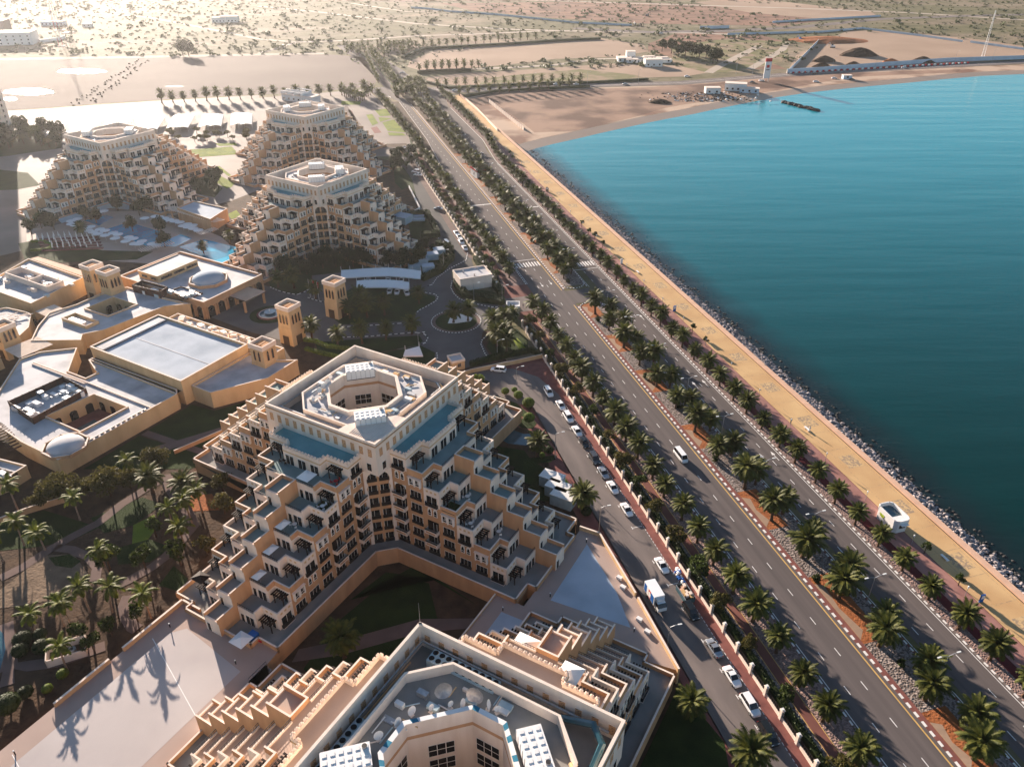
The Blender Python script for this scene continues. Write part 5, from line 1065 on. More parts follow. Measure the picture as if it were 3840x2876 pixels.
LAWN = [('lawn_dark', [ZB(440, 425), ZB(500, 498), ZB(600, 540), ZB(720, 560), ZB(825, 510), ZB(845, 400), ZB(1400, 345), ZB(1790, 385), ZB(1800, 440), ZB(1960, 370), ZB(2060, 240), ZB(2050, 190), ZB(1900, 130), ZB(1500, 330), ZB(900, 200), ZB(560, 360)]),
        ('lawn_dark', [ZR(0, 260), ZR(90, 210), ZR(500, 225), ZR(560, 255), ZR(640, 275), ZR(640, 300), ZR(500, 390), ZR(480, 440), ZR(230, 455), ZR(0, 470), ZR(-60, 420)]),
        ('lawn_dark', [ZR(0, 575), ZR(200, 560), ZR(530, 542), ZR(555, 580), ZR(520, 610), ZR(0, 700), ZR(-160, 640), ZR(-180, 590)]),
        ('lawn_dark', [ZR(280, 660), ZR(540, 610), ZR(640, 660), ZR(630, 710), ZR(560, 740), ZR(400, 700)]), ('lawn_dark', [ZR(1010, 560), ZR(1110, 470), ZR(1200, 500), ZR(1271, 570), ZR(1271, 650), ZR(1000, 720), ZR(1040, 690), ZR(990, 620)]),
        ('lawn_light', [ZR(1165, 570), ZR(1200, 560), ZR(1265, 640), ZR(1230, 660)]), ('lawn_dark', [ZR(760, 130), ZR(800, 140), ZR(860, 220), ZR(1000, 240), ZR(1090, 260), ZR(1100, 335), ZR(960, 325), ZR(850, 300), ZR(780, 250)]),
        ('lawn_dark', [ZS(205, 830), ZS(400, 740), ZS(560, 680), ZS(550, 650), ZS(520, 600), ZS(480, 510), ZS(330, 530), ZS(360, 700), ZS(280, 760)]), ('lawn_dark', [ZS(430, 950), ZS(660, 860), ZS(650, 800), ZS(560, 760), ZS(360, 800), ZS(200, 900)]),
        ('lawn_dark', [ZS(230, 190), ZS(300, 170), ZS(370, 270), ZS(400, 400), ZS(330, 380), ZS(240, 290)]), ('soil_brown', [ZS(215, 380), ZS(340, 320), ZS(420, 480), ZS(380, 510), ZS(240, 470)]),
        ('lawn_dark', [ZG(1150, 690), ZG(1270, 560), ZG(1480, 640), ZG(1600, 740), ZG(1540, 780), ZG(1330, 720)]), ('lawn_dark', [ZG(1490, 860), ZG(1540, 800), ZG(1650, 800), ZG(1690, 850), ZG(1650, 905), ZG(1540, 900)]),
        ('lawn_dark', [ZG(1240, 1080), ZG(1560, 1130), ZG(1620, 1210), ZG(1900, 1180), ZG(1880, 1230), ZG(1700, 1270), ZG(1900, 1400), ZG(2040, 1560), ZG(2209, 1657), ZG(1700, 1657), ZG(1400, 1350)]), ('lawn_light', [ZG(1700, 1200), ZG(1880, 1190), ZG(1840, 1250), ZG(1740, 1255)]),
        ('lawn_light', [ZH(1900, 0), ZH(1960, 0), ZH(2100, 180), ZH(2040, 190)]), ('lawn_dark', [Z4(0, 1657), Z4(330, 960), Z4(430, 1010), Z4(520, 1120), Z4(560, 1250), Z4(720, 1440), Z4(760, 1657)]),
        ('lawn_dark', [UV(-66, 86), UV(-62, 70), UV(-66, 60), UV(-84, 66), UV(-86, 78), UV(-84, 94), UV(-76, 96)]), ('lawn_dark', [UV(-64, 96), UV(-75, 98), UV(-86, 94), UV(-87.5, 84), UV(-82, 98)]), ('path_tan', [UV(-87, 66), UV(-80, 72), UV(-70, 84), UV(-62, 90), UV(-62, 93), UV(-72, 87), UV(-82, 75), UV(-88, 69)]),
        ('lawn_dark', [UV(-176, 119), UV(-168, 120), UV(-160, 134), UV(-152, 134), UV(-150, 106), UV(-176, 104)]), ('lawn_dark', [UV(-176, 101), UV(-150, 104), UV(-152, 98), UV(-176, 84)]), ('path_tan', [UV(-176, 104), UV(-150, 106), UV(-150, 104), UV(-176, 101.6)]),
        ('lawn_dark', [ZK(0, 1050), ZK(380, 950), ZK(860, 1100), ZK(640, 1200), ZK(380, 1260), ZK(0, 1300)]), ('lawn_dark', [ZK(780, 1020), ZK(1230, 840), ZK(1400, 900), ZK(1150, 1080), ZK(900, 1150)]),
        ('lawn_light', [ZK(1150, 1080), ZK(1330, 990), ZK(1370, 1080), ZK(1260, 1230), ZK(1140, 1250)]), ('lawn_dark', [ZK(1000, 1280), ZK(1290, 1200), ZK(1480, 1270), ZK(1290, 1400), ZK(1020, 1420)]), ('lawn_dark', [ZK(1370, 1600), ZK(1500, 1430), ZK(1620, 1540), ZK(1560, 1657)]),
        ('soil_orange', [ZK(1560, 830), ZK(1830, 810), ZK(1900, 950), ZK(1640, 960)]), ('sand_shaded', [ZK(380, 1340), ZK(640, 1330), ZK(760, 1500), ZK(640, 1700), ZK(0, 1800), ZK(0, 1640)]), ('lawn_dark', [ZK(420, 1360), ZK(600, 1330), ZK(700, 1390), ZK(620, 1450), ZK(480, 1430)])]
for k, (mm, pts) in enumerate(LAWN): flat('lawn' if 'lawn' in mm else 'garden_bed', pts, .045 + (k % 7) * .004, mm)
for pts, wd in (([(0, 1540), (200, 1440), (430, 1290), (620, 1180), (850, 1060), (1050, 900), (1270, 760), (1400, 690)], 2.4), ([(480, 1275), (620, 1290), (760, 1350), (840, 1440), (820, 1560)], 2.2), ([(1460, 640), (1440, 720), (1500, 820), (1570, 900), (1640, 1000), (1680, 1080), (1560, 1220), (1420, 1360), (1300, 1450), (1100, 1560), (1010, 1600)], 2.4), ([(1350, 430), (1600, 360), (1930, 260)], 3.4)):
    pline('path', [ZK(*p) for p in pts], wd, .08, 'path_tan')
pline('path', [ZL(*p) for p in [(1100, 190), (1060, 290), (1090, 380), (1140, 460), (1180, 480)]], 2.6, .084, 'path_tan'); pline('path', [ZL(*p) for p in [(900, 620), (500, 760), (250, 790), (80, 800), (60, 960)]], 2.6, .086, 'path_tan'); pline('path', [ZL(*p) for p in [(40, 430), (60, 700), (80, 820)]], 3.2, .09, 'path_tan')
flat('pond', [ZL(-60, 420), ZL(30, 520), ZL(50, 650), ZL(0, 830), ZL(-80, 860)], .095, 'glass_blue')
# third-residence court and green between the far residences
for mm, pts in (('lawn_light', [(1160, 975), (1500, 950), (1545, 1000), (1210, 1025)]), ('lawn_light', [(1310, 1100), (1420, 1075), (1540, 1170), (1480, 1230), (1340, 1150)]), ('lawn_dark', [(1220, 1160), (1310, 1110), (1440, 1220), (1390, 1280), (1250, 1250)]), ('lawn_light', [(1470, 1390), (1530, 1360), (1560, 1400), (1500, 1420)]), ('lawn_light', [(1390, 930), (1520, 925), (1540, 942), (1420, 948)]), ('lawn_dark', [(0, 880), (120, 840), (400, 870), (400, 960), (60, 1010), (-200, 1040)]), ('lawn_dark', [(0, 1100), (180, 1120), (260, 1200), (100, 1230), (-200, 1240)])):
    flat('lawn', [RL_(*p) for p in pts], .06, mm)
for pts in ([(1380, 1085), (1450, 1140), (1530, 1180)], [(1400, 1300), (1440, 1240), (1500, 1220)], [(1060, 890), (1290, 905), (1600, 880)]): pline('path', [RL_(*p) for p in pts], 3, .07, 'plaza_pale')
for mm, pts in (('lawn_light', [(160, 745), (200, 740), (240, 800), (200, 815)]), ('lawn_light', [(215, 715), (290, 705), (320, 750), (250, 755)]), ('lawn_light', [(240, 760), (330, 768), (250, 792)]), ('lawn_light', [(265, 795), (340, 775), (420, 860), (300, 850)]), ('lawn_light', [(300, 858), (400, 865), (420, 880), (310, 880)]), ('brick_red', [(40, 710), (70, 720), (110, 810), (95, 810)]), ('brick_red', [(190, 830), (230, 820), (260, 860), (215, 865)]), ('lawn_dark', [(430, 870), (500, 1000), (470, 1020), (440, 900)]), ('lawn_light', [(0, 655), (130, 660), (120, 680), (0, 680)]), ('soil_brown', [(230, 935), (420, 930), (430, 950), (240, 960)]), ('lot_sand', [(-300, 690), (40, 690), (150, 840), (100, 900), (-60, 800), (-300, 760)])):
    flat('lawn' if 'lawn' in mm else 'garden_bed', [RT(*p) for p in pts], .075, mm)
flat('terrace', [ZN(490, 610), ZN(920, 455), ZN(1060, 452), ZN(1155, 490), ZN(1090, 530), ZN(940, 515), ZN(530, 645)], .9, 'chiller_blue')
flat('pool_terrace', [ZP(350, 1340), ZP(900, 1180), ZP(1300, 1180), ZP(1700, 1230), ZP(2300, 1480), ZP(2500, 1657), ZP(1500, 1800), ZP(0, 1700), ZP(0, 1400)], .08, 'tile_pink')
def pool_mat():
    m = mat('pool_tile', (.0, .34, .56), .12, (.0, .20, .36), .12, coord='World', kind='cells', spec=.2); return m
pool_mat()
for pts in ([(930, 1395), (1210, 1308), (1690, 1450), (1420, 1590)], [(1490, 1590), (1820, 1450), (1960, 1500), (1760, 1600)], [(680, 1290), (940, 1220), (1030, 1250), (860, 1350)], [(1800, 1600), (2100, 1510), (2650, 1640), (2300, 1800)]):
    flat('swimming_pool', [ZP(*p) for p in pts], .10, 'pool_tile')
mt = mat('mosaic_line', (.01, .06, .10), .3)
pl_ = MB()
for k in range(1, 8): a, b = (930 + (1210 - 930) * k / 8, 1395 + (1308 - 1395) * k / 8), (1420 + (1690 - 1420) * k / 8, 1590 + (1450 - 1590) * k / 8); pl_.obox(ZP(*a), ZP(*b), .3, .105, .11, 'mosaic_line', bottom=False)
for k in range(1, 8): a, b = (930 + (1420 - 930) * k / 8, 1395 + (1590 - 1395) * k / 8), (1210 + (1690 - 1210) * k / 8, 1308 + (1450 - 1308) * k / 8); pl_.obox(ZP(*a), ZP(*b), .3, .112, .116, 'mosaic_line', bottom=False)
struct('pool_line', pl_)
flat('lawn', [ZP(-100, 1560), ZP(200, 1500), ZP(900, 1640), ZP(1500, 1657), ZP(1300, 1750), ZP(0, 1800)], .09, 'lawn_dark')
# puddles on the sand lot
pm_ = mat('puddle', (.30, .27, .25), .16, (.28, .25, .23), 1, spec=.9)
for x, y, rx, ry in ((310, 268, 88, 9), (105, 345, 92, 12), (655, 325, 36, 3), (38, 372, 26, 8)):
    flat('puddle', [W(x + rx * math.cos(a * math.pi / 10) * (1 + .12 * math.sin(a * 2.3)), y + ry * math.sin(a * math.pi / 10)) for a in range(20)], .05, 'puddle')
# boundary wall with pillars: wall between the street and the verge
def boundary(s1, s2, label):
    B = root('boundary_wall', (*RS(s1, 71.1), 0), label, 'wall'); o0 = RS(s1, 71.1); w_ = MB(); r = MB()
    A = (0, 0); b = RS(s2, 71.1); b = (b[0] - o0[0], b[1] - o0[1]); w_.obox(A, b, .3, 0, .85, 'stucco_cream', top='coping'); link('wall', w_.mesh('wall'), B)
    r.obox(A, b, .06, 1.9, 1.97, 'dark_metal'); r.obox(A, b, .06, 1.0, 1.06, 'dark_metal'); L = math.hypot(*b); n = int(L / .5)
    for k in range(n): p = (b[0] * k / n, b[1] * k / n); r.box(p[0] - .03, p[0] + .03, p[1] - .03, p[1] + .03, .85, 2.0, 'dark_metal')
    link('railing', r.mesh('railing'), B)
    pm = MB(); pm.box(-.3, .3, -.3, .3, 0, 2.3, 'stucco_cream'); pm.box(-.38, .38, -.38, .38, 2.3, 2.45, 'coping'); pm.box(-.22, .22, -.22, .22, 2.45, 2.75, 'white_paint'); pe = pm.mesh('pillar'); n = int(L / 5.05)
    for k in range(n + 1): link('pillar', pe, B, (b[0] * k / n, b[1] * k / n, 0), ROAD_ROT)
boundary(10, -229, 'long cream boundary wall with pillars between the parking street and the cycle path'); boundary(-262, -440, 'cream boundary wall with pillars beyond the hotel gate, along the upper street')
ww = MB(); L = [ZG(1745, 150, .8), ZG(1500, 205, .8), ZG(1350, 235, .8), ZG(1010, 305, .8), ZG(900, 345, .8)]
for a, b in zip(L[:-1], L[1:]): ww.obox(a, b, .3, 0, 1.4, 'stucco_sand', top='coping', ext=.15)
tag(link('garden_wall', ww.mesh('garden_wall')), 'low sand-coloured wall from the guard house to the boundary wall', 'wall')
ww = MB(); L = [ZK(0, 1030, 1.2), ZK(240, 940, 1.2), ZK(540, 850, 1.2)]
for a, b in zip(L[:-1], L[1:]): ww.obox(a, b, .35, 0, 1.7, 'stucco_orange', top='coping', ext=.15)
tag(link('garden_wall', ww.mesh('garden_wall')), 'orange garden wall below the corner of the lower hotel block, left of the wide-crowned trees', 'wall')
ww = MB(); L = [ZK(1500, 440, 1), ZK(1930, 255, 1)]; ww.obox(L[0], L[1], .3, 0, 1.2, 'stucco_orange', top='coping')
tag(link('garden_wall', ww.mesh('garden_wall')), 'low orange wall along the lane behind the middle residence', 'wall')
ww = MB(); L = [ZS(345, 315, 1), ZS(425, 475, 1), ZS(375, 505, 1)]
for a, b in zip(L[:-1], L[1:]): ww.obox(a, b, .35, 0, 1.3, 'white_paint', ext=.15)
tag(link('garden_wall', ww.mesh('garden_wall')), 'white-topped wall round the small court beside the upper street', 'wall')
# ================================================================ VEGETATION
def crown_palm(seed, n=44, L=3.7, m='frond', wid=.95, lo=-38, hi=82, pairs=13, droop=1.0, lw=.15):
    rr = random.Random(seed); mb = MB(); mi = mb.mi(m)
    for k in range(n):
        az = k * 2.39996 + rr.uniform(-.2, .2); f = (k + .5) / n; el = R_(hi - (hi - lo) * (f ** .9) + rr.uniform(-7, 7)); ln = L * rr.uniform(.82, 1.08) * (.8 + .25 * math.sin(math.pi * min(1, f + .15)))
        ca, sa = math.cos(az), math.sin(az); p = Vector((0, 0, 0)); pts = [p.copy()]; e = el; seg = 8
        for j in range(seg):
            p = p + Vector((ca * math.cos(e), sa * math.cos(e), math.sin(e))) * (ln / seg); pts.append(p.copy()); e -= R_((5.0 + 7.5 * j / seg) * droop * (1.2 - .4 * math.sin(el)))
        side = Vector((-sa, ca, 0)); i0 = len(mb.v)
        for j in range(pairs):
            t = (j + .6) / pairs; q = t * seg; a = int(q); fr_ = q - a; c = pts[a].lerp(pts[min(a + 1, seg)], fr_); d = (pts[min(a + 1, seg)] - pts[a]).normalized(); upv = side.cross(d)
            w_ = wid * math.sin(math.pi * min(.97, .12 + .86 * t)) ** .6 * rr.uniform(.85, 1.1)
            for sg in (-1, 1):
                tip = c + side * sg * w_ * .80 + d * w_ * .55 + upv * (-w_ * .22 if upv.z > 0 else w_ * .22) + Vector((0, 0, rr.uniform(-.08, .05)))
                a1 = c - d * lw; a2 = c + d * lw; i = len(mb.v); mb.v.extend([tuple(a1), tuple(a2), tuple(tip)]); mb.f.append((i, i + 1, i + 2)); mb.m.append(mi)
    return mb
def trunk_palm(seed, h, r0, r1, m='trunk', lean=(0, 0)):
    rr = random.Random(seed); mb = MB(); n = 9; pts = []; rad = []
    for j in range(n): t = j / (n - 1); pts.append((lean[0] * t * t, lean[1] * t * t, h * t)); rad.append((r0 + (r1 - r0) * t) * (1.07 if j % 2 else .95))
    rad[0] = r0 * 1.35; mb.tube(pts, rad, m, 9)
    if m == 'trunk': mb.tube([(0, 0, h - 1.1), (0, 0, h - .5), (0, 0, h)], [r1, r1 * 2.3, r1 * 1.2], 'trunk', 9)
    return mb
def make_palm(name, h, cm, tm, label, cat, group):
    B = root(name, (0, 0, 0), label, cat, 0, group); link('trunk', tm, B); link('crown', cm, B, (0, 0, h)); return B
DATE_C = [crown_palm(k, 58, pairs=15, lw=.17, lo=-48).mesh('date_crown') for k in range(5)]
DATE_H = [4.6, 5.0, 4.3, 5.3, 4.8]
DATE_T = [trunk_palm(20 + k, DATE_H[k] + .1, .34, .27).mesh('date_trunk') for k in range(5)]
COCO_T, COCO_C, COCO_H = [], [], []
for k in range(4):
    h = [7.2, 8.0, 6.4, 7.6][k]; ln = (rnd.uniform(-1, 1), rnd.uniform(-1, 1)); COCO_H.append((h, ln))
    COCO_T.append(trunk_palm(40 + k, h + .1, .22, .15, 'trunk_pale', ln).mesh('coco_trunk')); COCO_C.append(crown_palm(60 + k, 19, 3.3, 'frond_bright', .85, -35, 75, 14, 1.35, .20).mesh('coco_crown'))
def date_palm(p, label, group, sc=1.0, name='date_palm', v=None):
    k = rnd.randrange(5) if v is None else v; B = root(name, (p[0], p[1], p[2] if len(p) > 2 else 0), label, 'palm tree', rnd.uniform(0, 6.28), group, sc * rnd.uniform(.84, 1.14)); B.rotation_euler[0] = rnd.uniform(-.07, .07); B.rotation_euler[1] = rnd.uniform(-.07, .07); link('trunk', DATE_T[k], B); link('crown', DATE_C[k], B, (0, 0, DATE_H[k])); return B
def coco_palm(p, label, group, sc=1.0):
    k = rnd.randrange(4); B = root('coconut_palm', (p[0], p[1], 0), label, 'palm tree', rnd.uniform(0, 6.28), group, sc * rnd.uniform(.92, 1.08)); h, ln = COCO_H[k]; link('trunk', COCO_T[k], B); link('crown', COCO_C[k], B, (ln[0], ln[1], h)); return B
def row(o, s1, s2, step, where, group, sc=1.0, jit=.25, skip=(), name='date_palm'):
    s = s1; k = 0; out = []
    while s > s2:
        oo = o(s) if callable(o) else o
        if not any(a < s < b for a, b in skip):
            lab = '%s date palm %s, counted from the bottom edge' % (ORD[k], where) if k < 20 else 'date palm far along the row %s' % where
            out.append(date_palm(RS(s + rnd.uniform(-jit, jit) * 2, oo + rnd.uniform(-jit, jit)), lab, group, sc)); k += 1
        s -= step
    return out
G1 = 'palms between the cycle path and the left carriageway'
row(lambda s: 78.2 if s > -470 else 78.2 + (s + 470) * .02, -52.2, -600, 8.05, 'beside the cycle path', G1, 1.0, skip=[(-262, -240)])
row(98.6, -55.0, -240, 12.6, 'on the kerb side of the median', 'palms of the median', 1.08)
row(102.3, -60.0, -236, 11.9, 'on the sea side of the median', 'palms of the shaded side of the median', 1.0)
row(lambda s: 98.6, -262, -590, 10.2, 'in the median beyond the opening', 'palms of the far median', 1.05, .5)
row(lambda s: 102.6 + max(0, (-440 - s) * .04), -266, -596, 9.6, 'on the sea side of the far median', 'palms of the far median, sea side', 1.0, .6)
row(lambda s: 116.8 if s > -420 else min(122.3, 116.8 + (-420 - s) * .1), -47.1, -606, 8.05, 'beside the red paving of the promenade', 'palms along the promenade', .88)
# broadleaf trees
def tree_meshes(seed, h, rx, rz, m, leaves=900, ls=.32, clumps=14, tm='trunk', flat_=1.0, trunk_h=None):
    rr = random.Random(seed); cb = MB(); mi = cb.mi(m); th = trunk_h if trunk_h is not None else h - rz * 1.2; cl = []
    for k in range(clumps):
        a = rr.uniform(0, 6.28); q = rr.uniform(0, 1) ** .5; z = rr.uniform(-.6, .9); f = math.sqrt(max(.05, 1 - z * z * .8)); cl.append((rx * .72 * q * f * math.cos(a), rx * .72 * q * f * math.sin(a), h - rz + z * rz * .72, rr.uniform(.28, .5)))
    for k in range(leaves):
        c = cl[rr.randrange(clumps)]; a = rr.uniform(0, 6.28); b = math.acos(rr.uniform(-1, 1)); r = rr.uniform(.55, 1.0)
        x, y, z = c[0] + rx * c[3] * r * math.sin(b) * math.cos(a), c[1] + rx * c[3] * r * math.sin(b) * math.sin(a), c[2] + rz * c[3] * 1.15 * r * math.cos(b)
        n = Vector((rr.uniform(-1, 1), rr.uniform(-1, 1), rr.uniform(.1, 1))).normalized(); u = n.orthogonal().normalized(); v = n.cross(u); s = ls * rr.uniform(.6, 1.3); t = rr.uniform(0, 6.28); u, v = u * math.cos(t) + v * math.sin(t), v * math.cos(t) - u * math.sin(t)
        i = len(cb.v); P = Vector((x, y, z)); cb.v.extend([tuple(P - u * s), tuple(P - v * s * .6), tuple(P + u * s), tuple(P + v * s * .6)]); cb.f.append((i, i + 1, i + 2, i + 3)); cb.m.append(mi)
    tb = MB(); tb.tube([(0, 0, 0), (.05, .03, th * .5), (0, .08, th)], [.04 * h, .032 * h, .024 * h], tm, 7)
    for c in cl[:6]: tb.tube([(0, .05, th * .92), (c[0] * .5, c[1] * .5, (th + c[2]) / 2), (c[0], c[1], c[2])], [.02 * h, .014 * h, .006 * h], tm, 5)
    return tb.mesh('trunk'), cb.mesh('crown')
TM = {'round': [tree_meshes(k, 4.6, 2.0, 1.5, 'leaf', 1000, .24) for k in range(3)], 'gold': [tree_meshes(10 + k, 4.0, 2.3, 1.3, 'leaf_olive', 800, .24) for k in range(3)], 'wide': [tree_meshes(20 + k, 7.0, 5.2, 2.2, 'leaf_olive', 3600, .30, 26) for k in range(3)],
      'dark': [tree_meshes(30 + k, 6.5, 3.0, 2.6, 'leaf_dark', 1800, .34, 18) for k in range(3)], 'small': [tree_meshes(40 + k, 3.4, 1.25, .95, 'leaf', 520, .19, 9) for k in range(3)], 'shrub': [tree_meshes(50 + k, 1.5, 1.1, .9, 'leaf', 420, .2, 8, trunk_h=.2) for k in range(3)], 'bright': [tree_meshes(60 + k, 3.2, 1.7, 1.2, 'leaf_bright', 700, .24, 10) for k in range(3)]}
def tree(p, kind, label, group=None, sc=1.0, name='leafy_tree', cat='tree'):
    t, c = TM[kind][rnd.randrange(3)]; B = root(name, (p[0], p[1], 0), label, cat, rnd.uniform(0, 6.28), group, sc); link('trunk', t, B); link('crown', c, B); return B
for k, s in enumerate([-58, -74, -86.5, -97, -106, -117, -128, -137.5, -146, -158, -170, -182, -193, -205, -217, -228]):
    tree(RS(s, 73.2 + rnd.uniform(-.4, .6)), 'gold' if k % 3 != 1 else 'round', '%s bushy tree in the strip between boundary wall and cycle path, from the bottom edge' % ORD[k], 'trees behind the boundary wall', rnd.uniform(.8, 1.25) if k % 4 else 1.35)
for k in range(22):
    s = -270 - k * 8.2; tree(RS(s, 73.6 + rnd.uniform(-.6, .8)), rnd.choice(['gold', 'round', 'round']), 'bushy tree behind the far stretch of the boundary wall', 'trees behind the far boundary wall', rnd.uniform(.7, 1.05))
for k, (x, y, rd) in enumerate([(1345, 1325, Z5), (1640, 1600, Z5), (450, 892, ZE), (565, 1003, ZE), (1690, 1605, RT), (1640, 1548, RT), (1600, 1522, RT), (1555, 1472, RT), (1112, 1042, RT), (1092, 1010, RT)]):
    tree(rd(x, y), 'small', '%s young round tree standing on the yellow promenade, from the bottom edge' % ORD[k], 'young trees on the promenade', 1.0)
for k, s in enumerate([-75, -98, -124, -143, -168, -186, -210, -226]): tree(RS(s, 97.4 if k % 2 else 99.8), 'shrub', '%s low round shrub in the pebbles of the median, from the bottom edge' % ORD[k], 'shrubs of the median', rnd.uniform(.8, 1.3), 'shrub', 'shrub')
for k in range(14): tree(RS(-262 - k * 22 + rnd.uniform(-4, 4), 97.5 + rnd.uniform(-1, 3)), rnd.choice(['shrub', 'gold']), 'shrub among the palms of the far median', 'shrubs of the far median', .9, 'shrub', 'shrub')
# palms inside the grounds
GP = 'palms of the hotel grounds'
for x, y, rd, lab in [(855, 955, ZB, 'beside the wind tower with the fountain, catching sunlight'), (1075, 1005, ZB, 'on the kerb right of the sunlit gap, second from the wind tower'), (1287, 985, ZB, 'third in the line along the hotel drive'), (1492, 955, ZB, 'fourth in the line along the hotel drive'), (1713, 905, ZB, 'fifth in the line, nearest the roundabout'), (1180, 770, ZB, 'in the clump right beside the flagpole wind tower'), (1260, 700, ZB, 'in the dark clump, second from the flagpole wind tower'), (1330, 760, ZB, 'at the front of the dark clump'), (1480, 740, ZB, 'at the right of the dark clump'), (1775, 640, ZB, 'at the right end of the curved carport'), (885, 600, ZB, 'directly behind the flagpoles'), (700, 510, ZB, 'on the dark lawn left of the flagpoles'), (560, 500, ZB, 'on the dark lawn by the entrance hall corner'),
                      (232, 805, ZC, 'left one of two on the roundabout'), (357, 790, ZC, 'right one of two on the roundabout'), (570, 900, ZC, 'left of the gate lodge'), (672, 870, ZC, 'in front of the gate lodge'), (725, 840, ZC, 'right in front of the gate lodge'), (607, 1010, ZC, 'left on the lawn below the gate lodge'), (665, 985, ZC, 'middle of the lawn below the gate lodge'), (690, 1060, ZC, 'lowest on the lawn below the gate lodge'),
                      (1690, 1195, ZG, 'beside the ramp right of the middle residence'), (195, 955, Z6, 'beside the white cabins at the parking street'), (420, 1215, Z4, 'dark one in the lawn at the bottom edge right of the residence'), (880, 1690, Z4, 'at the very bottom edge in the parking street lawn'), (1620, 850, ZK, 'bushy one on the path left of the middle residence'), (1320, 800, ZK, 'bushy dark one left of the path bend'), (960, 620, ZL, 'dark one down in the court garden')]:
    if rd is ZL: p = UV(-79, 72)
    else: p = rd(x, y)
    date_palm(p, 'date palm ' + lab, GP, 1.05)
tree(ZG(1105, 450), 'bright', 'small bright yellow-green tree below the guard house', None, 1.2)
GC = 'coconut palms of the left garden'
for k, (x, y, rd, lab) in enumerate([(210, 1255, ZK, 'leaning at the left edge of the garden'), (390, 1295, ZK, 'second from the left edge of the garden'), (692, 1035, ZK, 'big one below the wide-crowned trees'), (1155, 720, ZK, 'nearest the lower hotel block corner'), (1745, 970, ZK, 'right one beside the path bend'), (1500, 1130, ZK, 'sunlit one left of the purple path'), (1590, 1260, ZK, 'just right of the sunlit lawn'), (935, 1500, ZK, 'in the middle of the garden above the sandy patch'), (160, 960, ZK, 'at the left edge by the orange garden wall'), (620, 465, ZL, 'in the row along the plaza wall, upper left'), (770, 330, ZL, 'above the sandy patch near the plaza wall'), (965, 330, ZL, 'with the dark trunk near the plaza wall'), (1292, 385, ZL, 'closest to the corner of the plaza wall'), (290, 520, ZL, 'behind the round clipped bushes'), (575, 825, ZL, 'leaning over the small white pen'), (545, 450, ZL, 'left one of the pair by the plaza wall'), (1660, 1080, ZK, 'right of the purple path, half in shade'), (30, 1400, ZK, 'cut off by the left edge')]):
    coco_palm(rd(x, y), 'coconut palm ' + lab, GC, 1.0)
for k, (x, y, rd, kd, sc, lab) in enumerate([(520, 880, ZK, 'wide', 1.0, 'below the corner of the lower hotel block'), (960, 830, ZK, 'wide', 1.0, 'in the middle of the line'), (1370, 600, ZK, 'wide', .85, 'nearest the residence in the line'), (760, 830, ZK, 'wide', .7, 'small one between the two big ones'), (360, 930, ZK, 'wide', .6, 'at the left end of the line'), (1130, 760, ZK, 'wide', .7, 'dark one behind the coconut palm')]):
    tree(rd(x, y), kd, 'wide-crowned olive tree ' + lab, 'wide-crowned trees of the left garden', sc)
for x, y, lab in [(1930, 790, 'against the residence, upper one'), (1940, 980, 'against the residence, lower green one'), (1790, 1330, 'bare brownish one by the purple path'), (1560, 1420, 'small one right of the dark lawn'), (1350, 1180, 'over the sunlit lawn'), (1260, 1460, 'low one by the sandy path'), (960, 1480, 'small one in the middle of the garden')]:
    tree(ZK(x, y), 'gold' if x > 1700 else 'round', 'garden tree ' + lab, 'garden trees left of the residence', rnd.uniform(1.0, 1.5))
for x, y, lab in [(1180, 350, 'tree with thin trunk by the pale path near the plaza wall'), (815, 620, 'dark small tree in front of the plaza wall'), (690, 520, 'slim dark tree in the plaza wall shade'), (960, 470, 'broad dark tree against the plaza wall')]: tree(ZL(x, y + 60), 'round', lab, None, 1.0)
for k in range(26):
    x = 560 + k * 48 + rnd.uniform(-25, 25); y = 330 - 40 * math.sin(k / 26 * 3.1) + rnd.uniform(-30, 45) + (70 if k < 7 else 0)
    tree(ZB(x, y), 'dark', 'dark tree in the thick planting at the foot of the teal-terraced residence', 'dark trees below the teal-terraced residence', rnd.uniform(.8, 1.25))
for k, (x, y, rd) in enumerate([(1260, 1420, ZP), (1400, 1190, ZP), (1080, 1170, ZP), (700, 1290, ZP), (830, 1320, ZP), (260, 1350, ZP), (180, 1380, ZP), (330, 1400, ZP), (1590, 1430, ZP), (1460, 1180, ZP), (1340, 1230, ZP), (1640, 1600, ZP), (60, 1450, ZP)]): tree((rd(x, y)), 'dark', 'dark tree beside the swimming pools of the far left residence', 'dark trees round the swimming pools', 1.1)
for x, y, lab in [(1490, 1580, 'small palm beside the lower pool edge'), (1320, 1640, 'palm at the near corner of the pools'), (540, 1540, 'palm left of the pools behind the parasols')]: date_palm(RL_(x, y), lab, GP, .9)
for k in range(34):
    x, y = rnd.uniform(0, 400), rnd.uniform(850, 965); tree(RL_(x, y), rnd.choice(['round', 'dark', 'gold']), 'tree of the grove left of the far left residence', 'grove left of the far left residence', rnd.uniform(1.1, 1.9))
for k in range(22):
    x, y = rnd.uniform(1050, 1620), rnd.choice([875, 885, 915]) + rnd.uniform(-8, 8); tree(RL_(x, y), 'gold', 'small tree in the planted strips beyond the far car park canopies', 'trees of the far car park', rnd.uniform(.8, 1.2))
for k in range(16): tree(RT(rnd.uniform(330, 470), rnd.uniform(1000, 1110)), rnd.choice(['dark', 'round']), 'dark tree beside the far end of the parking street', 'trees at the far street end', rnd.uniform(.7, 1.1))
for k in range(8): tree(RL_(rnd.uniform(1240, 1420), rnd.uniform(1130, 1240)), 'dark', 'dark tree on the lawn between the two far residences', 'trees between the far residences', rnd.uniform(.8, 1.2))
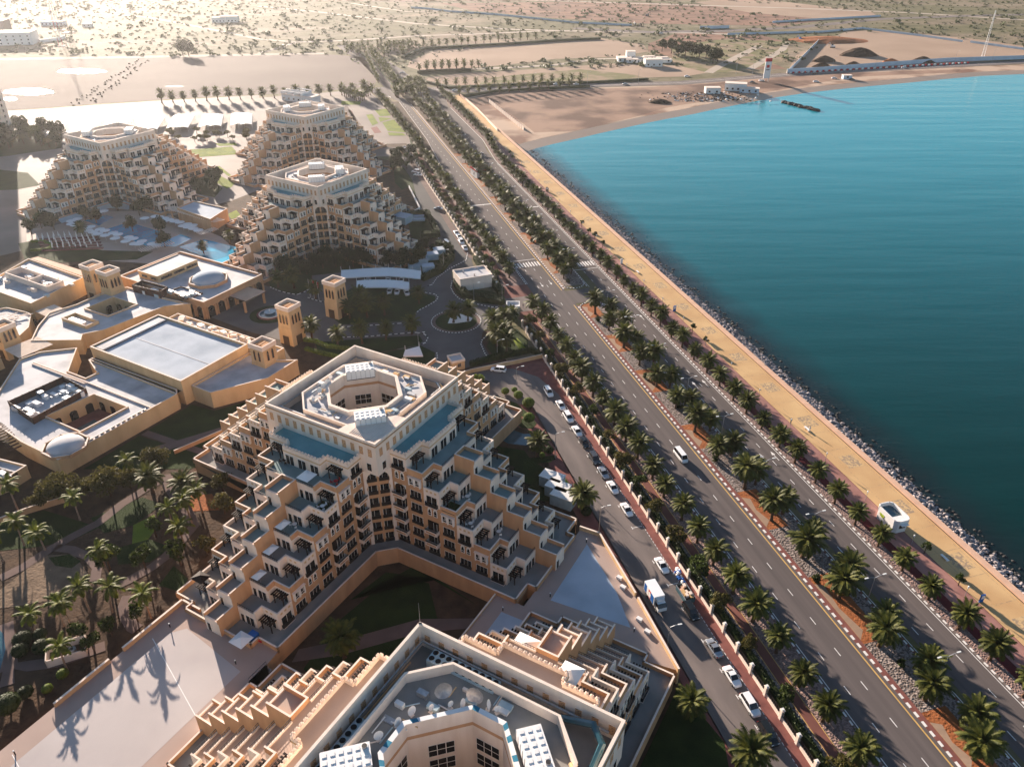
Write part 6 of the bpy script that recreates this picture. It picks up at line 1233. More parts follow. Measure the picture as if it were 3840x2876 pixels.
for k in range(18): tree(ZS(rnd.uniform(210, 640), rnd.uniform(760, 900)), 'dark', 'dark bush around the blue cabins left of the upper street', 'bushes around the blue cabins', rnd.uniform(.5, .75))
# palms of the sand lot edge, the coast road and the junction
for k in range(19):
    x = 350 + k * 24.3; date_palm(FD(x, 223 - k * 1.05), '%s palm in the row along the pinkish sand lot, from its left end' % ['leftmost', 'second', 'third', 'fourth', 'fifth', 'sixth', 'seventh', 'eighth', 'ninth', 'tenth', 'eleventh', 'twelfth', 'thirteenth', 'fourteenth', 'fifteenth', 'sixteenth', 'seventeenth', 'eighteenth', 'nineteenth'][k], 'palms along the sand lot', 1.15)
far_groups = [([(620 + 62 * k, 572 - k * 2.4) for k in range(16)], 'on the inland side of the coast road'), ([(760 + 65 * k, 622 - k * 4.6) for k in range(13)], 'on the sea side of the coast road'), ([(505 + 48 * k, 468 - k * 3) for k in range(9)], 'between the two sandy plots'), ([(560 + 46 * k, 448 - k * 2) for k in range(6)], 'behind the row between the sandy plots'), ([(440 + 48 * k, 318 - k * 3.6) for k in range(18)], 'along the far edge of the large sandy plot')]
FC = [crown_palm(90 + k, 20, pairs=7, wid=1.1, lw=.3) for k in range(3)]; FT = trunk_palm(95, 4.6, .36, .28); FP = MB()
def far_palm(p, sc=1.0):
    a = rnd.uniform(0, 6.28); ca, sa = math.cos(a), math.sin(a)
    for s_, z0 in ((FC[rnd.randrange(3)], 4.6), (FT, 0)):
        i = len(FP.v); mp = [FP.mi(q) for q in s_.mats]; FP.v.extend([(p[0] + sc * (x * ca - y * sa), p[1] + sc * (x * sa + y * ca), sc * (z + z0)) for x, y, z in s_.v])
        for f, mm in zip(s_.f, s_.m): FP.f.append(tuple(i + q for q in f)); FP.m.append(mp[mm])
for pts, wh in far_groups:
    for p in pts: far_palm(RT(p[0] + rnd.uniform(-5, 5), p[1]), 1.05)
for k in range(48): far_palm(RT(rnd.uniform(325, 545), rnd.uniform(550, 640)), 1.0)
for k in range(50): t = k / 49; far_palm(RT(350 - t * 150 + rnd.uniform(-25, 25), 545 - t * 190), .95)
for k in range(14): t = k / 13; far_palm(RT(235 - t * 75 + rnd.uniform(-6, 6), 540 - t * 160), .9)
for k in range(54): far_palm(RT(rnd.uniform(20, 460), rnd.uniform(300, 370)), 1.0)
for k in range(16): t = k / 15; far_palm(RT(10 + t * 190, 600 + 45 * math.sin(t * 3) + rnd.uniform(-8, 20)), 1.0)
o = link('distant_palms', FP.mesh('distant_palms')); o['kind'] = 'stuff'; tag(o, 'small distant palms round the road junction, the coast road and the sandy plots', 'palms')
# clipped balls
tp = {}
for m_ in ('leaf_bright', 'leaf_dark'):
    rr = random.Random(9); b = MB(); mi = b.mi(m_)
    for k in range(1500):
        a = rr.uniform(0, 6.28); c_ = rr.uniform(-1, 1); s_ = math.sqrt(1 - c_ * c_); r = rr.uniform(.86, 1.0); P = Vector((1.25 * r * s_ * math.cos(a), 1.25 * r * s_ * math.sin(a), .95 * r * c_)); n = Vector((P.x, P.y, P.z * 1.5)).normalized() + Vector((rr.uniform(-.5, .5),) * 3); u = n.orthogonal().normalized() * .16; v = n.cross(u).normalized() * .12; i = len(b.v)
        b.v.extend([tuple(P - u), tuple(P - v), tuple(P + u), tuple(P + v)]); b.f.append((i, i + 1, i + 2, i + 3)); b.m.append(mi)
    tp[m_] = b.mesh('clipped_crown')
ts = MB(); ts.cyl(0, 0, 0, 1.6, .1, .08, 'trunk', 7); tse = ts.mesh('stem')
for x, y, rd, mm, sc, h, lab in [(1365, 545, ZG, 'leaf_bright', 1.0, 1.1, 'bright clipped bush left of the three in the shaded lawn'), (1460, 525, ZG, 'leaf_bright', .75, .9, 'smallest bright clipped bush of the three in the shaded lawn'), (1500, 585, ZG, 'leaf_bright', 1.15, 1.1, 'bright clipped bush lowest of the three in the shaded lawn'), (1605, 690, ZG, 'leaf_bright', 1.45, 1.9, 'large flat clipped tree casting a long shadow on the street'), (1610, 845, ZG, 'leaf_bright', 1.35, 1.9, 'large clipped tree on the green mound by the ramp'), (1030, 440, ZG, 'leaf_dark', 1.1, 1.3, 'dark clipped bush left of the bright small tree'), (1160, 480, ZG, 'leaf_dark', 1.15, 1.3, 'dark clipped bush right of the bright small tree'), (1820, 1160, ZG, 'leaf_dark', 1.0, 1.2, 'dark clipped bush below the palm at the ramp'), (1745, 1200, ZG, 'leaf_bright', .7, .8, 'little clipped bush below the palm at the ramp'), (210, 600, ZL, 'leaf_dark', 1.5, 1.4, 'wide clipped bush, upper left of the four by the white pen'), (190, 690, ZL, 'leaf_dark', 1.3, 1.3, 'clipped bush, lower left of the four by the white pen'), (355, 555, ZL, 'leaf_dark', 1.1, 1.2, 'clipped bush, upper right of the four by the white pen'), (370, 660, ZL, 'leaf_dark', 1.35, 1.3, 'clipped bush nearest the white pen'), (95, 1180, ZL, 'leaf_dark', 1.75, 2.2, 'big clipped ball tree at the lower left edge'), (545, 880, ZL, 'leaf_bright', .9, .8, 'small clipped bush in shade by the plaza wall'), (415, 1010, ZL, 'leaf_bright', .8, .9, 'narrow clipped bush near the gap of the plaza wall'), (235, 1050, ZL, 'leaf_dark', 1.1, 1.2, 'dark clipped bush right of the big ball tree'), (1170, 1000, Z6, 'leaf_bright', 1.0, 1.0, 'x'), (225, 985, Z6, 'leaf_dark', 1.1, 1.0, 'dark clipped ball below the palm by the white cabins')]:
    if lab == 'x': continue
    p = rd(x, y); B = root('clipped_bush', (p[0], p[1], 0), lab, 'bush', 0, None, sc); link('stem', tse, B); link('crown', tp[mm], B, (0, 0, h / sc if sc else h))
# hedges
def hedge(pts, wd, h, mm, label, dens=26):
    rr = random.Random(len(pts) + int(wd * 10)); b = MB(); mi = b.mi(mm); c0 = pts[0]; P = [(p[0] - c0[0], p[1] - c0[1]) for p in pts]
    for p, q in zip(P[:-1], P[1:]):
        b.obox(p, q, wd * .82, 0, h * .86, mm, ext=wd * .2, bottom=False); a = Vector(p); d = Vector(q) - a; L = d.length; d.normalize(); nn = Vector((-d.y, d.x))
        for k in range(int(L * dens)):
            t = rr.uniform(-.1, L + .1); e = rr.uniform(-1, 1); w_ = e * wd * .5; z = h * rr.uniform(.86, 1.08) if abs(e) < .85 else rr.uniform(.1, h); c = a + d * t + nn * w_; u = Vector((rr.uniform(-1, 1), rr.uniform(-1, 1), rr.uniform(-1, 1))).normalized() * .2; v = u.orthogonal().normalized() * .16; C = Vector((c.x, c.y, z)); i = len(b.v)
            b.v.extend([tuple(C - u), tuple(C - v), tuple(C + u), tuple(C + v)]); b.f.append((i, i + 1, i + 2, i + 3)); b.m.append(mi)
    return tag(link('hedge', b.mesh('hedge'), None, (c0[0], c0[1], 0)), label, 'hedge')
hedge([RS(-45, 72.9), RS(-228, 72.9)], 1.5, 1.3, 'leaf_dark', 'long dark hedge behind the boundary wall, from the bottom edge to the hotel gate', 14)
hedge([RS(-270, 73.0), RS(-440, 73.0)], 1.5, 1.4, 'leaf_dark', 'long dark hedge behind the far stretch of the boundary wall', 8)
hedge([ZC(250, 400), ZC(270, 500), ZC(330, 580), ZC(480, 610), ZC(650, 645)], 3.2, 2.2, 'leaf_dark', 'dark hedge curving round the plain white utility building'); hedge([ZC(430, 270), ZC(520, 400), ZC(640, 560)], 3.0, 2.2, 'leaf_dark', 'dark hedge behind the plain white utility building')
hedge([ZC(385, 1180), ZC(560, 1130), ZC(900, 1060), ZC(985, 1090)], 1.6, 1.8, 'leaf_dark', 'dark hedge behind the low wall right of the guard house')
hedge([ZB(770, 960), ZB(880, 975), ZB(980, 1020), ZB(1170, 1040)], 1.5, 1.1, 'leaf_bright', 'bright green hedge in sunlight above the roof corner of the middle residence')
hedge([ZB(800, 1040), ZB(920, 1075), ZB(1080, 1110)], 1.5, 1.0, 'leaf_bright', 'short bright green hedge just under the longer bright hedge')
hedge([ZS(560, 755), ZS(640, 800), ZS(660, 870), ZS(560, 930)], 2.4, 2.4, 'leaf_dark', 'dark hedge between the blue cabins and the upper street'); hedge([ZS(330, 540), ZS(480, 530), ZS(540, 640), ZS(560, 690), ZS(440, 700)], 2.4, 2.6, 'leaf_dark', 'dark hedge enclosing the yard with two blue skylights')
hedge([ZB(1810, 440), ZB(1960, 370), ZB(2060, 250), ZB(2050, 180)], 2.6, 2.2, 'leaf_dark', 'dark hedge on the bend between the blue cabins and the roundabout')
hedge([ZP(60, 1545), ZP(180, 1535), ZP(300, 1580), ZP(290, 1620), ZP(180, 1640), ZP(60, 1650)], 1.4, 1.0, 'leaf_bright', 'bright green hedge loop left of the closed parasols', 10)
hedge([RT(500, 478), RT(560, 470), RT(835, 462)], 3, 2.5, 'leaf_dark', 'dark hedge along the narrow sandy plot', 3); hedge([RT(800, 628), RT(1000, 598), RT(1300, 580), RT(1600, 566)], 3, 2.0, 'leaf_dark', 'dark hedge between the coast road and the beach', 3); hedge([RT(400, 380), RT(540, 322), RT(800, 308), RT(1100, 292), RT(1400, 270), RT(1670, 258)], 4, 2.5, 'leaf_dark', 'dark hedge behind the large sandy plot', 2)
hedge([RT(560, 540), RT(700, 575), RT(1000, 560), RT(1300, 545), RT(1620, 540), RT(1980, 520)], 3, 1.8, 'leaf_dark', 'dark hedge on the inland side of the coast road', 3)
# desert scrub: too many to count
sb = MB(); rr = random.Random(11); mi = sb.mi('scrub_leaf')
def inpoly(p, L):
    c = False; j = len(L) - 1
    for i in range(len(L)):
        if (L[i][1] > p[1]) != (L[j][1] > p[1]) and p[0] < (L[j][0] - L[i][0]) * (p[1] - L[i][1]) / (L[j][1] - L[i][1] + 1e-9) + L[i][0]: c = not c
        j = i
    return c
bare = [[(0, 131), (700, 118), (810, 150), (800, 192), (0, 240)], [(885, 140), (1060, 95), (1300, 82), (1400, 112), (1200, 130), (905, 154)], [(1700, 158), (1790, 85), (1905, 66), (2212, 100), (2212, 128)], [(1500, 0), (1880, 26), (1900, 40), (1800, 46), (1500, 12)], [(950, 180), (2212, 120), (2212, 170), (1100, 320)]]
def scrub(x, y, r):
    X, Y = FD(x, y)
    for k in range(14):
        a = rr.uniform(0, 6.28); q = rr.uniform(0, 1) ** .5 * r; P = Vector((X + q * math.cos(a), Y + q * math.sin(a), rr.uniform(.1, 1) * r * .75)); u = Vector((rr.uniform(-1, 1), rr.uniform(-1, 1), rr.uniform(-.4, .8))).normalized() * r * .42; v = u.orthogonal().normalized() * r * .36; i = len(sb.v)
        sb.v.extend([tuple(P - u), tuple(P - v), tuple(P + u), tuple(P + v)]); sb.f.append((i, i + 1, i + 2, i + 3)); sb.m.append(mi)
n_ = 0
while n_ < 3600:
    x, y = rr.uniform(-40, 2250), 2 + (rr.random() ** 1.4) * 150
    if (x < 760 and y > 122) or (y > 60 + 110 and x < 900): continue
    if x > 760 and y > 165 - (x - 760) * .03 : continue
    if any(inpoly((x, y), L) for L in bare): continue
    scrub(x, y, rr.uniform(.7, 1.9) if rr.random() < .92 else rr.uniform(2.2, 3.8)); n_ += 1
o = link('desert_scrub', sb.mesh('desert_scrub')); o['kind'] = 'stuff'; tag(o, 'low green scrub scattered over the desert beyond the bay', 'scrub')
for x, y, lab in [(395, 120, 'left one of a pair of dark bushes at the far edge of the sand lot'), (408, 121, 'right one of a pair of dark bushes at the far edge of the sand lot'), (1480, 122, 'left dark tree of the clump round the small pond'), (1510, 128, 'dark tree in the middle of the clump round the small pond'), (1450, 116, 'rearmost dark tree of the clump by the small pond'), (1540, 138, 'right dark tree by the small pond')]:
    tree(FD(x, y), 'dark', lab, None, 2.0)
for x, y in [(1430, 112), (1495, 120), (1525, 125), (1465, 124), (1550, 134)]: tree(FD(x, y), 'dark', 'dark tree of the thick clump near the small pond', 'trees by the small pond', 1.7)
# ================================================================ VEHICLES, LAMPS, PEOPLE, FURNITURE
def car_parts(kind, paint):
    L, Wd, H, hood, tail = {'sedan': (4.7, 1.82, 1.45, 1.25, 1.0), 'suv': (4.9, 1.95, 1.8, 1.15, .25), 'minibus': (5.4, 1.95, 2.15, .45, .1)}[kind]
    b = MB(); w = Wd / 2; l = L / 2; bz = .28; belt = {'sedan': .92, 'suv': 1.05, 'minibus': 1.15}[kind]
    # lower body: lofted sections along x (front = +x)
    xs = [-l, -l + .12, -l + .6, -.2, l - .9, l - .25, l]; ws = [w * .82, w * .93, w, w, w * .98, w * .9, w * .72]; zs = [belt - .18, belt - .04, belt, belt, belt - (.10 if kind != 'minibus' else .02), belt - (.2 if kind != 'minibus' else .1), belt - .42]; rings = []
    for x, ww, z in zip(xs, ws, zs):
        i = len(b.v); b.v.extend([(x, -ww * .94, bz), (x, -ww, bz + .25), (x, -ww * .97, z - .08), (x, -ww * .86, z), (x, ww * .86, z), (x, ww * .97, z - .08), (x, ww, bz + .25), (x, ww * .94, bz)]); rings.append(i)
    mi = b.mi(paint)
    for a, c in zip(rings[:-1], rings[1:]):
        for k in range(7): b.f.append((a + k, a + k + 1, c + k + 1, c + k)[::-1]); b.m.append(mi)
    b.f.append(tuple(rings[0] + k for k in range(8))); b.m.append(mi); b.f.append(tuple(rings[-1] + 7 - k for k in range(8))); b.m.append(mi)
    x0, x1 = -l + tail, l - hood; s0, s1 = {'sedan': (.75, .75), 'suv': (.25, .7), 'minibus': (.12, .45)}[kind]
    ti = .16; R0 = [(x0 + s0, -w * .72, H), (x1 - s1, -w * .72, H), (x1 - s1, w * .72, H), (x0 + s0, w * .72, H)]
    i = len(b.v); rz = H; b.v.extend([(p[0], p[1], rz - .06) for p in R0] + [(p[0] * .97, p[1] * .93, rz) for p in R0]); 
    for k in range(4): q = (k + 1) % 4; b.f.append((i + k, i + q, i + 4 + q, i + 4 + k)); b.m.append(mi)
    b.f.append((i + 4, i + 5, i + 6, i + 7)); b.m.append(mi)
    g = MB(); g0 = [(x0, -w * .88, belt - .03), (x1, -w * .88, belt - .03), (x1, w * .88, belt - .03), (x0, w * .88, belt - .03)]; i = len(g.v); g.v.extend(g0 + [(p[0], p[1], rz - .05) for p in R0])
    for k in range(4): q = (k + 1) % 4; g.f.append((i + k, i + q, i + 4 + q, i + 4 + k)); g.m.append(g.mi('glass_dark'))
    for sy in (-1, 1):                             # pillars
        for xa, xb in ((x0, x0 + s0), (x1, x1 - s1), ((x0 + x1) / 2 - .05, (x0 + x1) / 2)):
            b.tube([(xa, sy * w * .885, belt - .03), (xb, sy * w * .725, rz - .05)], .055, paint, 4)
    wl = MB(); n = 12; i = 0
    for y0, y1 in ((-.11, .11),):
        for y in (y0, y1):
            for k in range(n): a = 2 * math.pi * k / n; wl.v.append((.33 * math.cos(a), y, .33 * math.sin(a)))
        for k in range(n): q = (k + 1) % n; wl.f.append((k, n + k, n + q, q)); wl.m.append(wl.mi('rubber'))
    wl.f.append(tuple(range(n))); wl.m.append(wl.mi('rubber')); wl.f.append(tuple(range(2 * n - 1, n - 1, -1))); wl.m.append(wl.mi('rubber'))
    for y, sg in ((-.115, 1), (.115, -1)):
        pts = [(.2 * math.cos(2 * math.pi * k / 10), y, .2 * math.sin(2 * math.pi * k / 10)) for k in range(10)]; wl.face(pts[::sg], 'steel')
    h = MB(); h.box(-.05, .04, -.2, .2, 0, .14, 'lamp_glass'); t = MB(); t.box(-.03, .05, -.17, .17, 0, .18, 'tail_red')
    return dict(body=b.mesh('body', False), glass=g.mesh('glass'), wheel=wl.mesh('wheel'), head=h.mesh('headlight'), tail=t.mesh('taillight'), L=L, W=Wd, belt=belt)
CP = {}
def car(p, rz, kind, paint, label, group, name='parked_car', cat='car', z=.04):
    k = (kind, paint)
    if k not in CP: CP[k] = car_parts(kind, paint)
    c = CP[k]; B = root(name, (p[0], p[1], z), label, cat, rz, group); link('body', c['body'], B); link('windows', c['glass'], B)
    for sx in (-1, 1):
        for sy in (-1, 1): link('wheel', c['wheel'], B, (sx * c['L'] * .3, sy * (c['W'] / 2 - .1), .33))
    for sy in (-1, 1): link('headlight', c['head'], B, (c['L'] / 2 - .12, sy * c['W'] * .3, c['belt'] - .42)); link('taillight', c['tail'], B, (-c['L'] / 2 - .02, sy * c['W'] * .34, c['belt'] - .3))
    return B
RR = ROAD_ROT
GS = 'cars parked along the boundary wall'
for s, kind, paint, lab in [(-69.0, 'suv', 'car_black', 'black car parked by the wall, nearest the bottom edge'), (-75.0, 'suv', 'car_white', 'white estate car parked just above the black one at the bottom'), (-81.4, 'sedan', 'car_white', 'white saloon parked alone between two white bay marks, third from the bottom'), (-88.3, 'sedan', 'car_silver', 'grey-blue hatchback parked near the pale manhole slab'), (-98.0, 'suv', 'car_black', 'dark open-backed jeep parked above the rubbish container'), (-111.6, 'sedan', 'car_white', 'white saloon parked right above the heap of rubbish bags'), (-130.8, 'sedan', 'car_white', 'white saloon parked opposite the single street lamp'), (-139.5, 'sedan', 'car_white', 'white car parked below the grey-bonneted one'), (-145.6, 'sedan', 'car_silver', 'silver saloon parked below the dark estate'), (-151.8, 'suv', 'car_grey', 'dark grey estate parked in the middle of the line'), (-159.2, 'sedan', 'car_black', 'black saloon parked in the line'), (-164.7, 'sedan', 'car_white', 'white saloon parked just above the black saloon'), (-171.8, 'suv', 'car_white', 'white off-roader parked second from the top of the line'), (-178.2, 'sedan', 'car_white', 'silver-white saloon parked next to the top one of the line'), (-186.0, 'suv', 'car_white', 'white car at the top end of the line by the red paving')]:
    car(RS(s, 67.1 if s > -180 else 66.0), RR + (math.pi if s in (-88.3,) else 0), kind, paint, lab, GS)
car(ZG(1295, 310), R_(168), 'suv', 'car_white', 'white off-road car driving past the guard house', None, 'car')
car(Z6(1040, 500), RR, 'minibus', 'car_white', 'white minibus driving on the left carriageway', None, 'minibus', 'minibus')
for x, y, kd, pt, lab, az in [(563, 490, 'sedan', 'car_silver', 'grey car standing across the sunlit part of the upper street', 2.9), (398, 214, 'suv', 'car_white', 'upper one of two white cars side by side at the far street end', 2.9), (412, 238, 'sedan', 'car_white', 'lower one of two white cars side by side at the far street end', 2.9), (697, 672, 'sedan', 'car_white', 'white car, farthest of the four parked along the upper street', RR), (718, 700, 'sedan', 'car_white', 'white car, second of the four parked along the upper street', RR), (735, 738, 'suv', 'car_white', 'white car, third of the four parked along the upper street', RR), (761, 783, 'sedan', 'car_white', 'white car, nearest of the four parked along the upper street', RR)]:
    car(ZS(x, y), az, kd, pt, lab, 'cars on the upper street')
car(ZS(630, 757), RR + .15, 'minibus', 'car_silver', 'pale minibus standing in the middle of the upper street', None, 'minibus', 'minibus')
for x, y, lab in [(1338, 452, 'left white car under the rear curved canopy'), (1510, 450, 'middle white car under the rear curved canopy'), (1625, 448, 'right white car under the rear curved canopy'), (1522, 545, 'left white car under the front curved canopy'), (1588, 548, 'middle white car under the front curved canopy'), (1668, 558, 'white car sticking out of the right end of the front canopy')]:
    car(ZB(x, y), math.pi / 2 + (.3 if x > 1650 else 0), 'sedan', 'car_white', lab, 'cars under the curved canopies')
for x, y, rd, pt, lab in [(1390, 551, RT, 'car_white', 'first small white car on the coast road'), (1520, 551, RT, 'car_white', 'second small white car on the coast road'), (1838, 551, RT, 'car_silver', 'third small car on the coast road'), (28, 500, RO, 'car_white', 'white car standing inland of the coast road'), (860, 480, RO, 'car_black', 'dark car on the coast road beside the red and white barriers'), (1430, 443, RO, 'car_white', 'white car on the coast road farther right'), (450, 538, RO, 'car_grey', 'dark car parked beside the tall sign'), (510, 528, RO, 'car_white', 'white car parked beside the tall sign'), (862, 534, RO, 'car_white', 'white car parked on the dirt above the beach'), (980, 512, RO, 'car_white', 'lone white car on the slope above the beach'), (1095, 520, RO, 'car_grey', 'blue-grey car above the beach, rightmost'), (650, 628, RT, 'car_black', 'dark vehicle waiting at the junction'), (395, 478, RT, 'car_silver', 'car in the lane above the junction'), (2070, 220, RT, 'car_white', 'white van far off on the desert road'), (735, 590, RT, 'car_white', 'white car entering the coast road')]:
    car(rd(x, y), .1, 'sedan', pt, lab, 'distant cars')
# box lorry
p = Z4(135, 255); B = root('box_truck', (p[0], p[1], .04), 'box lorry with white roof and red and blue side graphics on the parking street', 'truck', RR)
m = MB(); m.box(-3.6, 1.2, -1.15, 1.15, .95, 3.3, 'car_white'); m.box(-3.6, 1.2, -1.2, -1.15, 1.0, 3.2, 'white_paint'); link('cargo_box', m.mesh('cargo_box'), B)
m = MB(); 
for x0, x1, c in ((-3.4, -2.2, 'sign_blue'), (-2.2, -1.4, 'white_paint'), (-1.4, -.4, 'sign_red'), (-.4, .9, 'sign_blue')): m.box(x0, x1, -1.23, -1.2, 1.1, 3.1, c)
m.face([(-1.3, -1.24, 1.3), (-.6, -1.24, 1.3), (-.3, -1.24, 2.3), (-.9, -1.24, 2.9), (-1.3, -1.24, 2.4)], 'white_paint'); link('side_graphic', m.mesh('side_graphic'), B)
m = MB(); m.box(1.35, 2.9, -1.0, 1.0, .6, 1.55, 'car_white'); i = len(m.v); m.v.extend([(1.35, -1, 1.55), (2.9, -1, 1.55), (2.9, 1, 1.55), (1.35, 1, 1.55), (1.4, -.9, 2.35), (2.35, -.9, 2.35), (2.35, .9, 2.35), (1.4, .9, 2.35)])
for f, mm in (((0, 1, 5, 4), 'glass_dark'), ((1, 2, 6, 5), 'glass_dark'), ((2, 3, 7, 6), 'glass_dark'), ((3, 0, 4, 7), 'car_white'), ((4, 5, 6, 7), 'car_white')): m.f.append(tuple(i + j for j in f)); m.m.append(m.mi(mm))
m.box(1.2, 1.9, -.8, .8, 2.4, 2.85, 'white_paint'); link('cab', m.mesh('cab'), B); m = MB(); m.box(-3.5, 2.5, -.5, .5, .5, .95, 'dark_metal'); link('chassis', m.mesh('chassis'), B)
for x in (-2.4, 2.1):
    for y in (-.95, .95): link('wheel', CP[('suv', 'car_white')]['wheel'], B, (x, y, .42), 0, (1.27, 1.4, 1.27))
# rubbish container and bags
p = Z4(385, 190); B = root('rubbish_container', (p[0], p[1], .04), 'open dark blue rubbish container filled with cardboard by the boundary wall', 'container', RR)
m = MB(); m.prism([(-2.2, -1.1), (2.2, -1.1), (2.2, 1.1), (-2.2, 1.1)], 0, 1.3, 'glass_blue', cap=False); m.box(-2.1, 2.1, -1.0, 1.0, .2, .95, 'soil_brown'); 
for y in (-1.1, 1.1): m.box(-2.25, 2.25, y - .06, y + .06, 1.25, 1.35, 'steel')
link('body', m.mesh('body'), B); m = MB()
for k in range(16): x, y = rnd.uniform(-1.7, 1.7), rnd.uniform(-.7, .7); m.box(x - .4, x + .4, y - .3, y + .3, .9, rnd.uniform(1.1, 1.6), rnd.choice(['paving_yellow', 'parapet_pink', 'coping']))
o = link('cardboard', m.mesh('cardboard'), B)
m = MB(); rr = random.Random(4)
for k in range(26): x, y = RS(-107.5 + rr.uniform(-2.2, 1.8), 69.3 + rr.uniform(-.7, .7)); rock(m, x, y, rr.uniform(.2, .7), rr.uniform(.28, .5), rr.choice(['canvas_white', 'white_paint', 'sign_blue', 'canvas_white']), rr)
o = link('rubbish_bags', m.mesh('rubbish_bags')); o['kind'] = 'stuff'; tag(o, 'heap of white and blue rubbish bags beside the container', 'rubbish')
# lamps
def arm_lamp(h, arms, reach=1.9):
    pm = MB(); pm.cyl(0, 0, 0, h, .11, .06, 'steel', 8); pm.cyl(0, 0, 0, .6, .17, .15, 'steel', 8); hd = MB(); hd.v.extend([]); 
    am = MB(); am.tube([(0, 0, h - .1), (reach * .5, 0, h + .25), (reach, 0, h + .38)], .045, 'steel', 5); hd.box(-.15, .65, -.13, .13, -.06, .08, 'lamp_glass'); return pm.mesh('pole'), am.mesh('arm'), hd.mesh('lamp_head')
LM = {}
def lamp(p, h, angs, label, group, rz=0, reach=1.9):
    k = (h, reach)
    if k not in LM: LM[k] = arm_lamp(h, 1, reach)
    a, b, c = LM[k]; B = root('street_lamp', (p[0], p[1], 0), label, 'street lamp', rz, group); link('pole', a, B)
    for an in angs: link('arm', b, B, (0, 0, 0), an); link('lamp_head', c, B, (reach * math.cos(an), reach * math.sin(an), h + .38), an)
for k in range(26):
    s = -69.6 - 20.3 * k
    if s < -590: break
    lab = '%s double-armed lamp in the median, from the bottom edge' % ORD[k] if k < 20 else 'double-armed lamp in the far part of the median'
    if -256 < s < -238: continue
    lamp(RS(s, 103.4), 7.6, (0, math.pi), lab, 'double-armed lamps of the median', RR + math.pi / 2)
for x, y, rd, h, lab in [(228, 650, Z4, 6.4, 'single-armed lamp beside the bluish plaza wall'), (335, 1142, Z6, 7.5, 'single-armed lamp at the corner of the bluish plaza, above the cabins'), (1880, 1208, ZG, 7.8, 'single-armed lamp next to the palm at the ramp'), (1480, 445, ZG, 5.8, 'single-armed lamp by the three bright clipped bushes'), (652, 648, ZC, 7.2, 'lamp behind the gate lodge'), (408, 612, ZC, 6.5, 'lamp in front of the plain white utility building'), (148, 340, ZC, 7.6, 'lamp on the hedge bend above the roundabout'), (528, 640, ZR, 6.0, 'lamp by the small white canopy near the residence roof'), (1062, 690, ZR, 6.0, 'lamp on the lawn below the gate lodge')]:
    lamp(rd(x, y), h, (0,), lab, 'single-armed lamps inside the grounds', R_(10), 1.7)
pm = MB(); pm.cyl(0, 0, 0, 2.3, .06, .05, 'steel', 7); pme = pm.mesh('pole'); hm = MB(); hm.cyl(0, 0, 0, .55, .12, .17, 'lamp_glass', 8); hm.cyl(0, 0, .55, .62, .2, .1, 'white_paint', 8); hme = hm.mesh('lamp_head')
for k in range(30):
    s = -53.5 - 16.15 * k; lab = '%s slim white post lamp of the promenade, from the bottom edge' % ORD[k] if k < 20 else 'slim white post lamp in the far part of the promenade'
    B = root('post_lamp', (*RS(s, 124.6 + max(0, (-330 - s) * .014)), .06), lab, 'lamp', 0, 'post lamps of the promenade'); link('pole', pme, B); link('lamp_head', hme, B, (0, 0, 2.3))
# promenade furniture
bm_ = MB(); bm_.box(-1.1, 1.1, -.3, .3, .4, .5, 'white_paint'); bm_.box(-.9, -.7, -.25, .25, 0, .4, 'coping'); bm_.box(.7, .9, -.25, .25, 0, .4, 'coping'); bme = bm_.mesh('bench')
for x, y, rd, lab in [(335, 258, Z5, 'white bench on the promenade uphill of the kiosk'), (1520, 1372, Z5, 'dark-shaded bench in the kiosk shadow'), (1820, 375, ZC, 'bench on the far promenade near the white panel')]: tag(link('bench', bme, None, (*rd(x, y), .07), RR), lab, 'bench')
for x, y, rd, c, lab in [(296, 708, ZE, 'sign_blue', 'dark information board on the yellow promenade near the first young trees'), (1680, 298, ZC, 'white_paint', 'white information board on the far promenade'), (1330, 1240, RT, 'dark_metal', 'dark board far up the promenade'), (2118, 2212, Z5, 'sign_blue', 'x')]:
    if lab == 'x': p = FD(2118, 1300); lab = 'blue information post at the right edge of the promenade'
    else: p = rd(x, y)
    B = root('information_board', (p[0], p[1], .06), lab, 'sign board', RR + math.pi / 2); m = MB(); m.box(-.5, .5, -.12, .12, 0, 2.1, c); link('panel', m.mesh('panel'), B); m = MB(); m.box(-.38, .38, -.14, -.12, 1.0, 1.9, 'canvas_white'); link('poster', m.mesh('poster'), B)
# flagpoles, fountain
for k, (x, y, c, lab) in enumerate([(838, 590, 'car_grey', 'left flagpole with a dark hanging flag'), (873, 600, 'sign_red', 'middle flagpole with a pinkish hanging flag'), (913, 612, 'tail_red', 'right flagpole with a red hanging flag')]):
    p = ZB(x, y); B = root('flagpole', (p[0], p[1], 0), lab + ' beside the wind tower', 'flagpole'); m = MB(); m.cyl(0, 0, 0, 7.4, .07, .04, 'white_paint', 7); link('pole', m.mesh('pole'), B); m = MB(); m.v.extend([(.05, 0, 7.2), (.55, .1, 7.0), (.5, -.1, 5.6), (.35, .12, 4.6), (.05, 0, 4.9)]); m.f.append((0, 1, 2, 3, 4)); m.m.append(m.mi(c)); link('flag', m.mesh('flag'), B)
p = ZB(490, 735); B = root('fountain', (p[0], p[1], 0), 'round fountain in front of the hotel entrance', 'fountain'); m = MB()
for r0, z0, mm in ((7.0, .12, 'lawn_dark'), (4.6, .35, 'brick_red'), (3.9, .5, 'coping')): m.cyl(0, 0, 0, z0, r0, r0, mm, 28)
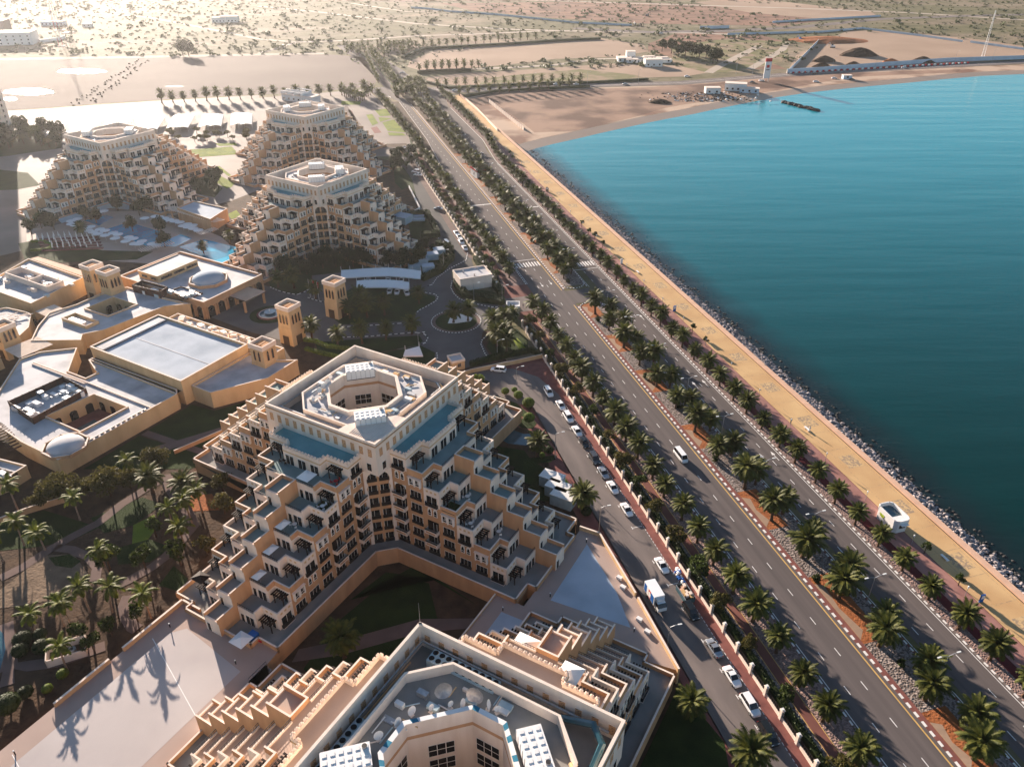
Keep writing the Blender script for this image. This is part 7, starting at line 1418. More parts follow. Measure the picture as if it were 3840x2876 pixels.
link('rim', m.mesh('rim'), B); m = MB(); m.cyl(0, 0, .5, .56, 3.5, 3.5, 'glass_blue', 28); link('water', m.mesh('water'), B); m = MB(); m.cyl(0, 0, .5, 1.0, .5, .4, 'coping', 12); m.cyl(0, 0, 1.0, 1.15, 1.7, 1.9, 'coping', 20, capm='chiller_blue'); m.cyl(0, 0, 1.15, 2.0, .12, .25, 'canvas_white', 8); link('bowl', m.mesh('bowl'), B)
# curved carports
def carport(pts, label, h0=2.6, h1=3.3):
    c0 = pts[0][0]; B = root('carport_canopy', (c0[0], c0[1], 0), label, 'carport'); m = MB(); n = len(pts)
    for (a0, b0), (a1, b1) in zip(pts[:-1], pts[1:]):
        q = lambda p, z: (p[0] - c0[0], p[1] - c0[1], z); mid0 = ((a0[0] + b0[0]) / 2, (a0[1] + b0[1]) / 2); mid1 = ((a1[0] + b1[0]) / 2, (a1[1] + b1[1]) / 2)
        for z in (0, -.06):
            m.face([q(b0, h0 + z), q(b1, h0 + z), q(mid1, (h0 + h1) / 2 + .1 + z), q(mid0, (h0 + h1) / 2 + .1 + z)], 'canvas_white'); m.face([q(mid0, (h0 + h1) / 2 + .1 + z), q(mid1, (h0 + h1) / 2 + .1 + z), q(a1, h1 + z), q(a0, h1 + z)], 'canvas_white')
        m.face([q(b0, h0 - .35), q(b1, h0 - .35), q(b1, h0), q(b0, h0)], 'canvas_white')
    link('canopy', m.mesh('canopy'), B); pm = MB(); pm.cyl(0, 0, 0, h1 + 1.5, .1, .07, 'white_paint', 6); pe = pm.mesh('post')
    for a, b in pts: link('post', pe, B, (a[0] - c0[0], a[1] - c0[1], 0))
    return B
A_ = [(5, 125, 160), (65, 122, 158), (152, 115, 152), (240, 110, 148), (326, 108, 146), (410, 112, 152), (490, 122, 160), (545, 130, 166)]
carport([(ZR(x, a + 25, 0), ZR(x - 2, b + 32, 0)) for x, a, b in A_], 'rear curved white carport canopy with upright masts')
A_ = [(110, 195, 228), (165, 190, 228), (240, 188, 226), (310, 188, 226), (380, 192, 230), (430, 200, 238), (465, 205, 242)]
carport([(ZR(x, a + 28, 0), ZR(x - 2, b + 30, 0)) for x, a, b in A_], 'front curved white carport canopy')
carport([(ZR(440, 700), ZR(425, 730)), (ZR(535, 675), ZR(560, 728))], 'small white fabric canopy behind the roof corner of the middle residence')
# cabins
def cabin(p, w_, d_, h_, rz, label, mm, top, group):
    B = root('utility_cabin', (p[0], p[1], 0), label, 'cabin', rz, group); m = MB(); m.box(-w_ / 2, w_ / 2, -d_ / 2, d_ / 2, 0, h_, mm); link('wall', m.mesh('wall'), B); m = MB(); m.box(-w_ / 2 - .1, w_ / 2 + .1, -d_ / 2 - .1, d_ / 2 + .1, h_, h_ + .18, top); link('roof', m.mesh('roof'), B)
for x, y, lab in [(1850, 1440, 'topmost of the three white cabins beside the parking street'), (1910, 1540, 'middle one of the three white cabins beside the parking street')]: cabin(ZG(x, y + 50), 5.6, 3.4, 3.0, -R_(30), lab, 'chiller_blue', 'white_paint', 'white cabins')
cabin(ZH(1965, 300), 5.6, 3.4, 3.0, -R_(30), 'lowest of the three white cabins beside the parking street, in sunlight', 'chiller_blue', 'white_paint', 'white cabins')
for x, y, lab in [(1950, 215, 'rightmost blue-roofed cabin in the dark hedges'), (1890, 255, 'second from the right blue-roofed cabin in the dark hedges'), (1800, 300, 'large middle blue-roofed cabin in the dark hedges'), (1735, 350, 'leftmost blue-roofed cabin in the dark hedges'), (1855, 360, 'front blue-roofed cabin in the dark hedges')]: cabin(ZB(x, y), 4.6, 3.6, 2.4, R_(15), lab, 'chiller_blue', 'roof_blue', 'blue-roofed cabins')
for x, y, lab in [(412, 548, 'rear blue skylight in the hedged yard'), (418, 572, 'front blue skylight in the hedged yard')]: cabin(ZS(x, y), 5.5, 1.8, .8, R_(5), lab, 'chiller_blue', 'roof_blue', 'blue skylights')
cabin(ZS(300, 580), 7, 6, 3.0, R_(-28), 'pale blue flat-roofed cabin against the teal-terraced residence', 'chiller_blue', 'roof_blue', None)
m = MB()
for a, b in (((-3.4, -2), (3.4, -2)), ((3.4, -2), (3.4, 2)), ((3.4, 2), (-3.4, 2)), ((-3.4, 2), (-3.4, -2))): m.obox(a, b, .2, 0, 1.9, 'coping', ext=.1)
p = ZL(585, 690); B = root('plant_pen', (p[0], p[1], 0), 'small white walled pen with a pump among the clipped bushes', 'plant enclosure', R_(24)); link('wall', m.mesh('wall'), B); m = MB(); m.cyl(.8, 0, 0, 1.1, .8, .8, 'steel', 12); m.cyl(.8, 0, 1.1, 1.2, .35, .3, 'dark_metal', 10); link('pump', m.mesh('pump'), B)
# people
def person_mesh(top, pants, pose=0):
    me = bpy.data.meshes.new('person'); b = MB(); sw = .18 if pose == 1 else .03
    b.tube([(0, -.09, .04), (sw * .4, -.1, .45), (0, -.1, .88)], [.06, .07, .1], pants, 7); b.tube([(0, .09, .04), (-sw * .4, .1, .45), (0, .1, .88)], [.06, .07, .1], pants, 7)
    b.tube([(0, 0, .8), (0, 0, 1.05), (0, 0, 1.3), (0, 0, 1.46), (0, 0, 1.52)], [.16, .15, .2, .14, .06], top, 9); b.tube([(0, 0, 1.48), (.01, 0, 1.58), (.02, 0, 1.68), (.01, 0, 1.78)], [.055, .09, .1, .05], 'skin', 8)
    for sg in (-1, 1): b.tube([(0, sg * .2, 1.4), (sg * sw * .5, sg * .24, 1.12), (sg * sw + .05, sg * .23, .86)], [.055, .045, .035], top, 6)
    b.tube([(-.02, 0, 1.68), (-.01, 0, 1.79)], [.105, .06], 'dark_metal', 8)
    return b.mesh('person')
PPL = [person_mesh(a, b, c) for a, b, c in (('cloth_white', 'cloth_dark', 1), ('cloth_dark', 'cloth_dark', 0), ('cloth_red', 'cloth_dark', 1), ('cloth_white', 'cloth_white', 0))]
for k, (x, y, rd, v, lab) in enumerate([(275, 152, ZS, 1, 'person in dark clothes at the left of the group on the far street'), (287, 140, ZS, 0, 'person in a white top walking in the group on the far street'), (296, 132, ZS, 1, 'dark-clothed person in the middle of the group on the far street'), (305, 138, ZS, 2, 'person in red in the group on the far street'), (313, 124, ZS, 1, 'person at the right of the group on the far street'), (322, 118, ZS, 3, 'person in white, last of the group on the far street'), (845, 768, RT, 1, 'person walking far up the promenade near the beach fence'), (995, 916, RT, 1, 'person on the promenade above the two young trees'), (832, 680, ZC, 1, 'person standing by the gate lodge on the cycle path'), (1340, 1240, RT, 1, 'person standing beside the dark board on the promenade'), (195, 200, Z5, 1, 'person in dark clothes by a post lamp on the promenade'), (355, 272, Z5, 3, 'person sitting at the white bench on the promenade')]):
    p = rd(x, y); tag(link('person', PPL[v], None, (p[0], p[1], .06), rnd.uniform(0, 6.28)), lab, 'person')
# parasols by the pools
pm = MB(); pm.cyl(0, 0, 0, 2.4, .04, .04, 'white_paint', 6); pole_e = pm.mesh('pole'); cm2 = MB(); n = 12
for k in range(n): a, b = 2 * math.pi * k / n, 2 * math.pi * (k + 1) / n; cm2.face([(2.1 * math.cos(a), 2.1 * math.sin(a), 2.25), (2.1 * math.cos(b), 2.1 * math.sin(b), 2.25), (0, 0, 2.75)], 'canvas_white'); cm2.face([(2.1 * math.cos(b), 2.1 * math.sin(b), 2.22), (2.1 * math.cos(a), 2.1 * math.sin(a), 2.22), (0, 0, 2.70)], 'canvas_white')
can_e = cm2.mesh('canopy'); opn = [(930, 1217), (850, 1240), (775, 1263), (620, 1310), (541, 1336), (545, 1370), (590, 1383), (625, 1392), (775, 1405), (687, 1433), (745, 1450), (800, 1467), (860, 1488), (885, 1435), (945, 1450), (945, 1507), (1040, 1477), (1097, 1496), (1062, 1542), (1222, 1530), (1280, 1546), (1187, 1577), (1290, 1607), (1380, 1577), (1345, 1610), (1410, 1302), (1535, 1280), (1580, 1290), (1645, 1305), (1700, 1322), (1580, 1327), (1635, 1338), (1765, 1337), (1825, 1351), (1915, 1374), (1860, 1392), (1980, 1388), (1920, 1408), (1985, 1425), (2045, 1447), (1500, 1610), (1550, 1625)]
for k, (x, y) in enumerate(opn):
    B = root('parasol', (*ZP(x, y + 14, 0), .1), 'open round white parasol beside the pools in front of the far left residence', 'parasol', 0, 'open parasols by the pools'); link('pole', pole_e, B); link('canopy', can_e, B)
cm3 = MB(); cm3.cyl(0, 0, 1.0, 3.0, .32, .05, 'canvas_white', 7); cl_e = cm3.mesh('folded_canopy')
for rI in range(5):
    for cI in range(11):
        if (rI + cI) % 7 == 6 and cI > 8: continue
        x, y = 130 + cI * 66 + rI * 14 + rnd.uniform(-8, 8), 1475 + rI * 32 - cI * 3 + (abs(cI - 4) * 3) + rnd.uniform(-5, 5)
        if cI < 2 and rI > 1: continue
        B = root('folded_parasol', (*ZP(x, y + 30, 0), .09), 'folded white parasol in the rows of loungers below the pools', 'parasol', 0, 'folded parasols below the pools'); link('pole', pole_e, B); link('canopy', cl_e, B)
lg = MB()
for rI in range(5): a, b = ZP(130 + rI * 14, 1520 + rI * 32), ZP(130 + rI * 14 + 720, 1490 + rI * 32); lg.obox(a, b, 1.5, .1, .45, 'brick_red')
o = link('lounger_rows', lg.mesh('lounger_rows')); tag(o, 'rows of reddish loungers between the folded parasols', 'loungers'); o['kind'] = 'stuff'
for (x0, y0, x1, y1, lab) in [(1340, 1640, 1760, 1530, 'slatted pale pergola between the two lower pools'), (2040, 1440, 2260, 1370, 'slatted pale pergola at the right end of the pools')]:
    a, b = ZP(x0, y0, 2.6), ZP(x1, y1, 2.6); B = root('pergola', (a[0], a[1], 0), lab, 'pergola'); m = MB(); L = math.hypot(b[0] - a[0], b[1] - a[1]); d = ((b[0] - a[0]) / L, (b[1] - a[1]) / L); n = int(L / .9)
    for k in range(n): t = k * .9; c = (d[0] * t, d[1] * t); m.obox((c[0] + d[1] * 2, c[1] - d[0] * 2), (c[0] - d[1] * 2, c[1] + d[0] * 2), .3, 2.5, 2.65, 'coping')
    link('slats', m.mesh('slats'), B)
# ================================================================ ROOF PLANT OF THE RESIDENCES
def on(res, x, y, z):
    X, Y, rz = res[2]; c, s = math.cos(rz), math.sin(rz); return (X + x * c - y * s, Y + x * s + y * c, z)
tm = MB(); tm.box(-3.2, 3.2, -1.7, 1.7, 0, 2.1, 'canvas_white')
for i in range(6):
    for j in range(3):
        x, y = -2.65 + i * 1.06, -1.1 + j * 1.1; tm.box(x - .3, x + .3, y - .3, y + .3, 2.1, 2.18, 'white_paint')
for i in range(7): x = -3.2 + i * 1.066; tm.box(x - .04, x + .04, -1.75, -1.70, 0, 2.1, 'steel')
for j in range(4): y = -1.7 + j * 1.13; tm.box(3.2, 3.25, y - .04, y + .04, 0, 2.1, 'steel')
te = tm.mesh('tank'); hm = MB(); hm.cyl(0, 0, 0, .35, .35, .35, 'steel', 12, capm='dark_metal'); he = hm.mesh('hatch')
def tank(res, x, y, a, label, sc=1.0):
    z = res[1] - (1.1 if res is not RES['front'] else 2.7); B = root('water_tank', on(res, x, y, z + .35), label, 'water tank', res[2][2] + a, None, sc); link('tank', te, B); link('hatch', he, B, (2.5, 1.0, 2.1)); m = MB()
    for q in (-1.3, 0, 1.3): m.box(-3.2, 3.2, q - .12, q + .12, -.35, 0, 'dark_metal')
    link('base', m.mesh('base'), B)
for nm, lst in (('mid', [(-5.6, 5.6, R_(45), 'rear white panelled water tank on the roof of the middle residence'), (8.6, -8.4, R_(45), 'front white panelled water tank on the roof of the middle residence')]), ('front', [(8.2, 7.4, R_(-45), 'big white dimpled water tank on the nearest roof at the bottom edge'), (-12.0, -6.0, R_(45), 'white water tank cut off at the bottom edge of the nearest roof')]),
                ('third', [(-5.6, 5.6, R_(45), 'rear water tank on the roof of the teal-terraced residence'), (6.8, 6.2, R_(-45), 'right water tank on the roof of the teal-terraced residence'), (7.2, -7.4, R_(45), 'front water tank on the roof of the teal-terraced residence')]),
                ('fourth', [(-5.6, 5.6, R_(45), 'rear water tank on the farthest residence roof'), (6.4, 5.8, R_(-45), 'right water tank on the farthest residence roof'), (-7, -6.4, R_(-45), 'left water tank on the farthest residence roof')]), ('fifth', [(-7.2, -6.8, R_(-45), 'left water tank on the far left residence roof'), (6.8, 6.2, R_(-45), 'right water tank on the far left residence roof')])):
    for x, y, a, lab in lst: tank(RES[nm], x, y, a, lab)
# chillers in the roof trench of the nearest residence
def chiller(res, x, y, a, n, label):
    B = root('chiller', on(res, x, y, res[1] - 4.55), label, 'air conditioner', res[2][2] + a); m = MB(); L = n * 1.15; m.box(-L / 2, L / 2, -1.15, 1.15, .3, 2.1, 'chiller_blue'); link('casing', m.mesh('casing'), B); f = MB(); f.cyl(0, 0, 0, .14, .44, .44, 'chiller_blue', 16, capm='kerb_black'); f.cyl(0, 0, .14, .145, .36, .36, 'kerb_black', 14); fe = f.mesh('fan')
    for i in range(n):
        for j in (-.55, .55): link('fan', fe, B, (-L / 2 + .6 + i * 1.15, j, 2.1))
    m = MB()
    for i in range(0, n, 2): q = -L / 2 + .5 + i * 1.15; m.face([(q, -1.16, .5), (q + 1.2, -1.16, .5), (q + .6, -1.16, 1.6)], 'kerb_black')
    link('vent', m.mesh('vent'), B)
chiller(RES['front'], -7.4, 14.2, 0, 10, 'long bluish chiller with twenty round fans in the roof trench, near the roof corner'); chiller(RES['front'], -14.6, -5.0, math.pi / 2, 10, 'long bluish chiller with round fans down the left roof trench')
def pipes(res, pts, r, m, label, name='roof_pipe'):
    b = MB(); c = pts[0]; b.tube([(p[0] - c[0], p[1] - c[1], p[2] - c[2]) for p in pts], r, m, 7); tag(link(name, b.mesh(name), None, on(res, *c), res[2][2]), label, 'pipe')
zf = RES['front'][1]; zm = RES['mid'][1]
pipes(RES['front'], [(-15.7, -14, zf - 2.6), (-15.7, 15.7, zf - 2.6), (15, 15.7, zf - 2.6)], .22, 'steel', 'thick grey pipe along the inside of the nearest roof parapet'); pipes(RES['front'], [(-15.3, -14, zf - 3.2), (-15.3, 12, zf - 3.2)], .15, 'stucco_orange', 'orange pipe under the thick grey one at the nearest roof')
pipes(RES['front'], [(8, 15, zf - 3.4), (13, 15, zf - 1.4), (15.2, 13, zf - 1.6), (15.2, 9, zf - 3.4)], .55, 'glass_blue', 'fat curved dark duct in the corner of the nearest roof', 'roof_duct')
pipes(RES['front'], [(12.6, 9, zf - 2.4), (13.6, 8, zf - 2.2), (13.9, -2, zf - 2.2)], .3, 'stucco_sand', 'bent sandy duct beside the big dimpled tank', 'roof_duct')
for y0, lab, c in ((-13.9, 'outer pale pipe in the front roof trench of the middle residence', 'coping'), (-13.2, 'middle brown pipe in the front roof trench of the middle residence', 'stucco_orange'), (-12.7, 'inner grey pipe in the front roof trench of the middle residence', 'steel')): pipes(RES['mid'], [(-13.5, y0, zm - 1.6), (7.0, y0, zm - 1.6)], .28, c, lab)
for x0, lab, c in ((13.7, 'outer pipe in the right roof trench of the middle residence', 'stucco_sand'), (13.0, 'inner pipe in the right roof trench of the middle residence', 'steel')): pipes(RES['mid'], [(x0, -8, zm - 1.6), (x0, 11, zm - 1.6), (x0 - 2, 12.6, zm - 1.6)], .26, c, lab)
pipes(RES['mid'], [(-14, -12, zm - 2.4), (-14, 13.8, zm - 2.4), (12, 13.8, zm - 2.4)], .2, 'steel', 'thin grey pipe along the back parapet of the middle residence')
m = MB(); m.v.extend([(5.0, -14.6, 0), (14.6, -14.6, 0), (14.6, -4.0, 0), (12.2, -4.4, .1), (5.4, -12.2, .1)]); m.f.append((0, 1, 2, 3, 4)); m.m.append(m.mi('coping'))
for k in range(14): m.obox((7.8 + k * .5, -14.55), (7.8 + k * .5 + .01, -14.55 + min(4.2, 6.8) if k < 5 else -7.6), .1, .05, .12, 'stucco_cream')
tag(link('corner_roof', m.mesh('corner_roof'), None, on(RES['mid'], 0, 0, zm - .25), RES['mid'][2][2]), 'ribbed pale sheet roof over the front corner of the middle residence parapet', 'roof')
m = MB(); m.box(-2.6, 2.6, -2.0, 2.0, 0, .15, 'steel'); 
for k in range(5): m.box(-2.6 + k * 1.25, -2.5 + k * 1.25, -2.0, 2.0, .15, .2, 'white_paint')
tag(link('roof_shelter', m.mesh('roof_shelter'), None, on(RES['front'], 13.6, 3.0, zf - 3.0), RES['front'][2][2]), 'grey ribbed sheet shelter beside the right parapet of the nearest roof', 'shelter')
m = MB(); m.box(-.5, .5, -.45, .45, 0, 1.2, 'coping'); m.box(-.35, .35, -.47, -.45, .2, .9, 'glass_dark'); tag(link('air_unit', m.mesh('air_unit'), None, on(RES['front'], 13.4, 6.4, zf - 4.5), RES['front'][2][2]), 'small cream air unit standing above the grey sheet shelter', 'air conditioner')
# dishes
def dish_mesh(r):
    p = MB(); p.cyl(0, 0, 0, .9, .05, .05, 'steel', 6); p.box(-.3, .3, -.3, .3, 0, .08, 'coping'); d = MB(); n, nr = 14, 3; rings = []
    for j in range(nr + 1):
        q = r * j / nr
        if j == 0: d.v.append((0, 0, 0)); rings.append([0]); continue
        i = len(d.v); rings.append(list(range(i, i + n)))
        for k in range(n): a = 2 * math.pi * k / n; d.v.append((q * math.cos(a), q * math.sin(a), .28 * q * q / r))
    mi = d.mi('white_paint')
    for k in range(n): d.f.append((0, rings[1][k], rings[1][(k + 1) % n])); d.m.append(mi)
    for j in range(1, nr):
        for k in range(n): q = (k + 1) % n; d.f.append((rings[j][k], rings[j + 1][k], rings[j + 1][q], rings[j][q])); d.m.append(mi)
    f = MB(); f.tube([(0, -r * .8, .25), (0, 0, r * .8)], .025, 'steel', 4); return p.mesh('mast'), d.mesh('dish'), f.mesh('feed_arm')
DS = {r: dish_mesh(r * .85) for r in (.55, .8, 1.5)}
for _s in DS[1.5][1].materials[:1]: DS[1.5][1].materials[0] = M('steel')
def dish(res, x, y, r, az, label, tilt=72):
    a, b, c = DS[r]; B = root('satellite_dish', on(res, x, y, res[1] - (1.1 if res is not RES['front'] else 2.7)), label, 'satellite dish', az); link('mast', a, B); o = link('dish', b, B, (0, 0, .9 + r * .3)); o.rotation_euler = (R_(tilt), 0, 0); q = link('feed_arm', c, o)
for k, (x, y, r, a, lab) in enumerate([(-7.6, 9.4, 1.5, .3, 'wire dish at the left of the nearest roof top edge'), (-3.2, 11.0, 1.5, -.3, 'wire dish at the tip of the nearest roof'), (-9.6, 4.6, .8, .8, 'white dish near the left parapet of the nearest roof'), (-10.2, 2.2, .8, 1.0, 'second white dish near the left parapet of the nearest roof'), (-7.6, 6.4, .55, .9, 'small white dish in the middle left of the nearest roof'), (-4.2, 9.0, .8, 1.2, 'upright white dish in the middle of the nearest roof'), (-5.6, 8.2, .55, .7, 'small dish on a block of the nearest roof'), (-1.0, 10.6, .8, 1.4, 'white dish beside the bright triangle of the nearest roof'), (.4, 10.8, .55, .4, 'flat dish near the white post group of the nearest roof'), (-11.2, -.6, .8, .5, 'dish close to the lower left parapet of the nearest roof'), (-11.4, -3.6, .55, .2, 'dish beside the ladder frame of the nearest roof')]): dish(RES['front'], x, y, r, a, lab)
for x, y, r, a, lab in [(-9.2, -1.5, .8, .6, 'upper one of the white dishes on the left of the middle residence roof'), (-8.9, -3.2, .8, .8, 'second white dish on the left of the middle residence roof'), (-8.6, -5.0, .8, .9, 'third white dish on the left of the middle residence roof'), (-7.2, -8.4, .55, .6, 'small dish near the front tank of the middle residence'), (-10.2, .6, .55, .4, 'small dish at the back left of the middle residence roof')]: dish(RES['mid'], x, y, r, a, lab)
def clutter(res, n, seed, label, spots):
    rr = random.Random(seed); m = MB()
    for k in range(n):
        x, y = spots(rr); s_ = rr.uniform(.3, 1.0); c = rr.choice(['white_paint', 'steel', 'coping', 'chiller_blue', 'stucco_sand'])
        if rr.random() < .5: m.box(x - s_, x + s_, y - s_ * .5, y + s_ * .5, 0, rr.uniform(.2, .9), c)
        else: a = rr.choice([0, math.pi / 2, math.pi / 4]); l = rr.uniform(1, 3); m.tube([(x, y, .25), (x + l * math.cos(a), y + l * math.sin(a), .25)], .1, c, 5)
    o = tag(link('roof_plant', m.mesh('roof_plant'), None, on(res, 0, 0, res[1] - (1.1 if res is not RES['front'] else 2.7)), res[2][2]), label, 'roof plant'); o['kind'] = 'stuff'
def ring(lo, hi):
    def f(rr):
        while True:
            x, y = rr.uniform(-hi, hi), rr.uniform(-hi, hi)
            if abs(x) < hi and abs(y) < hi and abs(x) + abs(y) < hi * 1.45 and (abs(x) > lo or abs(y) > lo or abs(x) + abs(y) > lo * 1.35): return x, y
    return f
clutter(RES['mid'], 46, 1, 'small pipes, boxes and frames scattered on the middle residence roof', ring(9.3, 11.0)); clutter(RES['front'], 60, 2, 'small pipes, boxes and frames scattered on the nearest roof', ring(10.2, 12.6))
for k, nm in enumerate(('third', 'fourth', 'fifth')): clutter(RES[nm], 24, 5 + k, ['small boxes and pipes on the teal-terraced residence roof', 'small boxes and pipes on the farthest residence roof', 'small boxes and pipes on the far left residence roof'][k], ring(9.0, 10.6))
m = MB(); m.cyl(0, 0, 0, 5.2, .05, .02, 'steel', 6); m.box(-.25, .25, -.05, .05, .3, 1.0, 'dark_metal'); tag(link('lightning_rod', m.mesh('lightning_rod'), None, on(RES['front'], -16.5, 16.5, zf - .8)), 'thin rod standing on the top corner of the nearest roof', 'rod')
# terrace life: parasols, tables, chairs, gazebo, turf
def chairset(res, x, y, z, c, label):
    B = root('table_set', on(res, x, y, z), label, 'table and chairs', res[2][2]); m = MB(); m.cyl(0, 0, .68, .74, .5, .5, c, 12); m.cyl(0, 0, 0, .68, .05, .05, 'dark_metal', 6); link('table', m.mesh('table'), B); ch = MB(); ch.box(-.22, .22, -.22, .22, .4, .46, c); ch.box(-.22, .22, .18, .23, .46, .9, c)
    for a in (-.2, .2):
        for b in (-.2, .2): ch.box(a - .02, a + .02, b - .02, b + .02, 0, .4, c)
    ce = ch.mesh('chair')
    for a in (0, 2.2, 4.2): link('chair', ce, B, (.9 * math.sin(a), -.9 * math.cos(a) * -1, 0), -a)
RM = RES['mid']; P0, hh = 3.4, 3.4
def terr(side, j, s, dr):      # point on the terrace above storey j of a wing of the middle residence
    k = {'L': 2, 'R': 1}[side]; r = 15.1 + 4 + 4 * (6 - j) + dr; x, y = wingT(k)(s, r); return x, y, P0 + (j + 1) * hh
for side, j, s, dr, c, lab in [('L', 5, 5.0, -2.0, 'dark_wood', 'dark table set on the upper front terrace of the middle residence'), ('L', 5, -9.0, -2, 'sign_red', 'table set with a red chair on the upper left terrace'), ('R', 2, 8.6, -2.0, 'white_paint', 'white chairs on a right wing terrace above the pergola'), ('R', 1, 4.6, -1.6, 'canvas_white', 'white table set with a long table on the lower right terrace'), ('R', 3, 5.0, -1, 'white_paint', 'pair of white chairs on a middle right terrace'), ('L', 3, -4.6, -1.4, 'white_paint', 'white chairs on a left terrace'), ('L', 4, -8.8, -1.6, 'canvas_white', 'white table set on the green turf terrace')]:
    x, y, z = terr(side, j, s, dr); chairset(RM, x, y, z, c, lab)
def awning(side, j, s, dr, w_, d_, m_, label, z_=2.4):
    x, y, z = terr(side, j, s, dr); B = root('sunshade', on(RM, x, y, z), label, 'sunshade', RM[2][2]); m = MB(); i = len(m.v); m.v.extend([(-w_, -d_, z_ - .3), (w_, -d_, z_ - .3), (w_, d_, z_ - .3), (-w_, d_, z_ - .3), (0, 0, z_ + .3)])
    for k in range(4): m.f.append((i + k, i + (k + 1) % 4, i + 4)); m.m.append(m.mi(m_)); m.f.append((i + (k + 1) % 4, i + k, i + 4)) if False else None
    link('canopy', m.mesh('canopy'), B); p = MB(); p.cyl(0, 0, 0, z_ + .2, .05, .05, 'steel', 6); link('pole', p.mesh('pole'), B)
for args in [('L', 5, -4.2, 1.0, 1.5, 1.5, 'canvas_white', 'white sunshade on the upper left terrace of the middle residence'), ('L', 3, -4.0, 1.0, .9, 1.4, 'canvas_white', 'narrow white sunshade on a left terrace, third from the top'), ('L', 2, -4.0, 1.0, .9, 1.4, 'canvas_white', 'narrow white sunshade on a left terrace, fourth from the top'), ('L', 1, -4.0, 1.0, .9, 1.3, 'canvas_white', 'narrow white sunshade on a left terrace, fifth from the top'), ('L', 0, 8.6, 1.2, 1.6, 1.3, 'dark_wood', 'dark gazebo on the lowest front terrace'), ('L', -1, -7.5, 2.6, 1.7, 1.6, 'canvas_white', 'white tent on the ground terrace at the foot of the left wing')]: awning(*args)
for side, j, s, dr, w_, d_, lab in [('R', 3, 9.2, -2.0, 1.6, 1.7, 'dark green artificial turf on a right wing terrace'), ('L', 4, -8.8, -1.8, 1.7, 1.7, 'green artificial turf on a left wing terrace')]:
    x, y, z = terr(side, j, s, dr); m = MB(); m.box(-w_, w_, -d_, d_, .01, .05, 'lawn_dark'); tag(link('turf_mat', m.mesh('turf_mat'), None, on(RM, x, y, z), RM[2][2]), lab, 'turf mat')
x, y, z = terr('L', -1, -7.6, 0.0); m = MB(); m.box(-.8, .8, -.8, .8, 0, 1.2, 'sign_blue'); m.box(-.8, 2.4, -.3, .3, .3, .5, 'sign_red'); tag(link('play_slide', m.mesh('play_slide'), None, on(RM, x, y, P0), RM[2][2]), 'small coloured play slide on the ground terrace of the left wing', 'slide')
RF = RES['front']
def terf(k, j, s, dr): r = 16.8 + 4 + 4 * (6 - j) + dr; x, y = wingT(k)(s, r); return on(RF, x, y, 3.4 + (j + 1) * 3.4)
for k, j, s, dr, sz, lab in [(0, 4, -4.6, -1.0, 2.0, 'large white sunshade on an upper terrace of the nearest residence'), (0, 5, 5.2, -.6, 1.7, 'white gazebo by the plants on the top terrace of the nearest residence')]:
    p = terf(k, j, s, dr); B = root('sunshade', p, lab, 'sunshade', RF[2][2]); m = MB(); i = len(m.v); m.v.extend([(-sz, -sz, 2.2), (sz, -sz, 2.2), (sz, sz, 2.2), (-sz, sz, 2.2), (0, 0, 2.9)]); [(m.f.append((i + q, i + (q + 1) % 4, i + 4)), m.m.append(m.mi('canvas_white'))) for q in range(4)]; link('canopy', m.mesh('canopy'), B); p_ = MB(); [p_.box(a - .04, a + .04, b - .04, b + .04, 0, 2.25, 'white_paint') for a in (-sz, sz) for b in (-sz, sz)]; link('frame', p_.mesh('frame'), B)
for k, j, s, dr, lab in [(0, 4, 4.6, -1.2, 'potted greenery on a terrace of the nearest residence, upper'), (0, 3, 5.2, -1.2, 'potted greenery on a terrace of the nearest residence, lower'), (3, 4, 4.8, -1.0, 'potted plants on the left terraces of the nearest residence')]:
    p = terf(k, j, s, dr); t, c = TM['shrub'][0]; B = root('potted_plant', p, lab, 'plant', 0, None, .8); link('trunk', t, B); link('crown', c, B)
# ================================================================ FAR THINGS
def arch_canopy(x0, y0, x1, y1, wpx, lab):
    a, b = RL_(x0, y0, 3), RL_(x1, y1, 3); L = math.hypot(b[0] - a[0], b[1] - a[1]); rz = math.atan2(b[1] - a[1], b[0] - a[0]); B = root('car_canopy', (a[0], a[1], 0), lab, 'car park canopy', rz, 'white canopies of the far car park'); m = MB(); n = 6; seg = max(3, int(L / 4))
    for q in range(seg):
        for k in range(n):
            t0, t1 = k / n, (k + 1) / n; f = lambda t: (-wpx / 2 + wpx * t, 2.5 + .9 * math.sin(math.pi * t)); (ya, za), (yb, zb) = f(t0), f(t1); xa, xb = q * L / seg, (q + 1) * L / seg - .15
            m.face([(xa, ya, za), (xb, ya, za), (xb, yb, zb), (xa, yb, zb)], 'canvas_white')
    link('canopy', m.mesh('canopy'), B); p = MB(); p.cyl(0, 0, 0, 2.6, .1, .1, 'steel', 5); pe = p.mesh('post')
    for q in range(seg + 1):
        for sy in (-1, 1): link('post', pe, B, (q * L / seg, sy * wpx * .48, 0))
for k, (xa, ya, xb, yb) in enumerate([(1535, 805, 1540, 733), (1585, 805, 1590, 733), (1335, 815, 1352, 740), (1385, 815, 1402, 740), (1120, 825, 1165, 745), (1170, 825, 1215, 745), (920, 830, 970, 755), (970, 835, 1020, 758), (700, 815, 760, 762), (760, 812, 815, 764), (480, 850, 560, 772), (540, 845, 620, 775), (320, 880, 385, 795), (250, 870, 320, 790)]):
    arch_canopy(xa, ya, xb, yb, 8.5, 'arched white car park canopy behind the far residences, %s from the right' % ['first', 'second', 'third', 'fourth', 'fifth', 'sixth', 'seventh', 'eighth', 'ninth', 'tenth', 'eleventh', 'twelfth', 'thirteenth', 'fourteenth'][k])
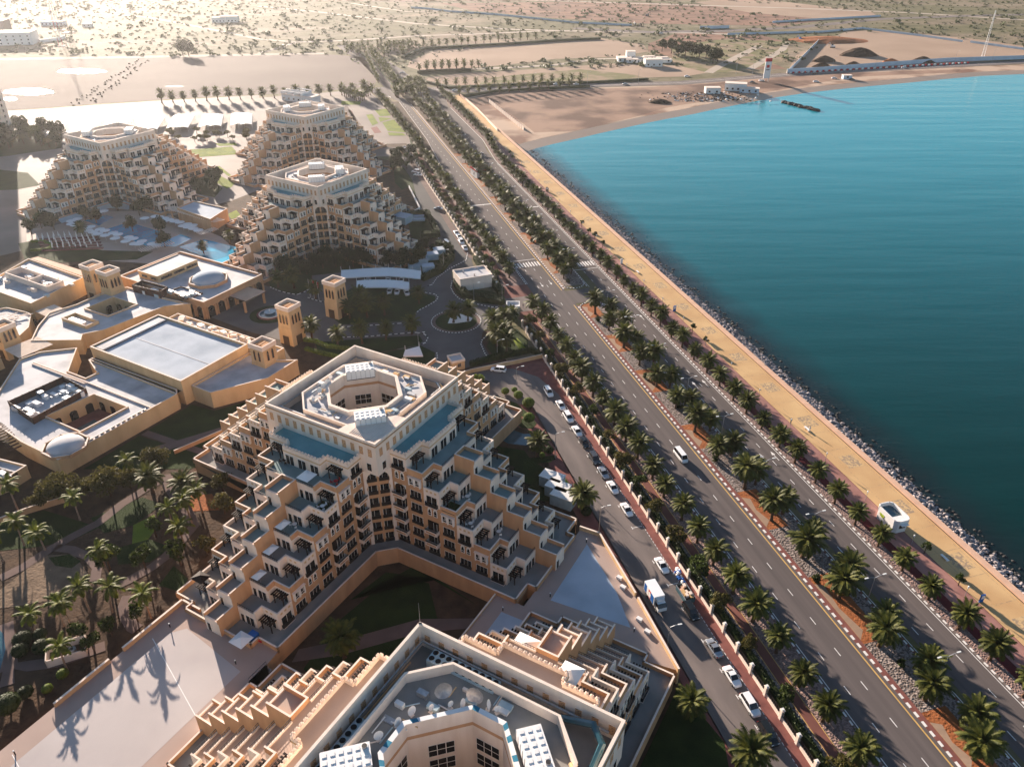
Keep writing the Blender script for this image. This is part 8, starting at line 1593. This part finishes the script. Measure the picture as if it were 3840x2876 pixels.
def far_house(rd, x, y, w_, d_, h_, lab, mm='white_paint', rz=0, name='building', cat='building', parts=True, fl=1):
    p = rd(x, y); B = root(name, (p[0], p[1], 0), lab, cat, rz); m = MB(); m.box(-w_ / 2, w_ / 2, -d_ / 2, d_ / 2, 0, h_, mm); link('wall', m.mesh('wall'), B); r = MB(); r.box(-w_ / 2 - .2, w_ / 2 + .2, -d_ / 2 - .2, d_ / 2 + .2, h_, h_ + .5, 'coping' if mm != 'coping' else 'white_paint'); link('roof', r.mesh('roof'), B)
    wn = MB(); wn.box(-.7, .7, -.06, 0, 0, 1.3, 'glass_dark'); we = wn.mesh('window')
    for f in range(fl):
        n = max(1, min(8, int(w_ / 4)))
        for k in range(n): link('window', we, B, (-w_ / 2 + (k + .5) * w_ / n, -d_ / 2, 1.0 + f * 3.2))
    return B
B = root('apartment_tower', (*RL_(15, 900), 0), 'pale apartment tower cut off by the left edge', 'apartment building', R_(-12)); m = MB(); m.box(-16, 2.5, -8, 8, 0, 48, 'stucco_cream'); link('wall', m.mesh('wall'), B); m = MB(); m.box(-16.3, 2.8, -8.3, 8.3, 48, 49, 'coping'); link('roof', m.mesh('roof'), B)
wn = MB(); wn.box(-.7, .7, -.06, 0, 0, 1.5, 'glass_dark'); we = wn.mesh('window')
for f in range(14):
    for x in (-12, -8, -4, 0): link('window', we, B, (x, -8, 2 + f * 3.2))
    if f < 8:
        for y in (-5, 0, 5): link('window', we, B, (2.5, y, 2 + f * 3.2), math.pi / 2)
m = MB(); [m.box(-10, -6, -9, -8, f * 3.2 + 1, f * 3.2 + 1.3, 'coping') for f in range(1, 14)]; link('balcony', m.mesh('balcony'), B)
far_house(RL_, 60, 285, 52, 22, 11, 'large white villa-like building at the upper left edge', rz=R_(10), fl=3); far_house(RL_, 10, 240, 18, 20, 16, 'taller dark-roofed part behind the white building at the upper left edge', mm='lot_sand', rz=R_(10), fl=3)
far_house(RL_, 1425, 145, 16, 10, 5, 'left one of the two white sheds far out in the desert'); far_house(RL_, 1490, 143, 20, 10, 6, 'right one of the two white sheds far out in the desert')
far_house(RL_, 350, 165, 26, 8, 4, 'long grey shed in the hazy desert behind the red and white mast', mm='hoarding'); far_house(RL_, 570, 175, 10, 6, 3, 'small white cabin in the hazy desert')
far_house(RT, 2015, 428, 15, 9, 5.5, 'white cubic building at the sewage works between the sandy plots', rz=R_(4)); far_house(RT, 1870, 380, 8, 7, 6, 'small white tower of the works between the sandy plots')
for k, (x, y) in enumerate([(1830, 400), (1880, 405), (1930, 388), (1990, 385), (2040, 388), (2090, 405), (1810, 385), (2075, 398), (1960, 400)]): far_house(RT, x, y, rnd.uniform(7, 13), rnd.uniform(4, 7), rnd.uniform(1.6, 3.2), '%s low white tank block of the works between the sandy plots' % ['rear left', 'second left', 'middle', 'middle right', 'right rear', 'right front', 'leftmost', 'rightmost', 'central front'][k], rz=R_(5), name='tank_block')
far_house(RO, 340, 585, 16, 8, 5, 'white beach shack with a stepped roof above the groyne', rz=R_(-15)); far_house(RO, 430, 600, 14, 6, 3, 'low blue-grey shack right of the white beach shack', mm='hoarding', rz=R_(-15)); far_house(RO, 190, 605, 11, 6, 4, 'white shed among the beach debris'); far_house(RO, 1060, 512, 7, 4, 2.6, 'small grey tent-like shed above the beach', mm='hoarding')
B = far_house(FD, 642, 216, 18, 12, 4, 'white open-framed entrance building behind the farthest residence', rz=R_(-28)); m = MB()
for a in (-9, -3, 3, 9): m.box(a - .3, a + .3, -6, 6, 4.5, 6.2, 'white_paint')
for b in (-6, 0, 6): m.box(-9, 9, b - .3, b + .3, 6.2, 6.8, 'white_paint')
link('roof_frame', m.mesh('roof_frame'), B); far_house(FD, 668, 220, 14, 9, 4, 'low white annexe of the open-framed entrance building', rz=R_(-28))
# tall sign
p = RO(537, 530); B = root('site_sign', (p[0], p[1], 0), 'tall white sign panel with a red top standing by the coast road', 'sign', R_(10)); m = MB(); m.box(-2.6, 2.6, -.3, .3, 2.5, 15, 'canvas_white'); link('panel', m.mesh('panel'), B); m = MB(); m.box(-2.6, 2.6, -.34, .34, 15, 17.5, 'sign_red'); m.box(-1.2, 1.2, -.36, -.34, 10.5, 12.6, 'sign_red'); m.box(-1.6, 1.6, -.35, -.30, 8.6, 9.2, 'dark_metal'); link('header', m.mesh('header'), B)
for x in (-2, 2): m = MB(); m.box(x - .2, x + .2, -.2, .2, 0, 2.5, 'steel'); link('leg', m.mesh('leg'), B)
# lattice masts
def mast(p, h, w_, lab, cols, base=0.6):
    B = root('lattice_mast', (p[0], p[1], 0), lab, 'mast'); m = MB(); n = 24
    for k in range(n):
        z0, z1 = h * k / n, h * (k + 1) / n; a, b = w_ * (1 - .75 * k / n), w_ * (1 - .75 * (k + 1) / n); c = cols[(k // 3) % 2]
        for sx, sy in ((-1, -1), (1, -1), (0, 1)): m.tube([(sx * a, sy * a, z0), (sx * b, sy * b, z1)], .14 if h < 60 else .2, c, 4)
        m.tube([(-a, -a, z0), (b, -b, z1)], .08, c, 3); m.tube([(a, -a, z0), (0, b, z1)], .08, c, 3)
    link('lattice', m.mesh('lattice'), B); f = MB(); f.box(-w_ - 1, w_ + 1, -w_ - 1, w_ + 1, 0, base, 'coping'); link('footing', f.mesh('footing'), B)
mast(RL_(402, 300), 62, 2.0, 'tall thin red and white mast in the hazy upper left', ('sign_red', 'white_paint')); mast(RL_(440, 215), 50, 4, 'faint reddish lattice mast right behind the red and white one', ('parapet_pink', 'parapet_pink')); mast(RL_(385, 200), 46, 4, 'faint reddish lattice mast left behind the red and white one', ('parapet_pink', 'parapet_pink'))
mast(RO(1935, 380), 40, 1.2, 'slender white lattice mast beside the coast road at the right', ('white_paint', 'white_paint'))
# hoardings and fences of the plots
def hoard(pts, h, mm, lab, post=0, name='hoarding', cat='fence'):
    c0 = pts[0]; B = root(name, (c0[0], c0[1], 0), lab, cat); m = MB(); P = [(p[0] - c0[0], p[1] - c0[1]) for p in pts]
    for a, b in zip(P[:-1], P[1:]): m.obox(a, b, .2, 0, h, mm)
    link('panel', m.mesh('panel'), B)
    if post:
        pm = MB(); pm.box(-.25, .25, -.25, .25, 0, h + .3, 'coping'); pe = pm.mesh('post'); k = 0
        for a, b in zip(P[:-1], P[1:]):
            L = math.hypot(b[0] - a[0], b[1] - a[1]); n = max(1, int(L / post))
            for i in range(n):
                if k < 95: link('post', pe, B, (a[0] + (b[0] - a[0]) * i / n, a[1] + (b[1] - a[1]) * i / n, 0)); k += 1
hoard([RO(672, 475), RO(900, 462), RO(1300, 430), RO(1700, 402), RO(2209, 385), RO(2700, 366)], 3.4, 'hoarding', 'long pale blue hoarding along the coast road at the right'); hoard([RO(675, 478), RO(760, 395), RO(880, 272)], 2.6, 'hoarding', 'pale hoarding running inland from the left end of the long one', 9)
hoard([RO(290, 228), RO(900, 213), RO(1160, 190), RO(1500, 232), RO(1810, 275)], 2.0, 'hoarding', 'pale hoarding round the back of the dug site'); hoard([RO(1860, 278), RO(2209, 325), RO(2500, 360)], 2.0, 'hoarding', 'pale hoarding at the far right behind the dug site')
hoard([RT(450, 55), RT(560, 62), RT(700, 80), RT(1000, 100), RT(1300, 130), RT(1500, 152), RT(1880, 170)], 2.0, 'hoarding', 'pale blue hoarding curving across the red desert ground at the top'); hoard([RO(110, 190), RO(300, 185)], 3, 'hoarding', 'short pale hoarding near the parked machines'); hoard([RO(580, 150), RO(820, 135), RO(1280, 110)], 2.0, 'hoarding', 'pale hoarding beyond the far sandy strip')
hoard([RT(955, 665), RT(1060, 750), RT(1180, 845)], 2.4, 'coping', 'broken white post fence running down to the beach', 4, 'beach_fence'); hoard([RT(805, 650), RT(880, 715), RT(1010, 850)], 1.6, 'coping', 'low pale wall between the promenade end and the beach ground', 0, 'beach_wall')
hoard([RL_(180, 235), RL_(260, 280), RL_(390, 262), RL_(425, 248)], 3, 'white_paint', 'white garden wall beside the white building at the upper left', 10, 'garden_wall', 'wall')
bm2 = MB()
for k in range(60):
    t = k / 60; a, b = RO(690 + t * 1170, 478 - t * 66), RO(690 + (t + .009) * 1170, 478 - (t + .009) * 66); bm2.obox(a, b, .8, 0, 1.3, 'sign_red' if k % 2 else 'white_paint')
tag(link('road_barrier', bm2.mesh('road_barrier')), 'line of red and white road barriers in front of the long hoarding', 'barrier'); 
# heaps of earth and machines
def heap(rd, x, y, r, h, mm, lab):
    p = rd(x, y); m = MB(); rr = random.Random(int(x + y)); n = 18; rings = []
    for j in range(5):
        q = 1 - j / 4.4; i = len(m.v); rings.append(i)
        for k in range(n): a = 2 * math.pi * k / n; e = rr.uniform(.85, 1.15); m.v.append((r * q * e * math.cos(a), r * q * e * .6 * math.sin(a), h * (1 - q ** 1.6) + rr.uniform(-.1, .1) * (j > 0)))
    for j in range(4):
        for k in range(n): q = (k + 1) % n; m.f.append((rings[j] + k, rings[j] + q, rings[j + 1] + q, rings[j + 1] + k)); m.m.append(m.mi(mm))
    m.f.append(tuple(rings[-1] + k for k in range(n))); m.m.append(m.mi(mm)); tag(link('earth_heap', m.mesh('earth_heap'), None, (p[0], p[1], 0)), lab, 'earth heap', 'heaps of earth behind the long hoarding')
for x, y, r, h, mm, lab in [(1140, 360, 18, 7, 'soil_brown', 'largest dark earth heap in the middle of the dug site'), (900, 440, 9, 4.5, 'soil_brown', 'leftmost brown heap along the long hoarding'), (1105, 430, 8, 4, 'soil_brown', 'second brown heap along the long hoarding'), (1345, 415, 10, 4.5, 'soil_orange', 'third brown heap along the long hoarding'), (1550, 405, 11, 5, 'soil_brown', 'rightmost brown heap along the long hoarding'), (915, 400, 11, 5, 'soil_brown', 'dark heap behind the leftmost one'), (940, 265, 40, 4, 'soil_orange', 'long reddish bank at the back of the dug site')]: heap(RO, x, y, r, h, mm, lab)
heap(RT, 2060, 665, 9, 2.4, 'soil_brown', 'dark heap of debris at the back of the beach')
def digger(rd, x, y, c, lab):
    p = rd(x, y); B = root('excavator', (p[0], p[1], 0), lab, 'excavator', rnd.uniform(0, 6)); m = MB(); m.box(-2, 2, -1.4, -.8, 0, .9, 'dark_metal'); m.box(-2, 2, .8, 1.4, 0, .9, 'dark_metal'); link('tracks', m.mesh('tracks'), B); m = MB(); m.box(-1.8, 1.6, -1.2, 1.2, 1.0, 2.2, c); m.box(.2, 1.6, -1.1, 0, 2.2, 3.2, 'glass_dark'); link('cab', m.mesh('cab'), B); m = MB(); m.tube([(1.5, .3, 2), (4, .3, 4.4), (6.2, .3, 2.6), (6.0, .3, .8)], .25, c, 5); link('boom', m.mesh('boom'), B)
digger(RT, 1900, 165, 'car_grey', 'left dark excavator on the red desert ground at the top'); digger(RT, 1935, 170, 'dark_metal', 'right dark excavator on the red desert ground at the top'); digger(RT, 1715, 215, 'dark_metal', 'dark machine beside the desert track'); digger(RT, 1980, 108, 'car_grey', 'small digger far back on the red ground'); digger(RO, 970, 312, 'white_paint', 'white machine on the mound of the dug site'); digger(RO, 760, 262, 'sign_blue', 'machine at the left of the reddish bank')
m = MB()
for k in range(40):
    t = k / 39; x, y = RL_(470 + t * 430, 680 - t * 290); rock(m, x + rnd.uniform(-3, 3), y + rnd.uniform(-3, 3), .3, .8, 'soil_brown', rnd)
    x, y = RL_(590 + t * 360, 665 - t * 270); rock(m, x + rnd.uniform(-3, 3), y + rnd.uniform(-3, 3), .3, .8, 'soil_brown', rnd)
o = tag(link('stone_line', m.mesh('stone_line')), 'two dotted lines of dark stones crossing the pinkish sand lot', 'stones'); o['kind'] = 'stuff'
for x, y, rd, lab in [(345, 480, RO, 'slim pole inland of the tall sign'), (450, 490, RO, 'slim pole just right of the first one inland of the tall sign'), (965, 455, RO, 'slim lamp pole on the long hoarding line, left'), (1245, 435, RO, 'slim lamp pole on the long hoarding line, second'), (1755, 418, RO, 'slim lamp pole on the long hoarding line, third'), (2000, 405, RO, 'slim lamp pole on the long hoarding line, right'), (1240, 570, RT, 'slim lamp pole on the coast road'), (1920, 545, RT, 'slim lamp pole on the coast road, right one'), (650, 620, RT, 'slim lamp pole at the junction'), (395, 560, RT, 'slim lamp pole left of the junction'), (1590, 560, RT, 'slim lamp pole on the coast road, middle one')]:
    lamp(rd(x, y), 10.5, (0,), lab, 'distant lamp poles', 0, 1.8)
# ================================================================ AIR
hz = bpy.data.materials.new('haze'); hz.use_nodes = True; n = hz.node_tree.nodes; n.clear(); out = n.new('ShaderNodeOutputMaterial'); vol = n.new('ShaderNodeVolumePrincipled')
vol.inputs['Color'].default_value = (.93, .93, .95, 1); vol.inputs['Density'].default_value = HAZE; vol.inputs['Anisotropy'].default_value = .66
hz.node_tree.links.new(vol.outputs[0], out.inputs['Volume'])
b = MB(); b.mats = []; b.box(-5600, 5600, -2200, 7400, -4, 135, 'asphalt'); me = bpy.data.meshes.new('haze'); me.from_pydata(b.v, [], b.f); me.materials.append(hz); o = link('haze', me); o['kind'] = 'stuff'
